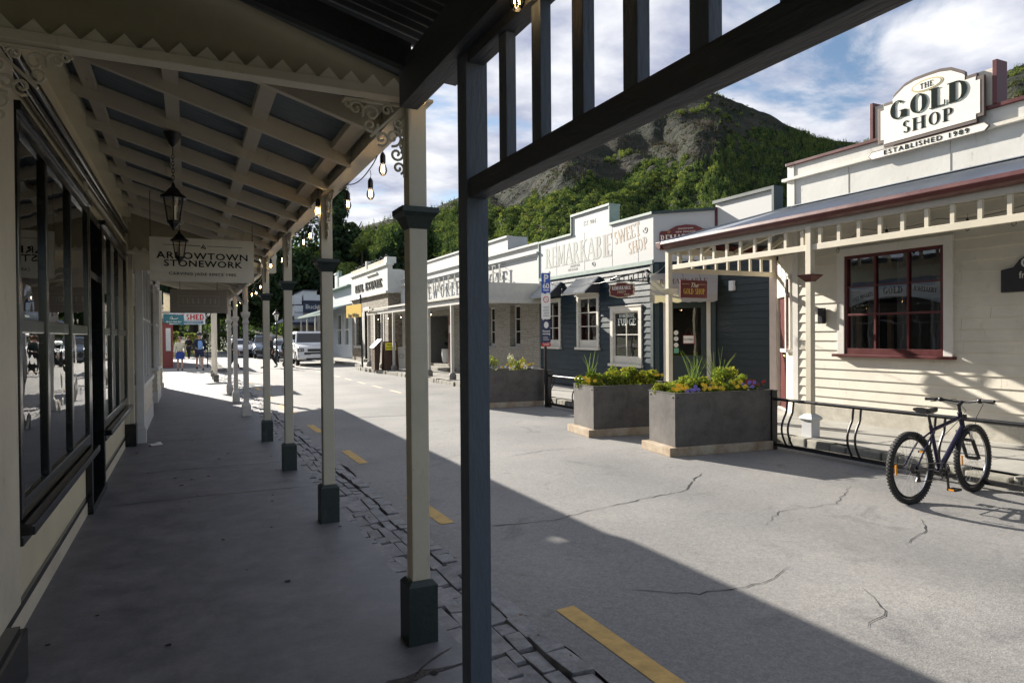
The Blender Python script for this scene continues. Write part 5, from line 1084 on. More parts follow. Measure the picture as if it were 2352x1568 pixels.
g = MB(); g.prism(outline(w_, h_, .05), (9.795, 6.22, 4.47), RU, UP, (1, 0, 0), .004); g.build('face', mat('sign_cream', (.78, .74, .64), .5, amt=.03), s)
g = MB(); P = [(.235*cos(2*pi*i/28), .085*sin(2*pi*i/28)) for i in range(28)]; g.prism(P, (9.79, 6.22, 5.215), RU, UP, (1, 0, 0), .004)
E1 = g.build('oval', mat('gold_ring', (.50, .42, .22), .4), s); g = MB(); P = [(.205*cos(2*pi*i/28), .066*sin(2*pi*i/28)) for i in range(28)]; g.prism(P, (9.786, 6.22, 5.215), RU, UP, (1, 0, 0), .003); g.build('oval_face', MATS['sign_cream'], E1)
dk = mat('bottle_black', (.010, .016, .014), .8, spec=.08); sg = mat('sign_shade_green', (.42, .52, .44), .5)
g = MB(); serif(g, 'THE', (9.785, 6.22, 5.175), RU, UP, WEST, .08, .002, .14, .05, sp=.14); g.build('lettering', dk, s)
g = MB(); serif(g, 'GOLD', (9.7945, 6.205, 4.832), RU, UP, WEST, .285, .001, .23, .05, sp=.09, sx=1.26); g.build('lettering_shade', sg, s)
g = MB(); serif(g, 'GOLD', (9.786, 6.22, 4.84), RU, UP, WEST, .285, .002, .23, .05, sp=.09, sx=1.26); g.build('lettering', dk, s)
g = MB(); serif(g, 'SHOP', (9.792, 6.22, 4.60), RU, UP, WEST, .185, .002, .2, .05, sp=.13, sx=1.25); g.build('lettering', dk, s)
s = thing('shop_sign', (9.84, 6.3, 4.35), 'narrow pointed strip board giving the founding year below the gold board', 'sign')
pp = lambda i: [(-.90+i, .0), (-.84+i*.6, .065-i), (.84-i*.6, .065-i), (.90-i, 0), (.84-i*.6, -.065+i), (-.84+i*.6, -.065+i)]
g = MB(); g.prism(pp(0), (9.80, 6.27, 4.385), RU, UP, (1, 0, 0), .02); g.build('board', out_, s); g = MB(); g.prism(pp(.014), (9.797, 6.27, 4.385), RU, UP, (1, 0, 0), .003); g.build('face', MATS['sign_cream'], s)
sans('lettering', 'ESTABLISHED 1989', (9.794, 6.27, 4.387), RU, WEST, .098, dk, s, off=.001, spacing=1.32, sx=1.22)
s = thing('hanging_sign', (8.6, 9.9, 2.3), 'small maroon gold shop sign hanging from the verandah end rail', 'sign')
mar = mat('maroon_signboard', (.125, .018, .016), .45, amt=.08)
g = MB(); g.box(8.28, 9.89, 2.27, 8.92, 9.915, 2.60); g.build('board', mar, s, bevel=.003)
g = MB()
for x in (8.38, 8.79): g.tube([(x, 9.9, 2.60), (x, 9.97, 2.73)], .004, 5)
g.build('chain', black, s)
yl = mat('sign_yellow', (.62, .42, .07), .5); g = MB(); serif(g, 'GOLD SHOP', (8.6, 9.888, 2.34), (1, 0, 0), UP, (0, -1, 0), .105, .002, .2, .08, sx=.72); g.build('lettering', yl, s)
sans('lettering', 'The', (8.6, 9.887, 2.505), (1, 0, 0), (0, -1, 0), .12, MATS['sign_cream'], s, shear=.4); g = MB(); g.box(8.31, 9.886, 2.525, 8.49, 9.888, 2.529); g.box(8.70, 9.886, 2.525, 8.88, 9.888, 2.529); g.build('rule_line', MATS['sign_cream'], s)
s = thing('wall_sign', (9.85, 4.9, 2.1), 'black round topped board with white old style lettering on the cream wall', 'sign')
P = [(-.42, 0), (.42, 0), (.42, .30), (.27, .33), (.20, .42), (.10, .485), (0, .505), (-.10, .485), (-.20, .42), (-.27, .33), (-.42, .30)]
g = MB(); g.prism(P, (9.85, 4.84, 2.115), RU, UP, (1, 0, 0), .02); g.build('board', mat('black_signboard', (.016, .014, .016), .4), s, bevel=.004)
wl = mat('white_lettering', (.6, .6, .58), .5); sans('lettering', 'Gold', (9.848, 4.84, 2.115+.37), RU, WEST, .18, wl, s, off=.003); sans('lettering', 'from the', (9.848, 4.84, 2.115+.215), RU, WEST, .125, wl, s, sx=.9); sans('lettering', 'ticky', (9.848, 4.84, 2.115+.11), RU, WEST, .11, wl, s)
festoon([(8.15, 9.9, 3.0), (9.0, 9.0, 2.98), (9.6, 7.8, 3.04), (8.6, 6.4, 3.06), (8.4, 5.2, 3.0), (8.3, 4.2, 2.98), (8.3, 2.5, 3.0)], [(8.6, 9.4, 2.98), (9.25, 8.5, 2.98), (9.0, 7.1, 3.02), (8.5, 5.95, 3.04), (8.4, 4.85, 3.0), (8.3, 4.3, 2.97)], 'unlit bulbs strung under the gold shop verandah', lit=False)

# ---------- sweet shop ------------------------------------------------
SX = 10.0; S0, S1 = 12.9, 18.62
ss = thing('shop_building', (13, 15.5, .1), 'dark blue weatherboard sweet shop with stepped white parapet', 'shop')
wins = [(17.40, 18.28, 1.24, 2.56), (15.34, 16.27, 1.24, 2.62), (13.47, 14.57, .84, 2.17)]
g = MB(); boards(g, (SX, S1-.1), (SX, S0+.1), .15, 3.26, .148, (-1, 0), [(S1-.1-b, S1-.1-a, c-.03, d+.03) for a, b, c, d in wins], d=.028); 
ch = [(SX, S0), (11.0, 11.9)]; nch = (-.7071, -.7071)
boards(g, ch[0], ch[1], .15, 3.26, .148, nch, [(.30, 1.2, -1, 2.32)], d=.028)
g.build('weatherboards', blueb, ss); g = MB(); boards(g, (11.0, 11.9), (11.0, 10.2), .15, 3.26, .148, (-1, 0), d=.02); g.build('side_weatherboards', mat('bottle_green_boards', (.007, .014, .013), .45, amt=.2), ss)
g = MB(); wall(g, (SX+.004, S1), (SX+.004, S0), .1, 3.3, (-1, 0), .14, [(S1-b, S1-a, c, d) for a, b, c, d in wins]); wall(g, (SX+.01, S0), (11.01, 11.9), .1, 3.3, nch, .1, [(.30, 1.2, -1, 2.32)]); g.box(11.02, 10.2, .1, 11.15, 11.85, 3.3); g.box(11.15, 10.2, .1, 17, 10.3, 3.3); g.box(17, 10.2, .1, 17.1, 18.6, 3.3); g.build('wall', blueb, ss)
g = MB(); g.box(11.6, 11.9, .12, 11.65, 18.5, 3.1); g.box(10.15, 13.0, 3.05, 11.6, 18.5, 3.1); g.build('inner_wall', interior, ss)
par = mat('parapet_white', (.44, .445, .44), .6, amt=.03, scale=.8)
def yz(poly, x, th): return (poly, (x, 0, 0), (0, 1, 0), UP, (1, 0, 0), th)
g = MB(); g.prism(*yz([(S1, 3.36), (S1, 4.44), (16.62, 4.44), (16.62, 4.96), (14.72, 4.96), (14.72, 4.44), (S0, 4.44), (S0, 3.36)], SX-.01, .1)); g.build('parapet', par, ss)
g = MB()
for a in ((S0, 14.72, 4.44, 4.50), (16.62-.0, S1+.03, 4.44, 4.50), (14.68, 16.66, 4.96, 5.02)): g.box(SX-.06, a[0], a[2], SX+.30, a[1], a[3])
g.box(SX-.05, 14.68, 4.50, SX+.28, 14.72, 4.96); g.box(SX-.05, 16.62, 4.50, SX+.28, 16.66, 4.96); g.box(SX-.04, S1, 3.3, SX+.1, S1+.05, 4.44); g.build('parapet_cap', sage, ss, bevel=.004)
g = MB(); g.box(SX-.05, S0, 3.26, SX-.002, S1, 3.36); g.build('parapet_base_trim', sage, ss)
g = MB(); 
for y in (17.55, 15.98, 14.62, 13.5): g.box(SX-.014, y-.005, 3.38, SX-.009, y+.005, 4.43)
g.build('panel_seam', mat('faint_seam', (.52, .53, .50), .7), ss)
cpx = lambda s, o, z: (SX+.7071*s-.7071*o, S0-.7071*s-.7071*o, z)
def cb2(mb, s0, s1, o0, o1, z0, z1): return mb.hexa([cpx(s0, o0, z0), cpx(s1, o0, z0), cpx(s1, o1, z0), cpx(s0, o1, z0), cpx(s0, o0, z1), cpx(s1, o0, z1), cpx(s1, o1, z1), cpx(s0, o1, z1)])
g = MB(); cb2(g, 0, 1.414, -.08, .005, 3.3, 4.44); g.box(11.0, 10.2, 3.3, 11.1, 11.9, 4.58); g.build('corner_parapet', par, ss)
g = MB(); cb2(g, -.02, 1.42, -.10, .05, 4.44, 4.50); g.box(10.94, 10.2, 4.58, 11.2, 11.94, 4.65); g.box(10.94, 10.14, 3.3, 11.2, 10.2, 4.65); g.build('corner_parapet_cap', teald, ss); g = MB(); g.box(10.97, 11.84, 3.3, 10.999, 11.9, 4.5); g.build('corner_strip', redp, ss)
g = MB(); g.box(SX-.035, S0, .1, SX+.03, S0+.10, 3.26); g.box(SX-.035, S1-.1, .1, SX+.03, S1, 3.26); cb2(g, 0.02, .12, .0, .035, .1, 3.26); cb2(g, 1.30, 1.40, .0, .035, .1, 3.26); g.build('corner_board', teald, ss)
goods = [mat('sweet_wrap_%s' % n_, c, .4, amt=.2, scale=20) for n_, c in (('pink', (.65, .16, .28)), ('blue', (.10, .22, .60)), ('cream', (.75, .65, .5)), ('yellow', (.80, .58, .10)), ('brown', (.22, .10, .06)), ('red', (.60, .06, .06)), ('aqua', (.20, .60, .56)), ('clear', (.6, .62, .64)))]
rr = random.Random(77)
for wi, (a, b, c, d) in enumerate(wins):
    F = xwin(ss, SX-.0, a, b, c, d, beige, beige, 2, 3 if wi < 2 else 2, fw=.10 if wi < 2 else .12, tall_bottom=.16, d=.05)
    for r_ in range(3):
        z = c+.24+r_*(d-c-.3)/3; g = MB(); g.box(SX+.05, a+.04, z-.02, SX+.30, b-.04, z); g.build('shelf', mat('shelf_wood', (.2, .14, .09), .6), F)
        y = a+.07
        while y < b-.12:
            wd = rr.uniform(.06, .11); h = rr.uniform(.14, .27); m_ = rr.choice(goods); g = MB()
            if rr.random() < .55: g.box(SX+.06, y, z+.001, SX+.06+wd, y+wd, z+h)
            else: g.lathe([(wd*.42, 0), (wd*.48, .03), (wd*.48, h*.72), (wd*.3, h*.82), (wd*.32, h*.85), (wd*.32, h*.98)], (SX+.11, y+wd/2, z+.001), 10)
            o = g.build(rr.choice(['sweet_box', 'sweet_jar']) if False else ('sweet_jar' if len(g.v) > 8 else 'sweet_box'), m_, F); y += wd+.012
# window lettering
g = MB(); wt2 = mat('window_lettering', (.62, .66, .60), .5); yc = 14.02; serif(g, 'HOME MADE', (SX+.009, yc, 2.02), RU, UP, WEST, .09, .002, .2, .08, sx=.98); serif(g, 'FUDGE', (SX+.009, yc, 1.82), RU, UP, WEST, .17, .002, .24, .09, sx=1.18, sp=.04); g.build('window_lettering', wt2, ss)
sans('window_lettering', 'BAR BAR BAR', (SX+.11, yc+.05, 1.17), RU, WEST, .07, wt2, ss, off=.001)
# corrugated hoods
hood_m = mat('hood_stripe', (.40, .40, .39), .5, amt=.1)
for a, b, z in ((16.62, 17.72, 3.14), (14.90, 15.72, 3.14)):
    pass
for (ya, yb) in ((17.22, 18.42), (15.18, 16.42)):
    g = MB(); corrug(g, (SX-.04, ya, 3.16), (SX-.52, ya, 2.72), (SX-.04, yb, 3.16), (SX-.52, yb, 2.72), .10, .022, sub=6); corrug(g, (SX-.04, ya, 3.150), (SX-.52, ya, 2.710), (SX-.04, yb, 3.150), (SX-.52, yb, 2.710), .10, .022, sub=6)
    H_ = g.build('window_hood', hood_m, ss, smooth=True); g = MB()
    for y in (ya, yb):
        g = MB(); g.prism([(0, 3.14), (-.49, 2.71), (0, 2.71)], (SX-.035, y-.01, 0), (1, 0, 0), UP, (0, 1, 0), .02)
        g.build('hood_cheek', darkc, H_)
    g = MB(); g.bar((SX-.505, ya, 2.712), (SX-.505, yb, 2.712), .02, .03); g.build('hood_edge', beige, H_)
# door in the chamfer
g = MB(); cb2(g, .22, .31, -.02, .05, .1, 2.42); cb2(g, 1.20, 1.29, -.02, .05, .1, 2.42); cb2(g, .31, 1.20, -.02, .05, 2.34, 2.42); g.build('door_frame', beige, ss)
dgm = mat('shop_door_green', (.022, .04, .038), .4, amt=.1)
g = MB(); cb2(g, .31, .44, -.09, -.05, .14, 2.33); cb2(g, 1.07, 1.20, -.09, -.05, .14, 2.33); cb2(g, .44, 1.07, -.09, -.05, 2.2, 2.33); cb2(g, .44, 1.07, -.09, -.05, .9, 1.08); cb2(g, .44, 1.07, -.09, -.05, .14, .28); cb2(g, .44, 1.07, -.09, -.07, .28, .9); D = g.build('door', dgm, ss)
g = MB(); cb2(g, .43, 1.08, -.075, -.07, 1.08, 2.2); g.build('door_glass', glass('door_glass_m', (.35, .36, .36)), D)
g = MB(); p = cpx(.36, -.03, 1.06); g.sphere(p, .03, 6); q = cpx(.36, -.02, 1.18); g.sphere(q, .025, 6); g.bar(p, cpx(.46, -.02, 1.06), .012, .015); g.build('door_handle', MATS['brass'], D)
g = MB()
for z in (1.62, 1.48, 1.33):
    c0 = Vector(cpx(.50, -.062, z)); P = [(.055*cos(2*pi*i/16), .055*sin(2*pi*i/16)) for i in range(16)]; g.prism(P, c0, (.7071, -.7071, 0), UP, (.7071, .7071, 0), .003)
g.build('door_sticker', MATS['sign_cream'], D); g = MB(); cb2(g, .45, .56, -.062, -.06, 1.14, 1.26); g.build('door_sticker', mat('sticker_green', (.15, .4, .25), .5), D)
g = MB(); cb2(g, .66, .92, -.06, -.045, 1.36, 1.56); CS = g.build('closed_sign', mat('sign_frame_red', (.3, .05, .04), .5), D); g = MB(); cb2(g, .675, .905, -.045, -.043, 1.375, 1.545); g.build('sign_face', MATS['sign_cream'], CS); sans('lettering', 'CLOSED', cpx(.79, -.0415, 1.46), (.7071, -.7071, 0), (-.7071, -.7071, 0), .06, ink, CS)
g = MB(); g.tube([cpx(.70, -.05, 1.56), cpx(.79, -.05, 1.74), cpx(.88, -.05, 1.56)], .003, 4); g.build('sign_cord', MATS['sign_frame_red'], CS)
# canvas awning
cnv = leaf('awning_canvas', (.42, .39, .38), tr=.35); g = MB(); A = [cpx(-.05, .06, 3.02), cpx(1.46, .06, 3.02), cpx(1.46, .42, 2.48), cpx(-.05, .42, 2.48)]
g.add(A, [(0, 1, 2, 3)]); n = 34; V = []
for i in range(n+1): s_ = -.05+1.51*i/n; V += [cpx(s_, .42, 2.48), cpx(s_, .425, 2.34-.035*abs(sin(pi*6*i/n)))]
g.add(V, [(2*i, 2*i+1, 2*i+3, 2*i+2) for i in range(n)]); AW = g.build('awning', cnv, ss)
sl = Vector((-.7071*.36, -.7071*.36, -.54)).normalized(); nn = Vector((.7071, -.7071, 0)).cross(-sl).normalized()
if nn.y > 0: nn = -nn
g = MB(); c0 = Vector(cpx(.70, .24, 2.75))+nn*.004; serif(g, 'REMARKABLE', c0, (.7071, -.7071, 0), -sl, nn, .15, .001, .17, .05, sx=.9); g.build('awning_lettering', mat('umber_ink', (.16, .08, .06), .6), AW); g = MB(); c0 = Vector(cpx(.70, .33, 2.62))+nn*.004; serif(g, 'SWEET SHOP', c0, (.7071, -.7071, 0), -sl, nn, .085, .001, .17, .05, sx=.9); g.build('awning_lettering', mat('tan_ink', (.36, .25, .18), .6), AW)
# faded sign writing on the parapet
f1 = mat('faded_grey_lettering', (.375, .385, .35), .7); f2 = mat('faded_peach_lettering', (.44, .365, .28), .7); f3 = mat('faded_pink_lettering', (.40, .37, .35), .7)
g = MB(); serif(g, 'REMARKABL', (SX-.012, 16.5, 3.64), (0, -1, .0), UP, WEST, .60, .0015, .2, .06, ser=True, sx=.80); g.build('faded_lettering', f1, ss)
g = MB(); serif(g, 'E', (SX-.012, 14.78, 3.64), RU, UP, WEST, .60, .0015, .2, .06, sx=.8); g.build('faded_lettering', f3, ss)
g = MB(); serif(g, 'SWEET', (SX-.012, 13.95, 3.96), (0, -1, .10), (0, .15, 1), WEST, .34, .0015, .2, .07, sx=.85); serif(g, 'SHOP', (SX-.012, 13.5, 3.62), (0, -1, .10), (0, .15, 1), WEST, .30, .0015, .2, .07, sx=.85); g.build('faded_lettering', f2, ss)
g = MB(); serif(g, 'ARROWTOWN', (SX-.012, 16.5, 3.53), RU, UP, WEST, .07, .0015, .17, .06, sx=.9); serif(g, 'NEW ZEALAND', (SX-.012, 16.6, 3.43), RU, UP, WEST, .07, .0015, .17, .06, sx=.9); serif(g, 'EST 2004', (SX-.012, 15.7, 4.62), RU, UP, WEST, .12, .0015, .17, .06); g.box(SX-.0125, 15.3, 3.625, SX-.011, 18.1, 3.633)
scroll(g, (SX-.014, 15.5, 3.5), (0, 1, 0), UP, .09, 1.3, 1, .006); scroll(g, (SX-.014, 18.0, 3.5), (0, 1, 0), UP, .07, 1.3, -1, .006); scroll(g, (SX-.014, 13.2, 4.12), (0, 1, 0), UP, .10, 1.2, -1, .006); g.build('faded_lettering', f1, ss)
# maroon board on the chamfer
s = thing('shop_sign', (10.5, 12.4, 3.6), 'maroon board with arched top above the canvas awning, cream lettering', 'sign')
P = [(-.60, 0), (.60, 0), (.60, .40), (.56, .44), (.40, .44), (.36, .47), (.22, .54), (0, .565), (-.22, .54), (-.36, .47), (-.40, .44), (-.56, .44), (-.60, .40)]
c0 = Vector(cpx(.74, .02, 3.58)); su = (.7071, -.7071, 0); sn = (-.7071, -.7071, 0)
g = MB(); g.prism(P, c0, su, UP, sn, .03); g.build('board', mar, s, bevel=.004)
g = MB(); c1 = Vector(cpx(.74, .052, 3.72)); serif(g, 'REMARKABLE', c1, su, UP, sn, .20, .002, .18, .06, sx=.72); g.build('lettering', MATS['sign_cream'], s); sans('lettering', 'NEW ZEALAND', cpx(.74, .052, 3.975), su, sn, .055, MATS['sign_cream'], s, spacing=1.2); sans('lettering', 'ARROWTOWN', cpx(.74, .052, 4.05), su, sn, .045, MATS['sign_cream'], s, spacing=1.2)
g = MB(); scroll(g, cpx(.36, .055, 3.98), su, UP, .04, 1.2, 1, .004); scroll(g, cpx(1.12, .055, 3.98), su, UP, .04, 1.2, -1, .004); g.build('scrollwork', yl, s)
# hanging board and its iron bracket
s = thing('hanging_sign', (9.4, 13.3, 2.45), 'small maroon sweet shop sign with gold rim hanging from an iron bracket', 'sign')
P = [(-.30, .03), (-.18, .0), (-.10, -.025), (.10, -.025), (.18, 0), (.30, .03), (.29, .1), (.315, .15), (.29, .2), (.30, .27), (.16, .27), (.10, .31), (-.10, .31), (-.16, .27), (-.30, .27), (-.29, .2), (-.315, .15), (-.29, .1)]
bc = (9.42, 13.4, 2.50); bu = (.45, -.89, 0); bn = (-.89, -.45, 0); k = 1.12
g = MB(); g.prism([(a*k, b*k) for a, b in P], bc, bu, UP, (.89, .45, 0), .03); g.build('rim', mat('antique_gold', (.52, .44, .26), .45), s); g = MB(); g.prism([(a*k*.92, (b-.14)*k*.88+.157) for a, b in P], Vector(bc)+Vector(bn)*.003, bu, UP, (.89, .45, 0), .003); g.build('face', mar, s)
fc = Vector(bc)+Vector(bn)*.0045
g = MB(); serif(g, 'REMARKABLE', fc+Vector((0, 0, .17)), bu, UP, bn, .085, .001, .2, .08, sx=.75); g.build('lettering', MATS['sign_cream'], s); g = MB(); serif(g, 'SWEET', fc+Vector((0, 0, .085)), bu, UP, bn, .062, .001, .2, .08); serif(g, 'SHOP', fc+Vector(bu)*.14+Vector((0, 0, .02)), bu, UP, bn, .05, .001, .2, .08); g.build('lettering', MATS['antique_gold'], s)
s2 = thing('sign_bracket', (9.6, 13.2, 2.8), 'triangular black iron bracket fixed to the blue weatherboards', 'bracket'); g = MB()
e0, e1, e2 = Vector((9.98, 13.12, 3.14)), Vector((9.15, 13.5, 2.90)), Vector((9.98, 13.12, 2.86)); g.bar(e0, e1, .03, .03); g.bar(e1, e2, .03, .03); g.bar(e0, e2, .04, .04, up=(1, 0, 0))
for i in range(1, 8): t = i/8; g.bar(e1.lerp(e0, t), e1.lerp(e2, t), .018, .018, up=(1, 0, 0))
g.tube([e1+Vector((.2, -.08, -.02)), bc[0:3] and Vector((9.30, 13.63, 2.84))], .006, 4); g.tube([Vector((9.55, 13.13, 2.86)), Vector((9.55, 13.13, 2.83))], .006, 4); g.build('frame', black, s2)
g = MB(); g.cbox((11.0-.045, 11.35, 2.66), (.08, .13, .22)); o = tag(g.build('alarm_box', mat('alarm_white', (.66, .67, .68), .4), bevel=.012), 'white alarm box on the dark green side wall', 'alarm box')
festoon([(7.36, 13.4, 2.95), (8.0, 14.2, 2.80), (9.3, 14.6, 2.9), (9.35, 13.5, 3.0), (9.9, 13.1, 3.12), (9.2, 12.2, 3.0), (8.1, 10.1, 2.9)], [(7.38, 13.42, 2.9), (8.3, 14.3, 2.78), (9.6, 13.25, 3.02), (9.5, 12.6, 3.0), (9.0, 11.8, 2.95)], 'unlit bulbs strung from the parking sign pole to the sweet shop corner', lit=False)

# ---------- hotel -------------------------------------------------------
HX = 10.05; H0, H1 = 18.68, 33.9
ht = thing('hotel_building', (13.5, 26, .1), 'long low hotel with pale parapet and schist stone front', 'hotel')
def stonemat(name, c1, c2, mortar, sx, sy, bumpd=.03):
    m = bpy.data.materials.new(name); m.use_nodes = True; t = m.node_tree; p = t.nodes['Principled BSDF']; p.inputs['Roughness'].default_value = .85
    c = t.nodes.new('ShaderNodeTexCoord'); s = t.nodes.new('ShaderNodeSeparateXYZ'); t.links.new(c.outputs['Object'], s.inputs[0]); ad = t.nodes.new('ShaderNodeMath'); t.links.new(s.outputs[0], ad.inputs[0]); t.links.new(s.outputs[1], ad.inputs[1]); cb_ = t.nodes.new('ShaderNodeCombineXYZ'); t.links.new(ad.outputs[0], cb_.inputs[0]); t.links.new(s.outputs[2], cb_.inputs[1])
    nz = t.nodes.new('ShaderNodeTexNoise'); nz.inputs['Scale'].default_value = 2.5; t.links.new(c.outputs['Object'], nz.inputs['Vector']); ms = t.nodes.new('ShaderNodeVectorMath'); ms.operation = 'SCALE'; ms.inputs['Scale'].default_value = .12; t.links.new(nz.outputs['Color'], ms.inputs[0]); va = t.nodes.new('ShaderNodeVectorMath'); t.links.new(cb_.outputs[0], va.inputs[0]); t.links.new(ms.outputs[0], va.inputs[1])
    b = t.nodes.new('ShaderNodeTexBrick'); b.inputs['Scale'].default_value = 1; b.inputs['Brick Width'].default_value = sx; b.inputs['Row Height'].default_value = sy; b.inputs['Mortar Size'].default_value = .010; b.inputs['Mortar Smooth'].default_value = .3; b.inputs['Color1'].default_value = (*c1, 1); b.inputs['Color2'].default_value = (*c2, 1); b.inputs['Mortar'].default_value = (*mortar, 1); b.offset = .37; b.squash = 1.6; b.squash_frequency = 3; t.links.new(va.outputs[0], b.inputs['Vector'])
    n2 = t.nodes.new('ShaderNodeTexNoise'); n2.inputs['Scale'].default_value = 9; n2.inputs['Detail'].default_value = 5; t.links.new(c.outputs['Object'], n2.inputs['Vector']); mr = t.nodes.new('ShaderNodeMapRange'); mr.inputs['To Min'].default_value = .6; mr.inputs['To Max'].default_value = 1.4; t.links.new(n2.outputs[0], mr.inputs['Value']); mx = t.nodes.new('ShaderNodeMix'); mx.data_type = 'RGBA'; mx.blend_type = 'MULTIPLY'; mx.inputs[0].default_value = 1; t.links.new(b.outputs['Color'], mx.inputs[6]); t.links.new(mr.outputs[0], mx.inputs[7]); t.links.new(mx.outputs[2], p.inputs['Base Color'])
    iv = t.nodes.new('ShaderNodeMath'); iv.operation = 'SUBTRACT'; iv.inputs[0].default_value = 1; t.links.new(b.outputs['Fac'], iv.inputs[1]); a2 = t.nodes.new('ShaderNodeMath'); a2.operation = 'MULTIPLY_ADD'; a2.inputs[1].default_value = .5; t.links.new(n2.outputs[0], a2.inputs[0]); t.links.new(iv.outputs[0], a2.inputs[2]); bp_ = t.nodes.new('ShaderNodeBump'); bp_.inputs['Strength'].default_value = .9; bp_.inputs['Distance'].default_value = bumpd; t.links.new(a2.outputs[0], bp_.inputs['Height']); t.links.new(bp_.outputs[0], p.inputs['Normal'])
    return m
sch_pale = stonemat('pale_washed_schist', (.31, .295, .26), (.25, .23, .195), (.36, .345, .31), .42, .085)
sch = stonemat('brown_schist', (.13, .105, .075), (.26, .21, .15), (.40, .37, .31), .36, .10)
hw = [(20.15, 20.95, 1.20, 2.62), (22.22, 23.0, 1.20, 2.62)]; dor = (26.4, 30.3, .1, 2.5)
g = MB(); wall(g, (HX, H1), (HX, H0), .1, 3.2, (-1, 0), .32, [(H1-b, H1-a, c, d) for a, b, c, d in hw]+[(H1-dor[1], H1-dor[0], 0, 2.5), (H1-33.0, H1-32.2, 1.2, 2.6)]); g.box(17, H0, .1, 17.1, H1, 4); g.box(HX+.33, H0, .1, 17, H0+.1, 4); g.box(HX+.33, H1-.1, .1, 17, H1, 4); g.build('wall', sch_pale, ht)
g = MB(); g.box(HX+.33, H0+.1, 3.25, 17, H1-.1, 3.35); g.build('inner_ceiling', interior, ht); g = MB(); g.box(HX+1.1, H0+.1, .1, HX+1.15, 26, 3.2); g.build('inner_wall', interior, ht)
hp = mat('hotel_parapet_paint', (.44, .44, .42), .65, amt=.04, scale=.9)
g = MB(); g.prism(*yz([(H0, 3.2), (H1, 3.2), (H1, 4.95), (25.4, 4.95), (25.4, 4.95), (24.9, 4.95), (H0, 4.44), (H0, 4.44)][0:2]+[(H1, 4.45), (H0, 4.45)], HX-.02, .12)); g.build('parapet', hp, ht)
g = MB(); g.box(HX-.10, H0, 4.45, HX+.2, H1+.05, 4.52); g.box(HX-.14, H0, 4.16, HX-.021, H1, 4.22); g.box(HX-.09, H0, 4.10, HX-.021, H1, 4.158); g.box(HX-.06, H0-.02, 3.2, HX-.021, H0+.10, 4.1); g.box(HX-.06, H1-.1, 3.2, HX-.021, H1, 4.1); g.build('cornice', mat('hotel_cornice', (.46, .455, .43), .65, amt=.1, scale=4), ht, bevel=.008)
g = MB(); g.box(10.4, 22.0, 4.4, 10.55, 33.8, 5.10); g.box(10.4, 21.8, 4.4, 11.2, 22.0, 5.16); g.box(10.34, 21.78, 5.10, 10.6, 33.8, 5.17); g.build('rear_parapet', hp, ht)
g = MB(); g.hexa([(11.2, 18.9, 4.3), (17, 18.9, 4.3), (17, 21.8, 4.3), (11.2, 21.8, 4.3), (11.2, 18.9, 4.5), (14, 18.9, 5.4), (14, 21.8, 5.4), (11.2, 21.8, 4.7)]); g.box(10.2, 18.8, 4.2, 17, 33.8, 4.3); g.build('roof', zinc, ht)
wf = mat('white_sash', (.66, .66, .64), .5)
for a, b, c, d in hw+[(32.2, 33.0, 1.2, 2.6)]:
    g = MB(); X = HX+.20; s_ = .055; g.box(X, a, c, X+.05, a+s_, d); g.box(X, b-s_-.0, c, X+.05, b, d); g.box(X, a+s_, d-s_, X+.05, b-s_, d); g.box(X, a+s_, c, X+.05, b-s_, c+.09)
    for q in (1, 2): z = c+.09+(d-c-.14)*q/3; g.box(X+.01, a+s_, z-.014, X+.045, b-s_, z+.014)
    F = g.build('window', wf, ht); g = MB(); g.box(X+.02, a+.02, c+.02, X+.024, b-.02, d-.02); g.build('pane', winglass, F); g = MB(); g.box(HX-.01, a-.03, c-.06, HX+.2, b+.03, c-.001); g.build('sill', mat('sill_grey', (.22, .24, .25), .6), F)
# recessed porch
g = MB(); g.box(HX+.33, 30.31, .1, HX+2.2, 30.5, 2.6); g.box(HX+2.1, 26.3, .1, HX+2.2, 30.3, 2.6); g.box(HX+.33, 26.2, .1, HX+2.1, 26.38, 2.6); g.box(HX+.33, 26.38, 2.5, HX+2.1, 30.3, 2.6); g.build('porch_wall', mat('porch_grey', (.16, .165, .165), .7, amt=.1), ht)
g = MB(); g.box(HX-.38, 26.2, .1, HX+2.1, 30.4, .20); g.box(HX+.2, 26.4, .20, HX+2.1, 30.3, .32); g.build('porch_step', m_kerb, ht)
rb = mat('red_brown_timber', (.13, .035, .02), .4, amt=.2, scale=4); g = MB(); g.box(HX+.30, 26.45, .32, HX+.36, 27.9, 2.45); D = g.build('door', rb, ht); g = MB(); g.box(HX+.29, 26.7, 1.3, HX+.302, 27.2, 2.2); g.build('door_glass', darkglass, D); g = MB(); g.box(HX+.285, 27.25, 1.7, HX+.298, 27.75, 2.05); g.build('notice', wf, D)
# letters on stand-off pins
s = thing('hotel_lettering', (9.8, 25, 3.5), 'row of grey cut out letters standing off the hotel parapet', 'sign lettering')
lg = mat('letter_bronze', (.12, .12, .105), .5, metal=.3)
txt = [('H', 23.62), ('O', 23.02), ('T', 22.42), ('E', 21.85), ('L', 21.28), ('S', 24.5), ('N', 25.05), ('A', 25.75), ('E', 26.4), ('L', 26.98), ('R', 27.6), ('O', 28.28), ('W', 29.2), ('E', 29.95), ('N', 30.6)]
for c_, y in txt:
    g = MB(); serif(g, c_, (HX-.17, y, 3.52), RU, UP, WEST, .56, .02, .17, .06, sx=1.02); q = g.build('letter', lg, s); g = MB()
    for z in (3.62, 3.98): g.tube([(HX-.02, y, z), (HX-.17, y, z)], .008, 4)
    g.build('pin', black, q)
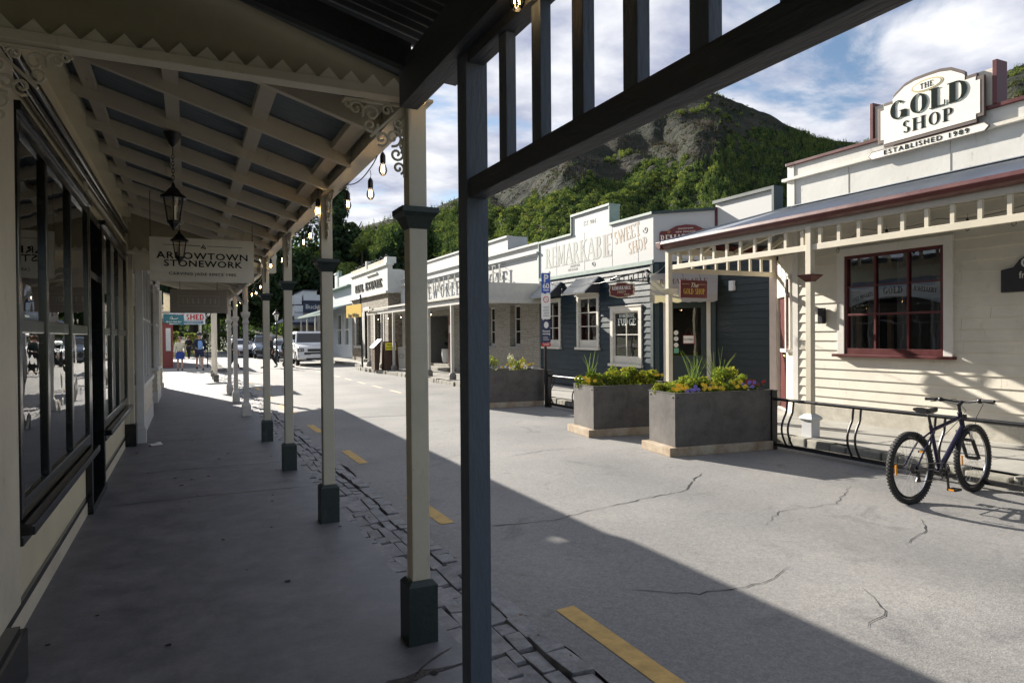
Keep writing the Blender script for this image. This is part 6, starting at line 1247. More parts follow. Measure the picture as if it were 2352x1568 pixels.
# verandah
hv = thing('verandah', (9, 25, .1), 'pale verandah roof with slender posts along the hotel front', 'verandah'); pv = mat('pale_verandah', (.50, .485, .44), .55, amt=.06)
g = MB(); corrug(g, (7.98, 18.4, 2.90), (HX-.05, 18.4, 3.2), (7.98, 33.2, 2.90), (HX-.05, 33.2, 3.2), sub=4); corrug(g, (7.98, 18.4, 2.895), (HX-.05, 18.4, 3.195), (7.98, 33.2, 2.895), (HX-.05, 33.2, 3.195), sub=4); g.build('roof', zinc, hv, smooth=True)
g = MB(); g.box(7.93, 18.4, 2.83, 7.98, 33.2, 2.91); g.build('gutter', pv, hv); g = MB(); g.box(8.02, 18.3, 2.62, 8.10, 33.2, 2.78); g.build('beam', pv, hv); g = MB(); g.box(8.0, 18.33, 2.64, HX-.05, 18.39, 3.18); g.box(7.95, 18.2, 2.56, HX-.05, 18.325, 2.70); g.build('end_panel', pv, hv)
g = MB(); g.box(8.11, 18.6, 2.70, HX-.06, 33.1, 2.72); g.build('soffit', mat('soffit_grey', (.30, .29, .26), .7, amt=.1), hv)
for y in (19.0, 21.3, 23.72, 25.95, 28.45, 30.4, 32.9):
    g = MB(); g.box(8.0, y-.05, .3, 8.10, y+.05, 2.62); P = g.build('post', pv, hv, bevel=.004); g = MB(); g.lathe([(.13, .1), (.13, .26), (.09, .33), (.06, .33)], (8.05, y, 0), 8); g.build('post_base', mat('base_grey', (.20, .19, .175), .75), P)
festoon([(8.3, 33, 2.6), (8.3, 28, 2.58), (8.3, 23, 2.58), (8.4, 19, 2.58)], [(8.3, y, 2.56) for y in (32, 30.2, 28.2, 26, 24.2, 22, 20.3)], 'bulbs strung under the hotel verandah')

# ---------- real estate office -------------------------------------------
RX = 9.5; E0, E1 = 34.6, 43.2
re_ = thing('office_building', (12, 39, .1), 'brown schist office with plaster parapet at the kerb bend', 'office')
rw = [(40.35, 42.1, 1.05, 2.8), (35.6, 37.3, 1.05, 2.8)]; rdr = (38.8, 39.7, .1, 3.2)
g = MB(); wall(g, (RX, E1), (RX, E0), .1, 3.95, (-1, 0), .35, [(E1-b, E1-a, c, d) for a, b, c, d in rw+[rdr]]); g.box(RX+.36, E0, .1, 12.2, E0+.3, 3.95); g.box(RX+.36, E1-.3, .1, 12.2, E1, 3.95); g.box(12.2, E0, .1, 12.4, E1, 3.95); g.build('wall', sch, re_)
g = MB(); g.box(RX+.5, E0+.3, .2, RX+.6, E1-.3, 3.4); g.build('inner_wall', interior, re_)
wp = white_weathered
g = MB(); g.box(RX-.02, E0-.02, 3.95, RX+.25, E1, 5.40); g.prism([(0, 3.95), (2.4, 3.95), (2.4, 4.55), (1.2, 4.72), (.85, 5.0), (.45, 5.12), (0, 5.12)], (RX+.25, E0-.02, 0), (1, 0, 0), UP, (0, 1, 0), .22); g.build('parapet', wp, re_)
g = MB(); g.box(RX-.16, E0-.16, 3.85, RX+.3, E1+.1, 3.98); g.box(RX-.12, E0-.12, 5.32, RX+.3, E1+.05, 5.44); g.box(RX+.3, E0-.12, 3.87, RX+2.6, E0+.1, 3.98); g.box(RX-.10, 36.6, 5.04, RX-.021, 39.0, 5.12); g.build('cornice', wp, re_, bevel=.01)
g = MB(); g.box(RX-.04, E0-.04, 5.44, RX+.28, E1, 5.70); g.build('parapet_top', lichen, re_, bevel=.02); g = MB(); g.box(RX-.06, E0-.06, 5.44, RX+.45, E0+.5, 5.76); g.box(RX-.08, 38.9, 5.30, RX+.2, 39.15, 5.95); g.build('parapet_block', wp, re_, bevel=.01)
g = MB(); P = [(RX+.1, E0, 5.9)]; g.tube([(RX+.1, 34.8+.5*i, 5.78+.16*(i % 2)+.03*sin(i*2.3)) for i in range(17)], .016, 4); g.build('coping_wire', black, re_)
g = MB(); g.box(RX+.3, E0+.3, 4.2, 12.2, E1-.3, 4.3); g.build('roof', darkc, re_)
g = MB(); serif(g, 'REAL', (RX-.022, 40.95, 4.30), RU, UP, WEST, .42, .05, .26, .12, sx=1.66); g.build('office_lettering', ink, re_); g = MB(); serif(g, 'ESTATE', (RX-.022, 37.5, 4.30), RU, UP, WEST, .42, .05, .26, .12, sx=1.95); g.build('office_lettering', ink, re_)
for a, b, c, d in rw: g = MB(); g.box(RX-.03, a-.25, c-.05, RX+.06, a, d+.22); g.box(RX-.03, b, c-.05, RX+.06, b+.25, d+.22); g.box(RX-.03, a, d, RX+.06, b, d+.22); g.box(RX-.10, a-.3, c-.18, RX+.1, b+.3, c-.05); F = g.build('window', wp, re_); g = MB(); g.box(RX+.2, a, c, RX+.21, b, d); g.build('pane', darkglass, F); g = MB(); g.box(RX+.16, (a+b)/2-.03, c, RX+.19, (a+b)/2+.03, d); g.box(RX+.16, a, (c+d)/2-.03, RX+.19, b, (c+d)/2+.03); g.build('sash', dgreen, F)
a, b, c, d = rdr; g = MB(); g.box(RX-.04, a-.25, .1, RX+.08, a, 3.3); g.box(RX-.04, b, .1, RX+.08, b+.25, 3.3); g.box(RX-.04, a, d-.05, RX+.08, b, 3.3); g.build('door_frame', wp, re_); g = MB(); g.box(RX+.15, a, .2, RX+.2, b, 3.1); g.build('door', mat('maroon_door', (.05, .02, .03), .4), re_)
g = MB(); g.box(RX-.4, 38.5, .1, RX-.02, 40.0, .26); g.build('door_step', m_kerb, re_)
s = thing('street_sign', (7.6, 32.5, .1), 'yellow square sign on a leaning black pole at the kerb bend', 'sign')
g = MB(); g.tube([(7.58, 32.3, .05), (7.62, 32.75, 3.62)], .045, 8); g.build('pole', black, s, smooth=True); g = MB(); g.tube([(7.6, 32.7, 3.45), (7.35, 35.3, 3.45)], .012, 5); g.tube([(7.6, 32.7, 3.45), (7.65, 31.6, 3.45)], .012, 5); g.build('arm', black, s)
g = MB(); g.hexa([(7.45, 31.9, 2.52), (7.48, 31.9, 2.52), (7.28, 34.3, 2.52), (7.25, 34.3, 2.52), (7.45, 31.9, 3.14), (7.48, 31.9, 3.14), (7.28, 34.3, 3.14), (7.25, 34.3, 3.14)]); g.build('board', mat('yellow_signboard', (.68, .43, .02), .5), s)
uy = Vector((.2, -2.4, 0)).normalized(); sans('lettering', 'Ray White', (7.34, 33.1, 2.62), uy, (-1, -.08, 0), .26, ink, s, off=.004, sx=1.5)

# ---------- weatherboard shop beyond, navy shop -----------------------------
WX = 9.8; wb = thing('shop_building', (12.5, 48, .1), 'pale blue white weatherboard shop beyond the stone office', 'shop'); pb = mat('pale_blue_boards', (.48, .52, .56), .55, amt=.04)
g = MB(); ww = [(49.3-1.4, 49.25, 1.0, 3.1), (45.5, 46.8, 1.0, 3.1)]; boards(g, (WX, 51.4), (WX, 44.4), .1, 3.3, .19, (-1, 0), [(51.4-b, 51.4-a, c, d) for a, b, c, d in ww]); g.build('weatherboards', pb, wb)
g = MB(); wall(g, (WX+.01, 51.4), (WX+.01, 44.4), .1, 5.0, (-1, 0), .15, [(51.4-b, 51.4-a, c, d) for a, b, c, d in ww]); g.box(WX+.01, 44.6, 5.0, WX+.16, 50.2, 5.8); g.box(WX+.17, 44.4, .1, 16, 44.5, 4.8); g.box(WX+.17, 51.3, .1, 16, 51.4, 4.8); g.build('wall', pb, wb)
g = MB(); g.box(WX-.35, 44.3, 4.92, WX, 51.6, 5.02); g.box(WX-.15, 44.3, 4.84, WX, 51.5, 4.92); g.build('cornice', sage, wb, bevel=.02); g = MB(); g.prism([(0, 5.0), (.6, 5.0), (.6, 5.5), (.35, 5.7), (.3, 6.1), (.1, 6.3), (0, 6.3)], (WX-.02, 48.8, 0), (0, 1, 0), UP, (1, 0, 0), .25); g.build('scroll_pier', sage, wb); g = MB(); g.box(WX+.0, 49.4, 5.0, WX+.2, 50.2, 6.1); g.box(WX-.05, 49.3, 6.1, WX+.25, 50.3, 6.2); g.build('parapet_pier', pb, wb)
for a, b, c, d in ww: g = MB(); g.box(WX-.04, a-.1, c-.1, WX+.04, a, d+.1); g.box(WX-.04, b, c-.1, WX+.04, b+.1, d+.1); g.box(WX-.04, a, d, WX+.04, b, d+.1); g.box(WX-.04, a, (c+d)/2-.05, WX+.04, b, (c+d)/2+.05); F = g.build('window', wf, wb); g = MB(); g.box(WX+.1, a, c, WX+.11, b, d); g.build('pane', darkglass, F)
g = MB(); corrug(g, (7.9, 44.5, 3.1), (WX, 44.5, 3.75), (7.9, 57, 3.1), (WX, 57, 3.75), .15, .02); g.box(7.85, 44.4, 3.0, 7.92, 57, 3.12); g.build('verandah_roof', sage, wb)
for y in (44.6, 48.0, 51.5, 54.5): g = MB(); g.box(7.95, y-.05, .1, 8.05, y+.05, 3.05); g.build('verandah_post', pv, wb)
g = MB(); g.box(WX+.2, 51.6, .1, 16, 59, 4.2); g.build('rear_wing', mat('stone_beige', (.35, .31, .25), .8, amt=.15), wb)
nb = thing('shop_building', (11, 63, .1), 'navy fronted corner shop with white stepped parapet, beyond the parked cars', 'shop')
g = MB(); g.box(9.28, 62.0, 3.75, 14, 68, 4.72); g.build('wall', mat('navy_boards', (.022, .030, .065), .5, amt=.1), nb)
g = MB(); g.box(9.28, 62.0, .1, 14, 68, 3.7); g.build('lower_wall', MATS['stone_beige'], nb); g = MB(); g.box(8.5, 61.9, 3.1, 9.26, 68, 4.4); g.box(9.35, 62.05, 4.8, 10.5, 68, 5.72); g.box(10.5, 62.05, 4.8, 14, 68, 5.35); g.box(8.55, 62.05, 4.45, 9.2, 68, 5.3); g.build('parapet', white, nb); g = MB(); g.box(9.2, 61.8, 4.7, 14.1, 68, 4.82); g.box(9.3, 61.9, 5.7, 10.6, 68, 5.78); g.box(8.3, 61.85, 4.38, 9.3, 68, 4.46); g.build('cornice', MATS['navy_boards'], nb)
g = MB(); corrug(g, (8.0, 60.2, 2.85), (9.2, 62, 3.5), (12, 60.2, 2.85), (12, 62, 3.5), .2, .03); corrug(g, (7.4, 60.2, 2.85), (8.6, 62, 3.5), (7.4, 68, 2.85), (8.6, 68, 3.5), .2, .03); g.build('verandah_roof', zinc, nb); g = MB(); g.box(7.4, 60.1, 2.6, 12, 60.2, 2.86); g.build('verandah_fascia', MATS['navy_boards'], nb)
sans('shop_lettering', 'Bucking', (10.9-.55, 61.98, 4.25), (1, 0, 0), (0, -1, 0), .55, MATS['white_lettering'], nb, off=.005); sans('shop_lettering', 'Sweet', (8.9, 61.88, 3.75), (1, 0, 0), (0, -1, 0), .32, MATS['grey_ink'], nb)
for x in (7.5, 9.3, 11.2): g = MB(); g.box(x-.05, 60.15, 0, x+.05, 60.25, 2.6); g.build('verandah_post', pv, nb)
# ================================================================== STREET OBJECTS
# ---------- planters
steel = paving('weathered_steel', (.052, .050, .049), (.150, .137, .128), 2.6, .45)
rustc = paving('rust_stained_concrete', (.22, .13, .06), (.50, .45, .36), 3.0, .85)
soil = mat('soil', (.03, .022, .015), .95, amt=.3, scale=30)
def planter(x0, x1, y0, y1, z1, label, rot=0.0):
    cx, cy = x0, y0; p = thing('planter', (x0, y0, -.05), label, 'planter', 'steel planters on concrete bases along the kerb')
    t = .012; zb = .075
    def R2(x, y): dx, dy = x-cx, y-cy; return (cx+dx*cos(rot)-dy*sin(rot), cy+dx*sin(rot)+dy*cos(rot))
    def bx(g, a, b, c, d, e, f):
        P = [R2(a, b), R2(d, b), R2(d, e), R2(a, e)]; g.hexa([(*q, c) for q in P]+[(*q, f) for q in P])
    g = MB(); bx(g, x0, y0, zb, x1, y0+t, z1); bx(g, x0, y1-t, zb, x1, y1, z1); bx(g, x0, y0+t, zb, x0+t, y1-t, z1); bx(g, x1-t, y0+t, zb, x1, y1-t, z1); bx(g, x0+t, y0+t, zb, x1-t, y1-t, zb+.01); g.build('box', steel, p)
    g = MB(); bx(g, x0-.01, y0-.01, z1, x1+.01, y0+.03, z1+.008); bx(g, x0-.01, y1-.03, z1, x1+.01, y1+.01, z1+.008); bx(g, x0-.01, y0+.03, z1, x0+.03, y1-.03, z1+.008); bx(g, x1-.03, y0+.03, z1, x1+.01, y1-.03, z1+.008); g.build('rim', steel, p)
    g = MB()
    for (a, b) in ((x0+.05, y0), (x1-.05, y0)): q = R2(a, b-.004); g.sphere((q[0], q[1], z1-.05), .012, 5)
    q = R2(x0-.004, y0+.05); g.sphere((q[0], q[1], z1-.05), .012, 5); q = R2(x0-.004, y1-.05); g.sphere((q[0], q[1], z1-.05), .012, 5); g.build('bolt', black, p)
    g = MB(); bx(g, x0-.10, y0-.035, -.05, x1-.02, y1+.05, .073); g.build('base', rustc, p, bevel=.012)
    g = MB(); bx(g, x0+t, y0+t, z1-.16, x1-t, y1-t, z1-.07); g.build('soil', soil, p); return R2
pl1 = planter(5.88, 7.47, 7.15, 7.83, .79, 'nearest dark steel planter with daffodil leaves and yellow pansies, beside the rail', -.13)
pl2 = planter(5.84, 7.42, 9.10, 9.88, .76, 'middle dark steel planter standing behind the nearest one', -.13)
pl3 = planter(5.90, 7.44, 13.86, 14.6, .79, 'farthest dark steel planter, partly hidden by the grey post', -.13)
LG = [leaf('bedding_leaf', (.075, .12, .022)), leaf('bedding_lime', (.20, .25, .045)), leaf('bedding_yellow', (.34, .33, .06)), leaf('blade_green', (.13, .19, .07)), leaf('bedding_white', (.6, .6, .55), tr=.2)]
pet = {c: mat('petal_'+c, v, .55) for c, v in dict(yellow=(.80, .52, .02), violet=(.22, .16, .50), white=(.75, .75, .72), red=(.30, .02, .03), orange=(.75, .25, .02)).items()}; eye = mat('pansy_eye', (.03, .008, .02), .6)
def shrub(x, y, z, r, h, label, seed, mi=(0, 1, 1, 2), n=900, group='low bushes growing in the steel planters'):
    t = thing('leafy_bush', (x, y, z), label, 'plant', group); g = np.random.default_rng(seed)
    cl = [(x+g.uniform(-.6, .6)*r, y+g.uniform(-.6, .6)*r, z+h*g.uniform(.15, .95)**1.2, r*.36, r*.36, h*.24) for _ in range(15)]
    crown('foliage', t, cl, n, .036, LG, mi, seed); m_ = MB(); rr = random.Random(seed)
    for k in range(7): a = rr.uniform(0, 6.28); m_.tube([(x, y, z-.05), (x+cos(a)*r*.3, y+sin(a)*r*.3, z+h*.4), (x+cos(a)*r*.8, y+sin(a)*r*.8, z+h*.85)], [.006, .004, .002], 4)
    m_.build('stem', LM[6], t); return t
def pansy(x, y, z, c, label, grp, seed):
    rr = random.Random(seed); t = thing('pansy', (x, y, z), label, 'flower', grp); g = MB(); g.tube([(x, y, z), (x, y, z+.05)], .002, 4); g.build('stem', LG[3], t)
    f = Vector((-.5+rr.uniform(-.3, .3), -.8, .35+rr.uniform(-.2, .3))).normalized(); a = f.orthogonal().normalized(); b = f.cross(a); c0 = Vector((x, y, z+.06)); g = MB()
    for k in range(5):
        an = 2*pi*k/5+rr.uniform(-.1, .1); d = a*cos(an)+b*sin(an); e = f.cross(d); P = [c0, c0+d*.012+e*.016+f*.003, c0+d*.022+e*.013, c0+d*.026, c0+d*.022-e*.013, c0+d*.012-e*.016+f*.003]; P = [p+f*(.0012*k) for p in P]; g.add(P, [tuple(range(6))])
    F = g.build('petals', pet[c], t); g = MB(); P = [(.0045*cos(2*pi*i/8), .0045*sin(2*pi*i/8)) for i in range(8)]; g.prism(P, c0+f*.008, a, b, f, .001); g.build('flower_eye', eye, F); return t
def tuft(x, y, z, n, h, label, seed):
    t = thing('strappy_plant', (x, y, z), label, 'plant', 'tall strappy daffodil leaves in the planters'); rr = random.Random(seed); g = MB()
    for k in range(n):
        a = rr.uniform(0, 6.28); l = h*rr.uniform(.5, 1.05); sp = rr.uniform(.08, .5); w = rr.uniform(.005, .009); b0 = Vector((x+rr.uniform(-.07, .07), y+rr.uniform(-.07, .07), z)); d = Vector((cos(a), sin(a), 0)); side = Vector((-sin(a), cos(a), 0)).lerp(Vector((.8, -.5, 0)), .5).normalized(); P = []
        for i in range(7): q = i/6; P.append(b0+d*(l*sp*q**1.8)+Vector((0, 0, l*q*(1-.25*sp*q*q))))
        V = []
        for i, p in enumerate(P): ww = w*(1-.75*(i/6)**2); V += [p-side*ww, p+side*ww]
        g.add(V, [(2*i, 2*i+1, 2*i+3, 2*i+2) for i in range(6)])
    g.build('blades', LG[3], t); return t
Z1 = .70
for k, (x, y, r, h, L_) in enumerate([(6.22, 7.72, .20, .26, 'lime green bush left of the tall leaves in the nearest planter'), (6.55, 7.80, .17, .24, 'low bush between the tall leaves of the nearest planter'), (6.92, 7.66, .20, .36, 'tallest bush at the right of the nearest planter'), (7.18, 7.72, .15, .26, 'small bush by the red flowers of the nearest planter'), (6.02, 7.88, .13, .20, 'small pale bush behind the yellow pansies at the planter corner')]):
    x += .08; y -= .14+(x-5.9)*.13; shrub(x, y, Z1, r*1.35, h*1.0, L_, 100+k, (1, 1, 2, 1), n=1500)
for k, (x, y, r, h, L_) in enumerate([(6.0, 9.6, .19, .24, 'leftmost bush of the middle planter'), (6.32, 9.55, .20, .27, 'bush just right of the blades in the middle planter'), (6.66, 9.65, .20, .30, 'bush at the centre of the middle planter'), (7.0, 9.55, .20, .28, 'bush behind the tall leaves, right half of the middle planter'), (7.24, 9.7, .14, .22, 'rightmost bush of the middle planter'), (6.5, 9.45, .16, .22, 'low trailing bush on the front edge of the middle planter')]):
    x += .06; y -= (x-5.8)*.13; shrub(x, y, Z1, r*1.3, h*1.05, L_, 120+k, (1, 1, 2, 0), n=1400)
for k, (x, y, r, h, L_) in enumerate([(6.2, 14.1, .25, .40, 'round bush beside the grey post in the farthest planter'), (6.95, 14.1, .24, .42, 'bush by the parking sign pole in the farthest planter'), (5.7, 14.1, .22, .30, 'bush hidden behind the grey post in the farthest planter')]):
    x = max(x, 6.15); shrub(x, y, Z1, r, h, L_, 140+k, (1, 1, 2, 4), n=1000)
tuft(6.55, 7.55, Z1, 28, .70, 'tall strappy leaves rising left of centre in the nearest planter', 1); tuft(6.95, 7.5, Z1, 26, .72, 'tall strappy leaves leaning right in the nearest planter', 2); tuft(6.1, 9.6, Z1, 14, .62, 'thin strappy leaves at the left of the middle planter', 3); tuft(6.85, 9.6, Z1, 10, .58, 'few strappy leaves behind the bushes of the middle planter', 4)
rr = random.Random(4); seed = 0
def scat(n, x0, x1, y0, y1, z, c, label, grp):
    global seed
    for k in range(n): seed += 1; qx = rr.uniform(x0, x1)+.14; pansy(qx, rr.uniform(y0, y1)-(qx-5.9)*.13-.03, z+rr.uniform(-.02, .06), c, label, grp, seed)
scat(12, 5.80, 6.02, 7.25, 7.45, .78, 'yellow', 'yellow pansy in the clump at the left front corner of the nearest planter', 'yellow pansies, corner clump')
for k, xx in enumerate((6.05, 6.32, 6.6, 6.88, 7.12, 7.32)): shrub(xx, 7.38-(xx-5.9)*.13, Z1+.02, .13, .11, ('low leaves under the yellow corner pansies', 'low leaves beside the violet pansies', 'low leaves under the first tall leaves', 'low leaves under the second tall leaves', 'low leaves left of the dark red flowers', 'low leaves under the dark red flowers')[k], 160+k, (0, 1, 0), n=500)
scat(8, 6.0, 6.18, 7.25, 7.36, .755, 'violet', 'violet pansy beside the corner clump', 'violet pansies by the corner clump')
scat(14, 6.25, 6.62, 7.25, 7.42, .78, 'yellow', 'yellow pansy at the front edge below the tall leaves', 'yellow pansies under the tall leaves')
scat(10, 6.80, 7.02, 7.27, 7.45, .79, 'yellow', 'yellow pansy right of the tall leaves in the nearest planter', 'yellow pansies, right group')
scat(6, 7.0, 7.14, 7.27, 7.4, .78, 'violet', 'violet pansy between the yellow and red flowers', 'violet pansies by the red flowers')
scat(16, 7.12, 7.34, 7.3, 7.55, .80, 'red', 'dark red flower at the right end of the nearest planter', 'dark red flowers at the right end')
scat(6, 5.72, 5.9, 9.28, 9.45, .78, 'yellow', 'yellow pansy at the left corner of the middle planter', 'yellow pansies of the middle planter')
scat(4, 7.0, 7.15, 9.35, 9.5, .79, 'yellow', 'yellow pansy at the right end of the middle planter', 'yellow pansies at the right end of the middle planter')
scat(8, 6.0, 7.1, 13.78, 13.95, .80, 'white', 'white flower along the front of the farthest planter', 'white flowers of the farthest planter')
scat(8, 6.1, 7.1, 13.78, 13.95, .82, 'yellow', 'yellow flower along the front of the farthest planter', 'yellow flowers of the farthest planter')

# ---------- bike rails
def rail(xa, ya, xb, yb, label, posts, n, top=.665, first=.28, step=1.02):
    t = thing('bike_rail', (xa, ya, -.05), label, 'rail', 'black iron rails along the kerb'); A, B = Vector((xa, ya, 0)), Vector((xb, yb, 0)); d = (B-A).normalized(); out = Vector((d.y, -d.x, 0))
    if out.x > 0: out = -out
    g = MB(); g.tube([A+Vector((0, 0, top)), B+Vector((0, 0, top))], .021, 10); g.build('top_bar', black, t, smooth=True); g = MB(); g.bar(A+Vector((0, 0, .03)), B+Vector((0, 0, .03)), .05, .05); g.build('bottom_bar', black, t)
    for k in range(n):
        for o_ in (0, .105):
            s = first+k*step+o_
            if s > (B-A).length: break
            p = A+d*s; P = []
            for i in range(15):
                q = i/14; z = top-.015-(top-.05)*q; off = .0
                if q < .25: off = .0+.02*(q/.25)
                else: w_ = (q-.25)/.75; off = .02+.10*sin(pi*w_)*(1-.15*w_)
                P.append(p+out*off+Vector((0, 0, z)))
            g = MB(); g.tube(P, .014, 8); g.build('curved_bar', black, t, smooth=True)
    for y in posts: g = MB(); p = A if y == 0 else B; g.box(p.x-.05, p.y-.06, -.06, p.x+.05, p.y+.06, .775); g.box(p.x-.055, p.y-.065, .775, p.x+.055, p.y+.065, .79); g.build('post', black, t, bevel=.004)
rail(7.47, 6.98, 7.50, -.5, 'long black rail with curved bars that the bicycle leans beside', (0,), 7)
rail(7.40, 13.42, 7.42, 10.2, 'black rail with curved bars between the middle and farthest planters', (0,), 3, first=.18, step=1.05)

# ---------- bicycle (built along local +X, rear contact at origin)
def bicycle():
    o = thing('bicycle', (0, 0, 0), 'dark blue mountain bicycle with orange wheel reflectors, standing by the rail', 'bicycle')
    fr = mat('indigo_frame', (.012, .011, .035), .22, amt=.2, metal=.3); r = .335; wb = 1.05
    def wheel(cx, steer=0.0):
        c = Vector((cx, 0, r+.012)); ax = Vector((sin(steer), cos(steer), 0)); w_ = MB(); w_.ring(c, r-.012, .026, ax, 48, 10); W_ = w_.build('wheel', rubber, o, smooth=True)
        g = MB(); u_ = ax.cross(Vector((0, 0, 1))).normalized()
        for i in range(64):
            a = 2*pi*i/64; d = u_*cos(a)+Vector((0, 0, sin(a))); t_ = -u_*sin(a)+Vector((0, 0, cos(a)))
            for sg_ in (-1, 1): p = c+d*(r+.010)+ax*(.013*sg_); g.bar(p-t_*.007+d*.0, p+t_*.007, .016, .008, up=d)
        g.build('tyre_tread', rubber, W_)
        g = MB(); g.ring(c, r-.05, .011, ax, 40, 6, sx=1.3); g.build('rim', mat('rim_black', (.03, .03, .03), .3, metal=.5), W_, smooth=True); g = MB(); g.ring(c, r-.062, .002, ax, 40, 5, sx=3); g.build('rim_edge', chrome, W_, smooth=True)
        g = MB()
        for i in range(28):
            a = 2*pi*i/28; d = u_*cos(a)+Vector((0, 0, sin(a))); a2 = a+(.5 if i % 2 else -.5); e = u_*cos(a2)+Vector((0, 0, sin(a2))); g.tube([c+e*.022+ax*(.03 if i % 4 < 2 else -.03), c+d*(r-.06)], .0009, 4)
        g.build('spokes', mat('dull_spoke', (.22, .22, .23), .4, metal=.6), W_); g = MB(); g.tube([c-ax*.05, c+ax*.05], .018, 10); g.tube([c-ax*.065, c+ax*.065], .007, 8); g.build('hub', black, W_, smooth=True)
        g = MB(); q = c+(-u_ if True else u_)*.22+Vector((0, 0, -.0)); g.cbox(q, (.022, .012, .095)); g.build('reflector', mat('orange_reflector', (.85, .32, .01), .25), W_, bevel=.004); return c, ax, W_
    rc, _, RWh = wheel(0); fc, fax, _ = wheel(wb, -.06)
    bb = Vector((.46, 0, .28)); st = Vector((.345, 0, .73)); ht = Vector((.855, 0, .80)); hb = Vector((.89, 0, .675)); s2 = Vector((.36, 0, .68))
    g = MB(); g.tube([s2, ht-Vector((0, 0, .02))], .019, 12); g.build('top_tube', fr, o, smooth=True); g = MB(); g.tube([bb, hb+Vector((0, 0, .01))], .026, 12); g.build('down_tube', fr, o, smooth=True); g = MB(); g.tube([bb, st], .018, 12); g.build('seat_tube', fr, o, smooth=True); g = MB(); g.tube([ht+Vector((-.012, 0, .03)), hb+Vector((.01, 0, -.03))], .023, 12); g.build('head_tube', fr, o, smooth=True)
    g = MB()
    for sg_ in (-1, 1): g.tube([bb+Vector((0, .02*sg_, 0)), Vector((.25, .045*sg_, .315)), rc+Vector((0, .065*sg_, 0))], .010, 8)
    g.build('chain_stay', fr, o, smooth=True); g = MB()
    for sg_ in (-1, 1): g.tube([s2+Vector((0, .015*sg_, -.02)), Vector((.20, .05*sg_, .57)), rc+Vector((0, .065*sg_, .01))], .009, 8)
    g.build('seat_stay', fr, o, smooth=True)
    g = MB(); g.tube([st, Vector((.315, 0, .85))], .0135, 10); g.build('seat_post', black, o, smooth=True)
    g = MB(); sec = []; b = len(g.v)
    for i in range(13):
        q = i/12; x = .18+.27*q; w_ = .070*(1-q)**.7*(1 if q > .12 else .8+q)+.017; z = .885-.01*sin(pi*q)+.012*(q < .1); 
        for k in range(10): a = 2*pi*k/10; g.v.append((x, w_*cos(a), z+.022*sin(a)*(1 if sin(a) > 0 else 1.3)))
    for i in range(12):
        for k in range(10): k2 = (k+1) % 10; g.f.append((i*10+k, i*10+k2, i*10+10+k2, i*10+10+k)); g.m.append(0)
    g.f.append(tuple(reversed(range(10)))); g.f.append(tuple(120+k for k in range(10))); g.m += [0, 0]; SD = g.build('saddle', black, o, smooth=True)
    g = MB(); g.tube([(.22, .02, .87), (.26, .02, .845), (.37, .015, .85), (.43, .01, .87)], .0035, 6); g.tube([(.22, -.02, .87), (.26, -.02, .845), (.37, -.015, .85), (.43, -.01, .87)], .0035, 6); g.cbox((.315, 0, .85), (.05, .045, .02)); g.build('saddle_rail', chrome, SD)
    # fork
    cr = hb+Vector((.02, 0, -.05)); g = MB(); g.cbox(cr, (.05, .14, .035)); 
    for sg_ in (-1, 1): g.tube([cr+Vector((0, .055*sg_, 0)), cr.lerp(fc, .45)+Vector((0, .055*sg_, 0))], .014, 8)
    g.build('fork_crown', chrome, o); g = MB()
    for sg_ in (-1, 1): g.tube([cr.lerp(fc, .28)+Vector((0, .055*sg_, 0)), cr.lerp(fc, .75)+Vector((0, .057*sg_, 0)), fc+Vector((0, .06*sg_, 0))], [.019, .018, .015], 10)
    g.ring(cr.lerp(fc, .30), .055, .010, (.3, 0, 1), 16, 6); g.build('fork', black, o, smooth=True)
    # stem + bar
    hp_ = ht+Vector((-.02, 0, .10)); sp_ = hp_+Vector((.055, 0, .035)); g = MB(); g.tube([ht, hp_], .016, 10); g.tube([hp_, sp_], .018, 10); g.build('stem', black, o, smooth=True)
    g = MB(); P = [sp_+Vector((-.06, -.33, .02)), sp_+Vector((-.035, -.19, .022)), sp_+Vector((0, -.07, 0)), sp_+Vector((0, .07, 0)), sp_+Vector((-.035, .19, .022)), sp_+Vector((-.06, .33, .02))]; g.tube(P, .012, 10); HB = g.build('handlebar', black, o, smooth=True)
    for sg_ in (-1, 1):
        g = MB(); g.tube([sp_+Vector((-.043, .23*sg_, .021)), sp_+Vector((-.06, .335*sg_, .02))], .0175, 10); g.build('grip', rubber, HB, smooth=True)
        g = MB(); q = sp_+Vector((-.035, .19*sg_, .018)); g.sphere(q, .026, 6); g.tube([q, q+Vector((.03, .0, -.01)), q+Vector((.045, .06*sg_, -.02)), q+Vector((.04, .13*sg_, -.03))], .005, 6); g.build('brake_lever', black, HB, smooth=True)
    g = MB(); q = sp_; g.tube([q+Vector((-.03, .17, 0)), q+Vector((.10, .12, .02)), q+Vector((.12, .03, -.10)), ht+Vector((.02, .03, -.06)), Vector((.6, .03, .60))], .003, 5); g.tube([q+Vector((-.03, -.17, 0)), q+Vector((.12, -.14, -.02)), q+Vector((.14, -.06, -.16)), fc+Vector((-.03, -.05, .34))], .003, 5); g.tube([q+Vector((-.03, .2, 0)), q+Vector((.14, .13, -.04)), q+Vector((.10, .05, -.18)), hb+Vector((.03, .05, .0))], .003, 5); g.build('cable', black, o)
    g = MB(); g.cbox(ht+Vector((.06, 0, -.02)), (.03, .05, .05)); g.build('front_lamp', black, o, bevel=.006)
    # drivetrain on the right (-Y) side
    cx = bb+Vector((0, -.055, 0)); g = MB(); g.ring(cx, .078, .005, (0, 1, 0), 30, 5); g.ring(cx, .058, .005, (0, 1, 0), 26, 5)
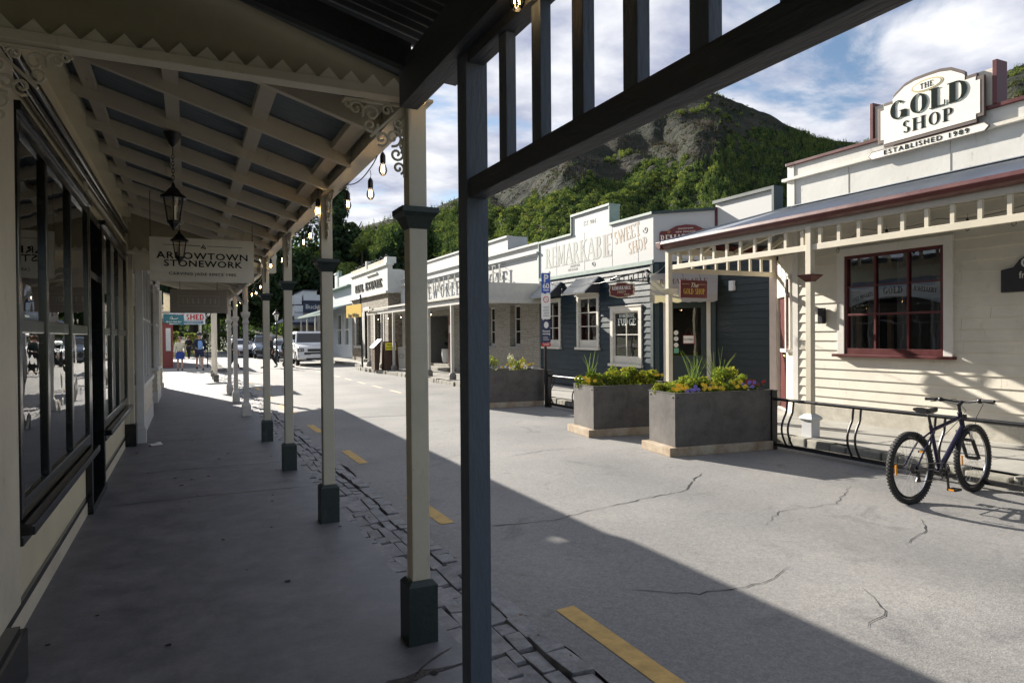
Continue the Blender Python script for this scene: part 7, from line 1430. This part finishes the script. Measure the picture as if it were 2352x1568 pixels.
    for i in range(5): a = 2*pi*i/5+.3; g.bar(cx, cx+Vector((cos(a)*.075, 0, sin(a)*.075)), .012, .005)
    CR = g.build('chainring', black, o); g = MB(); dn = Vector((.03, 0, -1)).normalized(); g.bar(cx+Vector((0, -.02, 0)), cx+Vector((0, -.025, 0))+dn*.17, .02, .014, up=(0, 1, 0)); g.bar(bb+Vector((0, .07, 0)), bb+Vector((0, .075, 0))-dn*.17, .02, .014, up=(0, 1, 0)); g.tube([bb+Vector((0, -.07, 0)), bb+Vector((0, .07, 0))], .018, 10); g.build('crank', black, CR)
    for p in (cx+Vector((0, -.08, 0))+dn*.17, bb+Vector((0, .13, 0))-dn*.17):
        g = MB(); g.cbox(p+Vector((.045, 0, 0)), (.012, .085, .022)); g.cbox(p-Vector((.045, 0, 0)), (.012, .085, .022)); g.cbox(p+Vector((0, .037, 0)), (.08, .010, .022)); g.cbox(p-Vector((0, .037, 0)), (.08, .010, .022)); g.tube([p-Vector((0, .05, 0)), p+Vector((0, .05, 0))], .007, 6); PD = g.build('pedal', black, o); g = MB(); g.cbox(p+Vector((-.053, 0, 0)), (.004, .05, .014)); g.cbox(p+Vector((.053, 0, 0)), (.004, .05, .014)); g.build('pedal_reflector', MATS['orange_reflector'], PD)
    g = MB()
    for i, rr_ in enumerate((.055, .048, .042, .036, .03)): g.lathe([(rr_, -.0012), (rr_, .0012)], (0, 0, 0), 20)
    V = []; 
    g = MB()
    for i, rr_ in enumerate((.055, .048, .041, .035, .029)): g.tube([rc+Vector((0, -.028-.006*i, 0)), rc+Vector((0, -.030-.006*i, 0))], rr_, 20)
    g.build('cassette', mat('dull_steel', (.25, .24, .23), .4, metal=.8), RWh); g = MB(); g.tube([rc+Vector((.0, -.045, .045)), cx+Vector((0, .01, .078))], .0045, 5); g.tube([cx+Vector((0, .01, -.078)), rc+Vector((.03, -.05, -.13)), rc+Vector((.0, -.05, -.12)), rc+Vector((.04, -.05, -.06)), rc+Vector((0, -.045, -.045))], .0045, 5); g.build('chain', MATS['dull_steel'], o)
    g = MB(); g.bar(rc+Vector((.02, -.055, -.03)), rc+Vector((.035, -.055, -.13)), .02, .03, up=(0, 1, 0)); g.sphere(rc+Vector((.01, -.065, -.045)), .022, 6); g.build('derailleur', black, o); g = MB(); g.box(.10, -.075, .60, .13, -.045, .66) if False else g.tube([Vector((.19, -.04, .60)), Vector((.10, -.03, .66)), Vector((.09, -.02, .62))], .008, 6); g.tube([Vector((.19, .04, .60)), Vector((.10, .03, .66)), Vector((.09, .02, .62))], .008, 6); g.build('brake', black, o)
    return o
bk = bicycle(); bk.location = (6.245, 4.12, -.055); bk.rotation_euler = (RAD(-2.0), 0, RAD(1.5))

# ---------- parking sign pole
s = thing('parking_sign', (7.34, 13.42, -.05), 'black pole with blue sixty minute parking sign and smaller signs beneath', 'sign')
px_, py_ = 7.345, 13.44
g = MB(); g.tube([(px_, py_, -.05), (px_, py_, 2.98)], .032, 12); g.build('pole', black, s, smooth=True)
pb_ = mat('parking_blue', (.02, .09, .42), .4); whs = MATS['white_signboard']; ux, nx_ = (1, 0, 0), (0, -1, 0)
def plate(z0, z1, m_, nm, w=.115): g = MB(); g.prism([(-w, z0+.02), (-w+.02, z0), (w-.02, z0), (w, z0+.02), (w, z1-.02), (w-.02, z1), (-w+.02, z1), (-w, z1-.02)], (px_, py_-.04, 0), ux, UP, (0, 1, 0), .004); return g.build(nm, m_, s)
plate(2.55, 3.0, pb_, 'blue_plate'); plate(1.95, 2.53, whs, 'white_plate'); plate(1.42, 1.93, mat('navy_plate', (.015, .03, .10), .4), 'navy_plate'); plate(1.33, 1.415, mat('red_plate', (.5, .02, .03), .4), 'red_plate')
fy = py_-.041
sans('lettering', 'P', (px_, fy, 2.87), ux, nx_, .24, whs, s, off=.006); sans('lettering', '60', (px_, fy, 2.70), ux, nx_, .17, whs, s, off=.004); g = MB(); g.box(px_-.07, fy-.002, 2.60, px_+.07, fy, 2.62); g.build('arrow_line', whs, s)
g = MB(); g.ring((px_, fy, 2.40), .065, .008, (0, 1, 0), 24, 5); g.bar((px_-.045, fy, 2.445), (px_+.045, fy, 2.355), .012, .004); g.build('emblem', rd, s); g = MB()
for k in range(7): g.box(px_-.08+.01*(k % 3), fy-.002, 2.02+k*.035, px_+.08-.012*(k % 2), fy, 2.03+k*.035)
g.build('small_print', MATS['grey_ink'], s)
g = MB(); P = [(.06*cos(2*pi*i/18), .075*sin(2*pi*i/18)) for i in range(18)]; g.prism(P, (px_, fy, 1.82), ux, UP, nx_, .002); g.build('emblem', whs, s); sans('lettering', 'General', (px_, fy, 1.68), ux, nx_, .06, whs, s, off=.001); sans('lettering', 'warning', (px_, fy, 1.62), ux, nx_, .06, whs, s, off=.001); g = MB()
for k in range(3): g.box(px_-.08, fy-.002, 1.48+k*.03, px_+.07-.02*k, fy, 1.487+k*.03)
g.build('small_print', whs, s); sans('lettering', 'STOP', (px_, fy, 1.372), ux, nx_, .06, whs, s)

# ---------- street lamp
s = thing('street_lamp', (5.2, 46, -.05), 'old style black street lamp with glass lantern in front of the dark trees', 'street lamp'); x, y = 5.2, 46
g = MB(); g.lathe([(.16, -.05), (.16, .3), (.10, .38), (.07, .9), (.055, 1.0), (.05, 2.4), (.09, 2.45), (.04, 2.5), (.04, 2.62)], (x, y, 0), 10); g.build('column', black, s, smooth=True); g = MB(); g.bar((x-.3, y, 2.42), (x+.3, y, 2.42), .03, .03); g.build('ladder_bar', black, s)
g = MB(); g.lathe([(.09, 0), (.20, .42)], (x, y, 2.64), 6); g.build('lantern_glass', MATS['milk_tube'], s); g = MB(); g.lathe([(.24, 0), (.16, .10), (.10, .16), (.05, .2), (.09, .23), (.03, .28), (.008, .48)], (x, y, 3.06), 6); g.build('lantern_cap', black, s)
g = MB()
for k in range(6): a = 2*pi*(k+.5)/6; g.bar((x+.09*cos(a), y+.09*sin(a), 2.64), (x+.205*cos(a), y+.205*sin(a), 3.06), .02, .02)
g.build('lantern_frame', black, s)

# ---------- small things on the hotel and office footpath
s = thing('sandwich_board', (8.05, 29, .1), 'yellow pavement board between the verandah posts of the hotel', 'sandwich board'); brn = mat('dark_wood_frame', (.07, .035, .02), .5)
for sg_ in (-1, 1): g = MB(); g.hexa([(7.72, 29.0+sg_*.30, .1), (8.35, 29.0+sg_*.30, .1), (8.35, 29.0+sg_*.27, .1), (7.72, 29.0+sg_*.27, .1), (7.72, 29.0+sg_*.05, 1.36), (8.35, 29.0+sg_*.05, 1.36), (8.35, 29.0+sg_*.02, 1.36), (7.72, 29.0+sg_*.02, 1.36)]); g.build('frame', brn, s)
g = MB(); g.hexa([(7.78, 28.765, .35), (8.29, 28.765, .35), (8.29, 28.775, .35), (7.78, 28.775, .35), (7.80, 28.93, 1.30), (8.27, 28.93, 1.30), (8.27, 28.95, 1.30), (7.80, 28.95, 1.30)]); g.build('poster', mat('poster_yellow', (.70, .62, .03), .5), s)
n_ = Vector((0, -1, .2)).normalized()
for k, (tx, sz) in enumerate((('FRESH', .12), ('BREAKFAST', .08), ('LUNCH', .10), ('COFFEE', .09), ('OPEN', .10), ('7 DAYS', .08))): z = 1.20-k*.13; sans('lettering', tx, (8.035, 28.765+(z-.35)*.174-.004, z), (1, 0, 0), n_, sz, ink, s)
s = thing('sandwich_board', (8.5, 29.0, .1), 'leaning white board right of the yellow pavement board', 'sandwich board'); g = MB(); g.hexa([(8.40, 28.8, .12), (8.80, 28.9, .12), (8.80, 28.95, .12), (8.40, 28.85, .12), (8.30, 29.1, 1.1), (8.72, 29.2, 1.1), (8.72, 29.24, 1.1), (8.30, 29.14, 1.1)]); g.build('panel', whs, s, bevel=.01); g = MB(); g.ring((8.54, 28.98, .7), .09, .006, (0, 1, -.25), 16, 4); g.build('emblem', MATS['grey_ink'], s)
s = thing('menu_stand', (7.7, 29.6, .1), 'slanted display stand with pale top left of the yellow board', 'stand'); g = MB(); g.hexa([(7.42, 29.3, .1), (7.62, 29.3, .1), (7.62, 29.9, .1), (7.42, 29.9, .1), (7.42, 29.3, 1.05), (7.72, 29.3, 1.4), (7.72, 29.9, 1.4), (7.42, 29.9, 1.05)]); g.build('cabinet', brn, s); g = MB(); g.hexa([(7.38, 29.26, 1.06), (7.74, 29.26, 1.42), (7.74, 29.94, 1.42), (7.38, 29.94, 1.06), (7.36, 29.26, 1.09), (7.72, 29.26, 1.45), (7.72, 29.94, 1.45), (7.36, 29.94, 1.09)]); g.build('top_panel', whs, s)
s = thing('potted_plant', (10.6, 28.9, .32), 'dark shrub in a white round pot beside the hotel door', 'potted plant'); g = MB(); g.lathe([(.22, 0), (.30, .1), (.34, .4), (.33, .62), (.35, .66), (.30, .66)], (10.75, 28.9, .32), 16); g.build('pot', white, s, smooth=True); crown('foliage', s, clumps_for(10.75, 28.9, .95, .9, .4, 10, 5), 900, .08, LM, (0, 0, 1), 5)
s = thing('bollard', (7.6, 17.1, -.05), 'short pale square bollard beside the grey post', 'bollard'); g = MB(); g.box(7.05, 16.95, -.05, 7.17, 17.07, 1.0); g.build('post', cream, s, bevel=.01); g = MB(); g.sqlathe([(.07, 0), (.075, .03), (.03, .07), (.03, .12), (.045, .14), (.02, .2)], (7.11, 17.01, 1.0)); g.build('cap', chrome, s)

# ---------- vehicles (front towards -Y, centre on the ground)
tyre = rubber; lampg = mat('headlamp', (.55, .56, .58), .08, metal=.4); grl = mat('grille_black', (.012, .012, .013), .35); cglass = glass('car_glass', (.22, .25, .27), 1.5, boost=1.6); tailm = mat('tail_lamp', (.35, .01, .01), .2)
def loft(g, secs, m=0):
    """secs: list of (y, [(x,z),...]) with the same number of points"""
    b = len(g.v); k = len(secs[0][1])
    for y, P in secs: g.v += [(x, y, z) for x, z in P]
    for i in range(len(secs)-1):
        for j in range(k): j2 = (j+1) % k; g.f.append((b+i*k+j, b+i*k+j2, b+(i+1)*k+j2, b+(i+1)*k+j)); g.m.append(m)
    g.f.append(tuple(b+j for j in range(k))); g.m.append(m); e = b+(len(secs)-1)*k; g.f.append(tuple(reversed([e+j for j in range(k)]))); g.m.append(m)
def car(label, paint, W=.97, Ln=4.75, H=1.92, hood=1.16, belt=1.22, boxy=1.0, plate='', loc=(0, 0, 0), rz=0.0, dark_roof=False):
    t = thing('parked_car', (0, 0, 0), label, 'car', 'cars parked along the far kerb'); f = -Ln/2; r_ = Ln/2; wr = .39 if boxy > .5 else .35
    def sec(w, zb, zt, ch=.06): return [(-w+.05, zb), (w-.05, zb), (w, zb+.12), (w, zt-ch), (w-ch, zt), (-w+ch, zt), (-w, zt-ch), (-w, zb+.12)]
    nose = hood-.10 if boxy > .5 else hood-.22
    g = MB(); loft(g, [(f, sec(W-.10, .42, nose-.06)), (f+.08, sec(W-.04, .36, nose)), (f+.9, sec(W, .34, hood-.01)), (f+1.45, sec(W, .34, belt)), (r_-.3, sec(W, .34, belt)), (r_-.06, sec(W-.03, .38, belt-.02)), (r_, sec(W-.08, .42, belt-.08))]); B = g.build('body', paint, t, smooth=True, bevel=.03)
    # greenhouse
    wsb, wst = f+1.30, f+(1.85 if boxy > .5 else 2.15); rb_, rt_ = r_-.05, r_-(.18 if boxy > .5 else .5); w0, w1 = W-.05, W-(.14 if boxy > .5 else .22)
    g = MB(); g.hexa([(-w0, wsb, belt-.02), (w0, wsb, belt-.02), (w0, rb_, belt-.02), (-w0, rb_, belt-.02), (-w1, wst, H-.06), (w1, wst, H-.06), (w1, rt_, H-.06), (-w1, rt_, H-.06)]); g.build('cabin', grl if dark_roof else paint, t, bevel=.05)
    g = MB(); g.hexa([(-w1, wst-.03, H-.07), (w1, wst-.03, H-.07), (w1, rt_, H-.07), (-w1, rt_, H-.07), (-w1+.08, wst+.1, H), (w1-.08, wst+.1, H), (w1-.08, rt_-.1, H), (-w1+.08, rt_-.1, H)]); g.build('roof', grl if dark_roof else paint, t, bevel=.02)
    def onf(a, b, z0, z1, off=-.008):   # windscreen patch param
        P = []
        for s_, q in ((a, z0), (b, z0), (b, z1), (a, z1)):
            tt = (q-(belt-.02))/(H-.06-belt+.02); w = w0+(w1-w0)*tt; P.append((s_*w, wsb+(wst-wsb)*tt+off, q+.004))
        return P
    g = MB(); P = onf(-.93, .93, belt+.05, H-.12); g.add(P+[(a, b+.015, c) for a, b, c in P], [(0, 1, 2, 3), (4, 7, 6, 5), (0, 4, 5, 1), (1, 5, 6, 2), (2, 6, 7, 3), (3, 7, 4, 0)]); g.build('windscreen', cglass if False else darkglass, t)
    for sg_ in (-1, 1):
        for (ya, yb) in ((wsb+.45, wsb+1.15), (wsb+1.25, wsb+2.05), (wsb+2.15, rb_-.25)):
            z0, z1 = belt+.05, H-.16; tt0, tt1 = .08, .84; xa = sg_*(w0+(w1-w0)*tt0+.006); xb = sg_*(w0+(w1-w0)*tt1+.006); sk = .22 if ya < wsb+.5 else 0
            g = MB(); g.quad((xa, ya-sk*.4, z0), (xa, yb, z0), (xb, yb, z1), (xb, ya+sk, z1)); g.add([(xa*.985, ya-sk*.4, z0), (xa*.985, yb, z0), (xb*.985, yb, z1), (xb*.985, ya+sk, z1)], [(3, 2, 1, 0)]); g.build('side_window', darkglass, t)
        g = MB(); g.cbox((sg_*(W+.10), wsb+.50, belt+.10), (.20, .12, .18)); g.build('mirror', paint, t, bevel=.03)
        g = MB(); g.cbox((sg_*(W-.22), f+.015, nose-.20), (.34, .07, .18)); g.build('headlight', grl, t, bevel=.02); g = MB(); g.tube([(sg_*(W-.16), f-.03, nose-.20), (sg_*(W-.16), f-.01, nose-.20)], .065, 14); g.tube([(sg_*(W-.30), f-.03, nose-.20), (sg_*(W-.30), f-.01, nose-.20)], .045, 12); g.build('headlight', lampg, t)
        g = MB(); g.cbox((sg_*(W-.25), f-.01, .55), (.30, .06, .10)); g.build('fog_lamp', grl, t, bevel=.01)
        g = MB(); g.bar((sg_*(w1-.06), wst+.3, H+.03), (sg_*(w1-.06), rt_-.2, H+.03), .03, .03); g.build('roof_rail', grl, t)
        for yy in (f+.92, r_-.92):
            c = Vector((sg_*(W-.12), yy, wr-.01)); g = MB(); g.ring(c, wr-.09, .10, (1, 0, 0), 28, 10, sx=1.1); Wh = g.build('wheel', tyre, t, smooth=True); g = MB(); g.tube([c-Vector((.07, 0, 0)), c+Vector((.07, 0, 0))], wr-.15, 20); g.build('rim', mat('alloy', (.35, .35, .36), .3, metal=.8), Wh)
            g = MB(); P = [(c.y+(wr+.075)*cos(a), c.z+(wr+.075)*sin(a)) for a in [pi*i/10 for i in range(11)]]+[(c.y-(wr+.01), c.z), ]+[(c.y+(wr-.0)*cos(a), c.z+(wr-.0)*sin(a)) for a in [pi-pi*i/10 for i in range(11)]]; x0 = sg_*(W-.03)
            g.prism(P, (x0, 0, 0), (0, 1, 0), UP, (sg_, 0, 0), .055); g.build('wheel_arch', grl, t)
    g = MB(); g.box(-.42, f-.03, nose-.28, .42, f+.03, nose-.14); g.build('grille', grl, t, bevel=.01); g = MB(); g.box(-.60, f-.045, nose-.45, .60, f+.02, nose-.34); g.build('grille', grl, t, bevel=.01)
    g = MB(); g.box(-W+.12, f-.07, .40, W-.12, f+.04, .62); g.build('bumper', paint if boxy > .5 else grl, t, bevel=.025); g = MB(); g.box(-.5, f-.085, .33, .5, f+.02, .45); g.build('skid_plate', grl, t)
    g = MB(); g.box(-.26, f-.085, .55, .26, f-.07, .67); g.build('number_plate', whs, t)
    if boxy > .5: g = MB(); [g.box(-.30+k*.14, f+.02, nose+.002, -.23+k*.14, f+.05, nose+.012) for k in range(5)]; g.build('bonnet_badge', grl, t)
    t.location = loc; t.rotation_euler = (0, 0, rz); return t
cw_ = mat('car_white', (.78, .79, .80), .22, spec=.6); cs_ = mat('car_silver', (.42, .47, .50), .22, metal=.5); cg_ = mat('car_blue_grey', (.22, .26, .32), .22, metal=.45)
car('white boxy off road car at the kerb, nearest of the parked cars', cw_, 1.0, 4.75, 1.95, 1.20, 1.26, 1.0, loc=(6.55, 41.0, -.05), rz=RAD(-3))
car('silver hatchback tucked behind the white off road car', cs_, .88, 4.2, 1.48, .98, 1.0, 0.0, loc=(6.25, 49.4, -.05))
car('blue grey sports utility car in the roadway behind the posts', cg_, .98, 4.8, 1.78, 1.12, 1.16, 0.0, loc=(5.55, 56.5, -.05), rz=RAD(-2), dark_roof=False)
car('white car half hidden behind the tall cream post', cw_, .88, 4.3, 1.5, .98, 1.0, 0.0, loc=(3.9, 60.0, -.05))

# ---------- people
skin = mat('skin', (.52, .30, .22), .55, amt=.06)
def sk(name, nodes, edges, m_, parent, lvl=2):
    names = list(nodes); idx = {n_: i for i, n_ in enumerate(names)}; off = WL[parent.name]; me = bpy.data.meshes.new(name); me.from_pydata([tuple(Vector(nodes[n_][0])-off) for n_ in names], [(idx[a], idx[b]) for a, b in edges], []); me.materials.append(m_)
    o = bpy.data.objects.new(name, me); COL.objects.link(o); md = o.modifiers.new('skin', 'SKIN'); md.use_smooth_shade = True
    for i, n_ in enumerate(names): q = nodes[n_][1]; q = q if isinstance(q, tuple) else (q, q); me.skin_vertices[0].data[i].radius = q
    me.skin_vertices[0].data[0].use_root = True; s_ = o.modifiers.new('sub', 'SUBSURF'); s_.levels = s_.render_levels = lvl
    dg = bpy.context.evaluated_depsgraph_get(); dg.update(); m2 = bpy.data.meshes.new_from_object(o.evaluated_get(dg)); o.modifiers.clear(); o.data = m2; m2.name = name; m2.materials.clear(); m2.materials.append(m_)
    for p in m2.polygons: p.use_smooth = True
    o.parent = parent; WL[o.name] = off; return o
def person(x, y, z, face, H, label, top, bottom, shoe, hairc, pose, bottom_kind='shorts', shirt=None, cap=None, build_=1.0, bag=None):
    """face: heading angle of the figure (radians, direction it walks); pose: stride, arm swing"""
    t = thing('person', (x, y, z), label, 'person'); F_ = Vector((cos(face), sin(face), 0)); S_ = Vector((-sin(face), cos(face), 0)); k = H/1.75; b = build_
    def P(f, s, u): return Vector((x, y, z))+F_*(f*k)+S_*(s*k)+Vector((0, 0, u*k))
    st, lift = pose; ar = .25
    hip, kneeL, ankL = .10, (st*.45, .10, .50-.0), (st, .10, .09); kneeR, ankR = (-st*.20, -.10, .50), (-st*.85, -.10, .09+lift)
    N_ = {'pel': (P(0, 0, .95), .115*k*b), 'spi': (P(.01, 0, 1.12), .115*k*b), 'che': (P(.02, 0, 1.30), (.13*k*b, .10*k)), 'nek': (P(.02, 0, 1.47), .052*k), 'hd0': (P(.04, 0, 1.56), .062*k), 'hd1': (P(.035, 0, 1.64), .082*k), 'hd2': (P(.03, 0, 1.71), .060*k), 'nos': (P(.125, 0, 1.615), .014*k)}
    E_ = [('pel', 'spi'), ('spi', 'che'), ('che', 'nek'), ('nek', 'hd0'), ('hd0', 'hd1'), ('hd1', 'hd2'), ('hd1', 'nos')]
    for sd, sg_, kn, an, sw in (('L', 1, kneeL, ankL, -ar), ('R', -1, kneeR, ankR, ar)):
        N_['hp'+sd] = (P(0, .095*sg_, .90), .085*k*b); N_['kn'+sd] = (P(kn[0], kn[1], kn[2]), .052*k); N_['cf'+sd] = (P((kn[0]*.6+an[0]*.4), kn[1], kn[2]*.62+an[2]*.38), .05*k); N_['an'+sd] = (P(*an), .034*k); N_['ft'+sd] = (P(an[0]+.07, an[1], an[2]-.045), .036*k); N_['to'+sd] = (P(an[0]+.17, an[1], an[2]-.055), .028*k)
        E_ += [('pel', 'hp'+sd), ('hp'+sd, 'kn'+sd), ('kn'+sd, 'cf'+sd), ('cf'+sd, 'an'+sd), ('an'+sd, 'ft'+sd), ('ft'+sd, 'to'+sd)]
        sh = (.02, .185*sg_, 1.40); el = (sh[0]+sw*.35-.03, (.235)*sg_*b, 1.13); wr_ = (el[0]+sw*.35+.06, .24*sg_*b, .90); N_['sh'+sd] = (P(*sh), .058*k); N_['el'+sd] = (P(*el), .040*k); N_['wr'+sd] = (P(*wr_), .026*k); N_['pm'+sd] = (P(wr_[0]+.02, wr_[1], wr_[2]-.075), (.030*k, .018*k)); E_ += [('che', 'sh'+sd), ('sh'+sd, 'el'+sd), ('el'+sd, 'wr'+sd), ('wr'+sd, 'pm'+sd)]
        for q in range(4):
            fo = -.02+.015*q; N_['f%d%s' % (q, sd)] = (P(wr_[0]+.02+fo, wr_[1], wr_[2]-.115), .0085*k); N_['g%d%s' % (q, sd)] = (P(wr_[0]+.035+fo, wr_[1]-.008*sg_, wr_[2]-.150+.006*abs(q-1)), .007*k); E_ += [('pm'+sd, 'f%d%s' % (q, sd)), ('f%d%s' % (q, sd), 'g%d%s' % (q, sd))]
        N_['th'+sd] = (P(wr_[0]+.055, wr_[1]-.01*sg_, wr_[2]-.085), .0095*k); E_.append(('pm'+sd, 'th'+sd))
    body = sk('body', N_, E_, skin, t)
    G = lambda a, s_=1.0, add=.012: (N_[a][0], tuple(q*s_+add for q in N_[a][1]) if isinstance(N_[a][1], tuple) else N_[a][1]*s_+add)
    jn = {q: G(q, 1.08, .02) for q in ('pel', 'spi', 'che')}; jn['col'] = (P(.015, 0, 1.43), .085*k); je = [('pel', 'spi'), ('spi', 'che'), ('che', 'col')]
    for sd in 'LR':
        for q in ('sh', 'el', 'wr'): jn[q+sd] = G(q+sd, 1.05, .018)
        jn['wr'+sd] = (N_['el'+sd][0].lerp(N_['wr'+sd][0], .88), .045*k); je += [('che', 'sh'+sd), ('sh'+sd, 'el'+sd), ('el'+sd, 'wr'+sd)]
    sk('jacket', jn, je, top, t)
    bn = {'pel': G('pel', 1.1, .012)}; be = []
    for sd in 'LR':
        bn['hp'+sd] = G('hp'+sd, 1.1, .022); kn = N_['kn'+sd][0]; hpv = N_['hp'+sd][0]; end = {'shorts': .80, 'skirt': .72, 'trousers': 1.0}[bottom_kind]; bn['kn'+sd] = (hpv.lerp(kn, end), (.085 if bottom_kind != 'trousers' else .068)*k); be += [('pel', 'hp'+sd), ('hp'+sd, 'kn'+sd)]
        if bottom_kind == 'trousers': bn['an'+sd] = (N_['an'+sd][0]+Vector((0, 0, .02)), .055*k); be.append(('kn'+sd, 'an'+sd))
    if bottom_kind != 'skirt': sk('shorts' if bottom_kind == 'shorts' else 'trousers', bn, be, bottom, t)
    else:
        g = MB(); c = P(0, 0, 0); prof = [(.165*k, .98*k), (.205*k, .90*k), (.215*k, .75*k), (.215*k, .60*k), (.20*k, .598*k)]; g.lathe(prof, (c.x, c.y, c.z), 18); g.build('skirt', bottom, t, smooth=True)
    for sd in 'LR': sk('shoe', {'an': (N_['an'+sd][0]+Vector((0, 0, .01)), .044*k), 'ft': (N_['ft'+sd][0], .046*k), 'to': (N_['to'+sd][0]+F_*.02, .034*k)}, [('an', 'ft'), ('ft', 'to')], shoe, t, 1)
    if shirt:   # open front panel
        g = MB(); rows = []
        for u, w_, dp in ((.98, .075, .165), (1.10, .10, .19), (1.25, .105, .185), (1.40, .07, .125)): rows.append([P(dp*b, -w_, u), P(dp*b+.03, 0, u), P(dp*b, w_, u)])
        V = [q for r2 in rows for q in r2]; Fc = []
        for i in range(3):
            for j in range(2): a = i*3+j; Fc.append((a, a+1, a+4, a+3))
        V2 = [q-F_*.02 for q in V]; nV = len(V); g.add(V+V2, Fc+[tuple(reversed([q+nV for q in f])) for f in Fc]); g.build('shirt', shirt, t, smooth=True)
    hc = N_['hd1'][0]-F_*.012*k+Vector((0, 0, .03*k))
    g = MB(); g.sphere(hc, .108*k, 8, sc_=(1, 1, .98)); b0 = [i for i, v in enumerate(g.v) if (Vector(v)-hc).dot(F_) > .03*k and v[2] < hc.z+.055*k]
    for i in b0: v = Vector(g.v[i]); g.v[i] = tuple(hc+(v-hc)*.45)
    g.build('hair', hairc, t, smooth=True)
    if cap: g = MB(); g.sphere(hc+Vector((0, 0, .045*k)), .116*k, 8, sc_=(1, 1, .72)); g.hexa([tuple(hc+F_*.06*k-S_*.07*k+Vector((0, 0, .035*k))), tuple(hc+F_*.19*k-S_*.05*k+Vector((0, 0, .02*k))), tuple(hc+F_*.19*k+S_*.05*k+Vector((0, 0, .02*k))), tuple(hc+F_*.06*k+S_*.07*k+Vector((0, 0, .035*k)))]+[tuple(hc+F_*.06*k-S_*.07*k+Vector((0, 0, .05*k))), tuple(hc+F_*.19*k-S_*.05*k+Vector((0, 0, .03*k))), tuple(hc+F_*.19*k+S_*.05*k+Vector((0, 0, .03*k))), tuple(hc+F_*.06*k+S_*.07*k+Vector((0, 0, .05*k)))]); g.build('cap', cap, t, smooth=True)
    g = MB()
    for s_ in (-1, 1): g.sphere(P(.108, .032*s_, 1.645), .010*k, 5)
    g.build('eyes', ink, t); g = MB(); g.bar(P(.105, -.025, 1.572), P(.105, .025, 1.572), .006*k, .008*k); g.build('mouth', mat('lips', (.35, .12, .10), .5), t)
    if bag: g = MB(); q = P(.2, -.12, 1.08); g.cbox(q, (.2*k, .1*k, .13*k)); g.build('bag', bag, t, bevel=.01)
    return t
nv = mat('navy_cloth', (.018, .022, .045), .8, amt=.15); cr_ = mat('cream_knit', (.62, .58, .45), .85, amt=.08); bs = mat('sky_shirt', (.20, .36, .68), .8, amt=.06); bsk = mat('royal_blue_cloth', (.025, .06, .28), .8); blk = mat('black_cloth', (.014, .014, .016), .85, amt=.2); hr = mat('brown_hair', (.13, .06, .03), .7, amt=.3, scale=30); gh = mat('grey_hair', (.38, .37, .36), .7, amt=.2, scale=30)
person(-.35, 36.1, .004, RAD(-90), 1.63, 'woman in a cream jacket and royal blue skirt walking along the footpath', cr_, bsk, blk, hr, (.10, .0), 'skirt', bag=mat('pale_bag', (.5, .5, .42), .6))
person(.50, 35.9, .004, RAD(-80), 1.80, 'man in a dark jacket, blue shirt, navy shorts and cap walking beside the woman', nv, mat('navy_shorts', (.02, .028, .075), .8), blk, gh, (.22, .05), 'shorts', shirt=bs, cap=nv, build_=1.12)
person(2.05, 36.5, -.05, RAD(10), 1.72, 'pedestrian in black trousers half hidden by the white posts', blk, blk, blk, gh, (.30, .04), 'trousers')
person(3.95, 37.4, -.05, RAD(160), 1.76, 'grey haired pedestrian in dark clothes crossing the road behind the white posts', blk, blk, blk, gh, (.34, .03), 'trousers', build_=1.05)
person(4.75, 37.6, -.05, RAD(20), 1.80, 'person in a dark jacket crossing just left of the tall cream post', mat('teal_black_jacket', (.02, .035, .035), .8), blk, blk, hr, (.32, .03), 'trousers', build_=1.1)
person(.05, 56, -.05, RAD(60), 1.75, 'distant person in dark clothes between the walking couple', blk, nv, blk, hr, (.15, .02), 'trousers')
# litter
g = MB(); g.cbox((-.45, 11.3, .012), (.16, .10, .02), rz=.4); g.cbox((-.42, 11.33, .03), (.07, .06, .015), rz=1.0); tag(g.build('litter', whs, bevel=.004), 'small scrap of white paper lying on the footpath', 'litter')
for q in bp[::-1]: bpy.data.objects.remove(q)
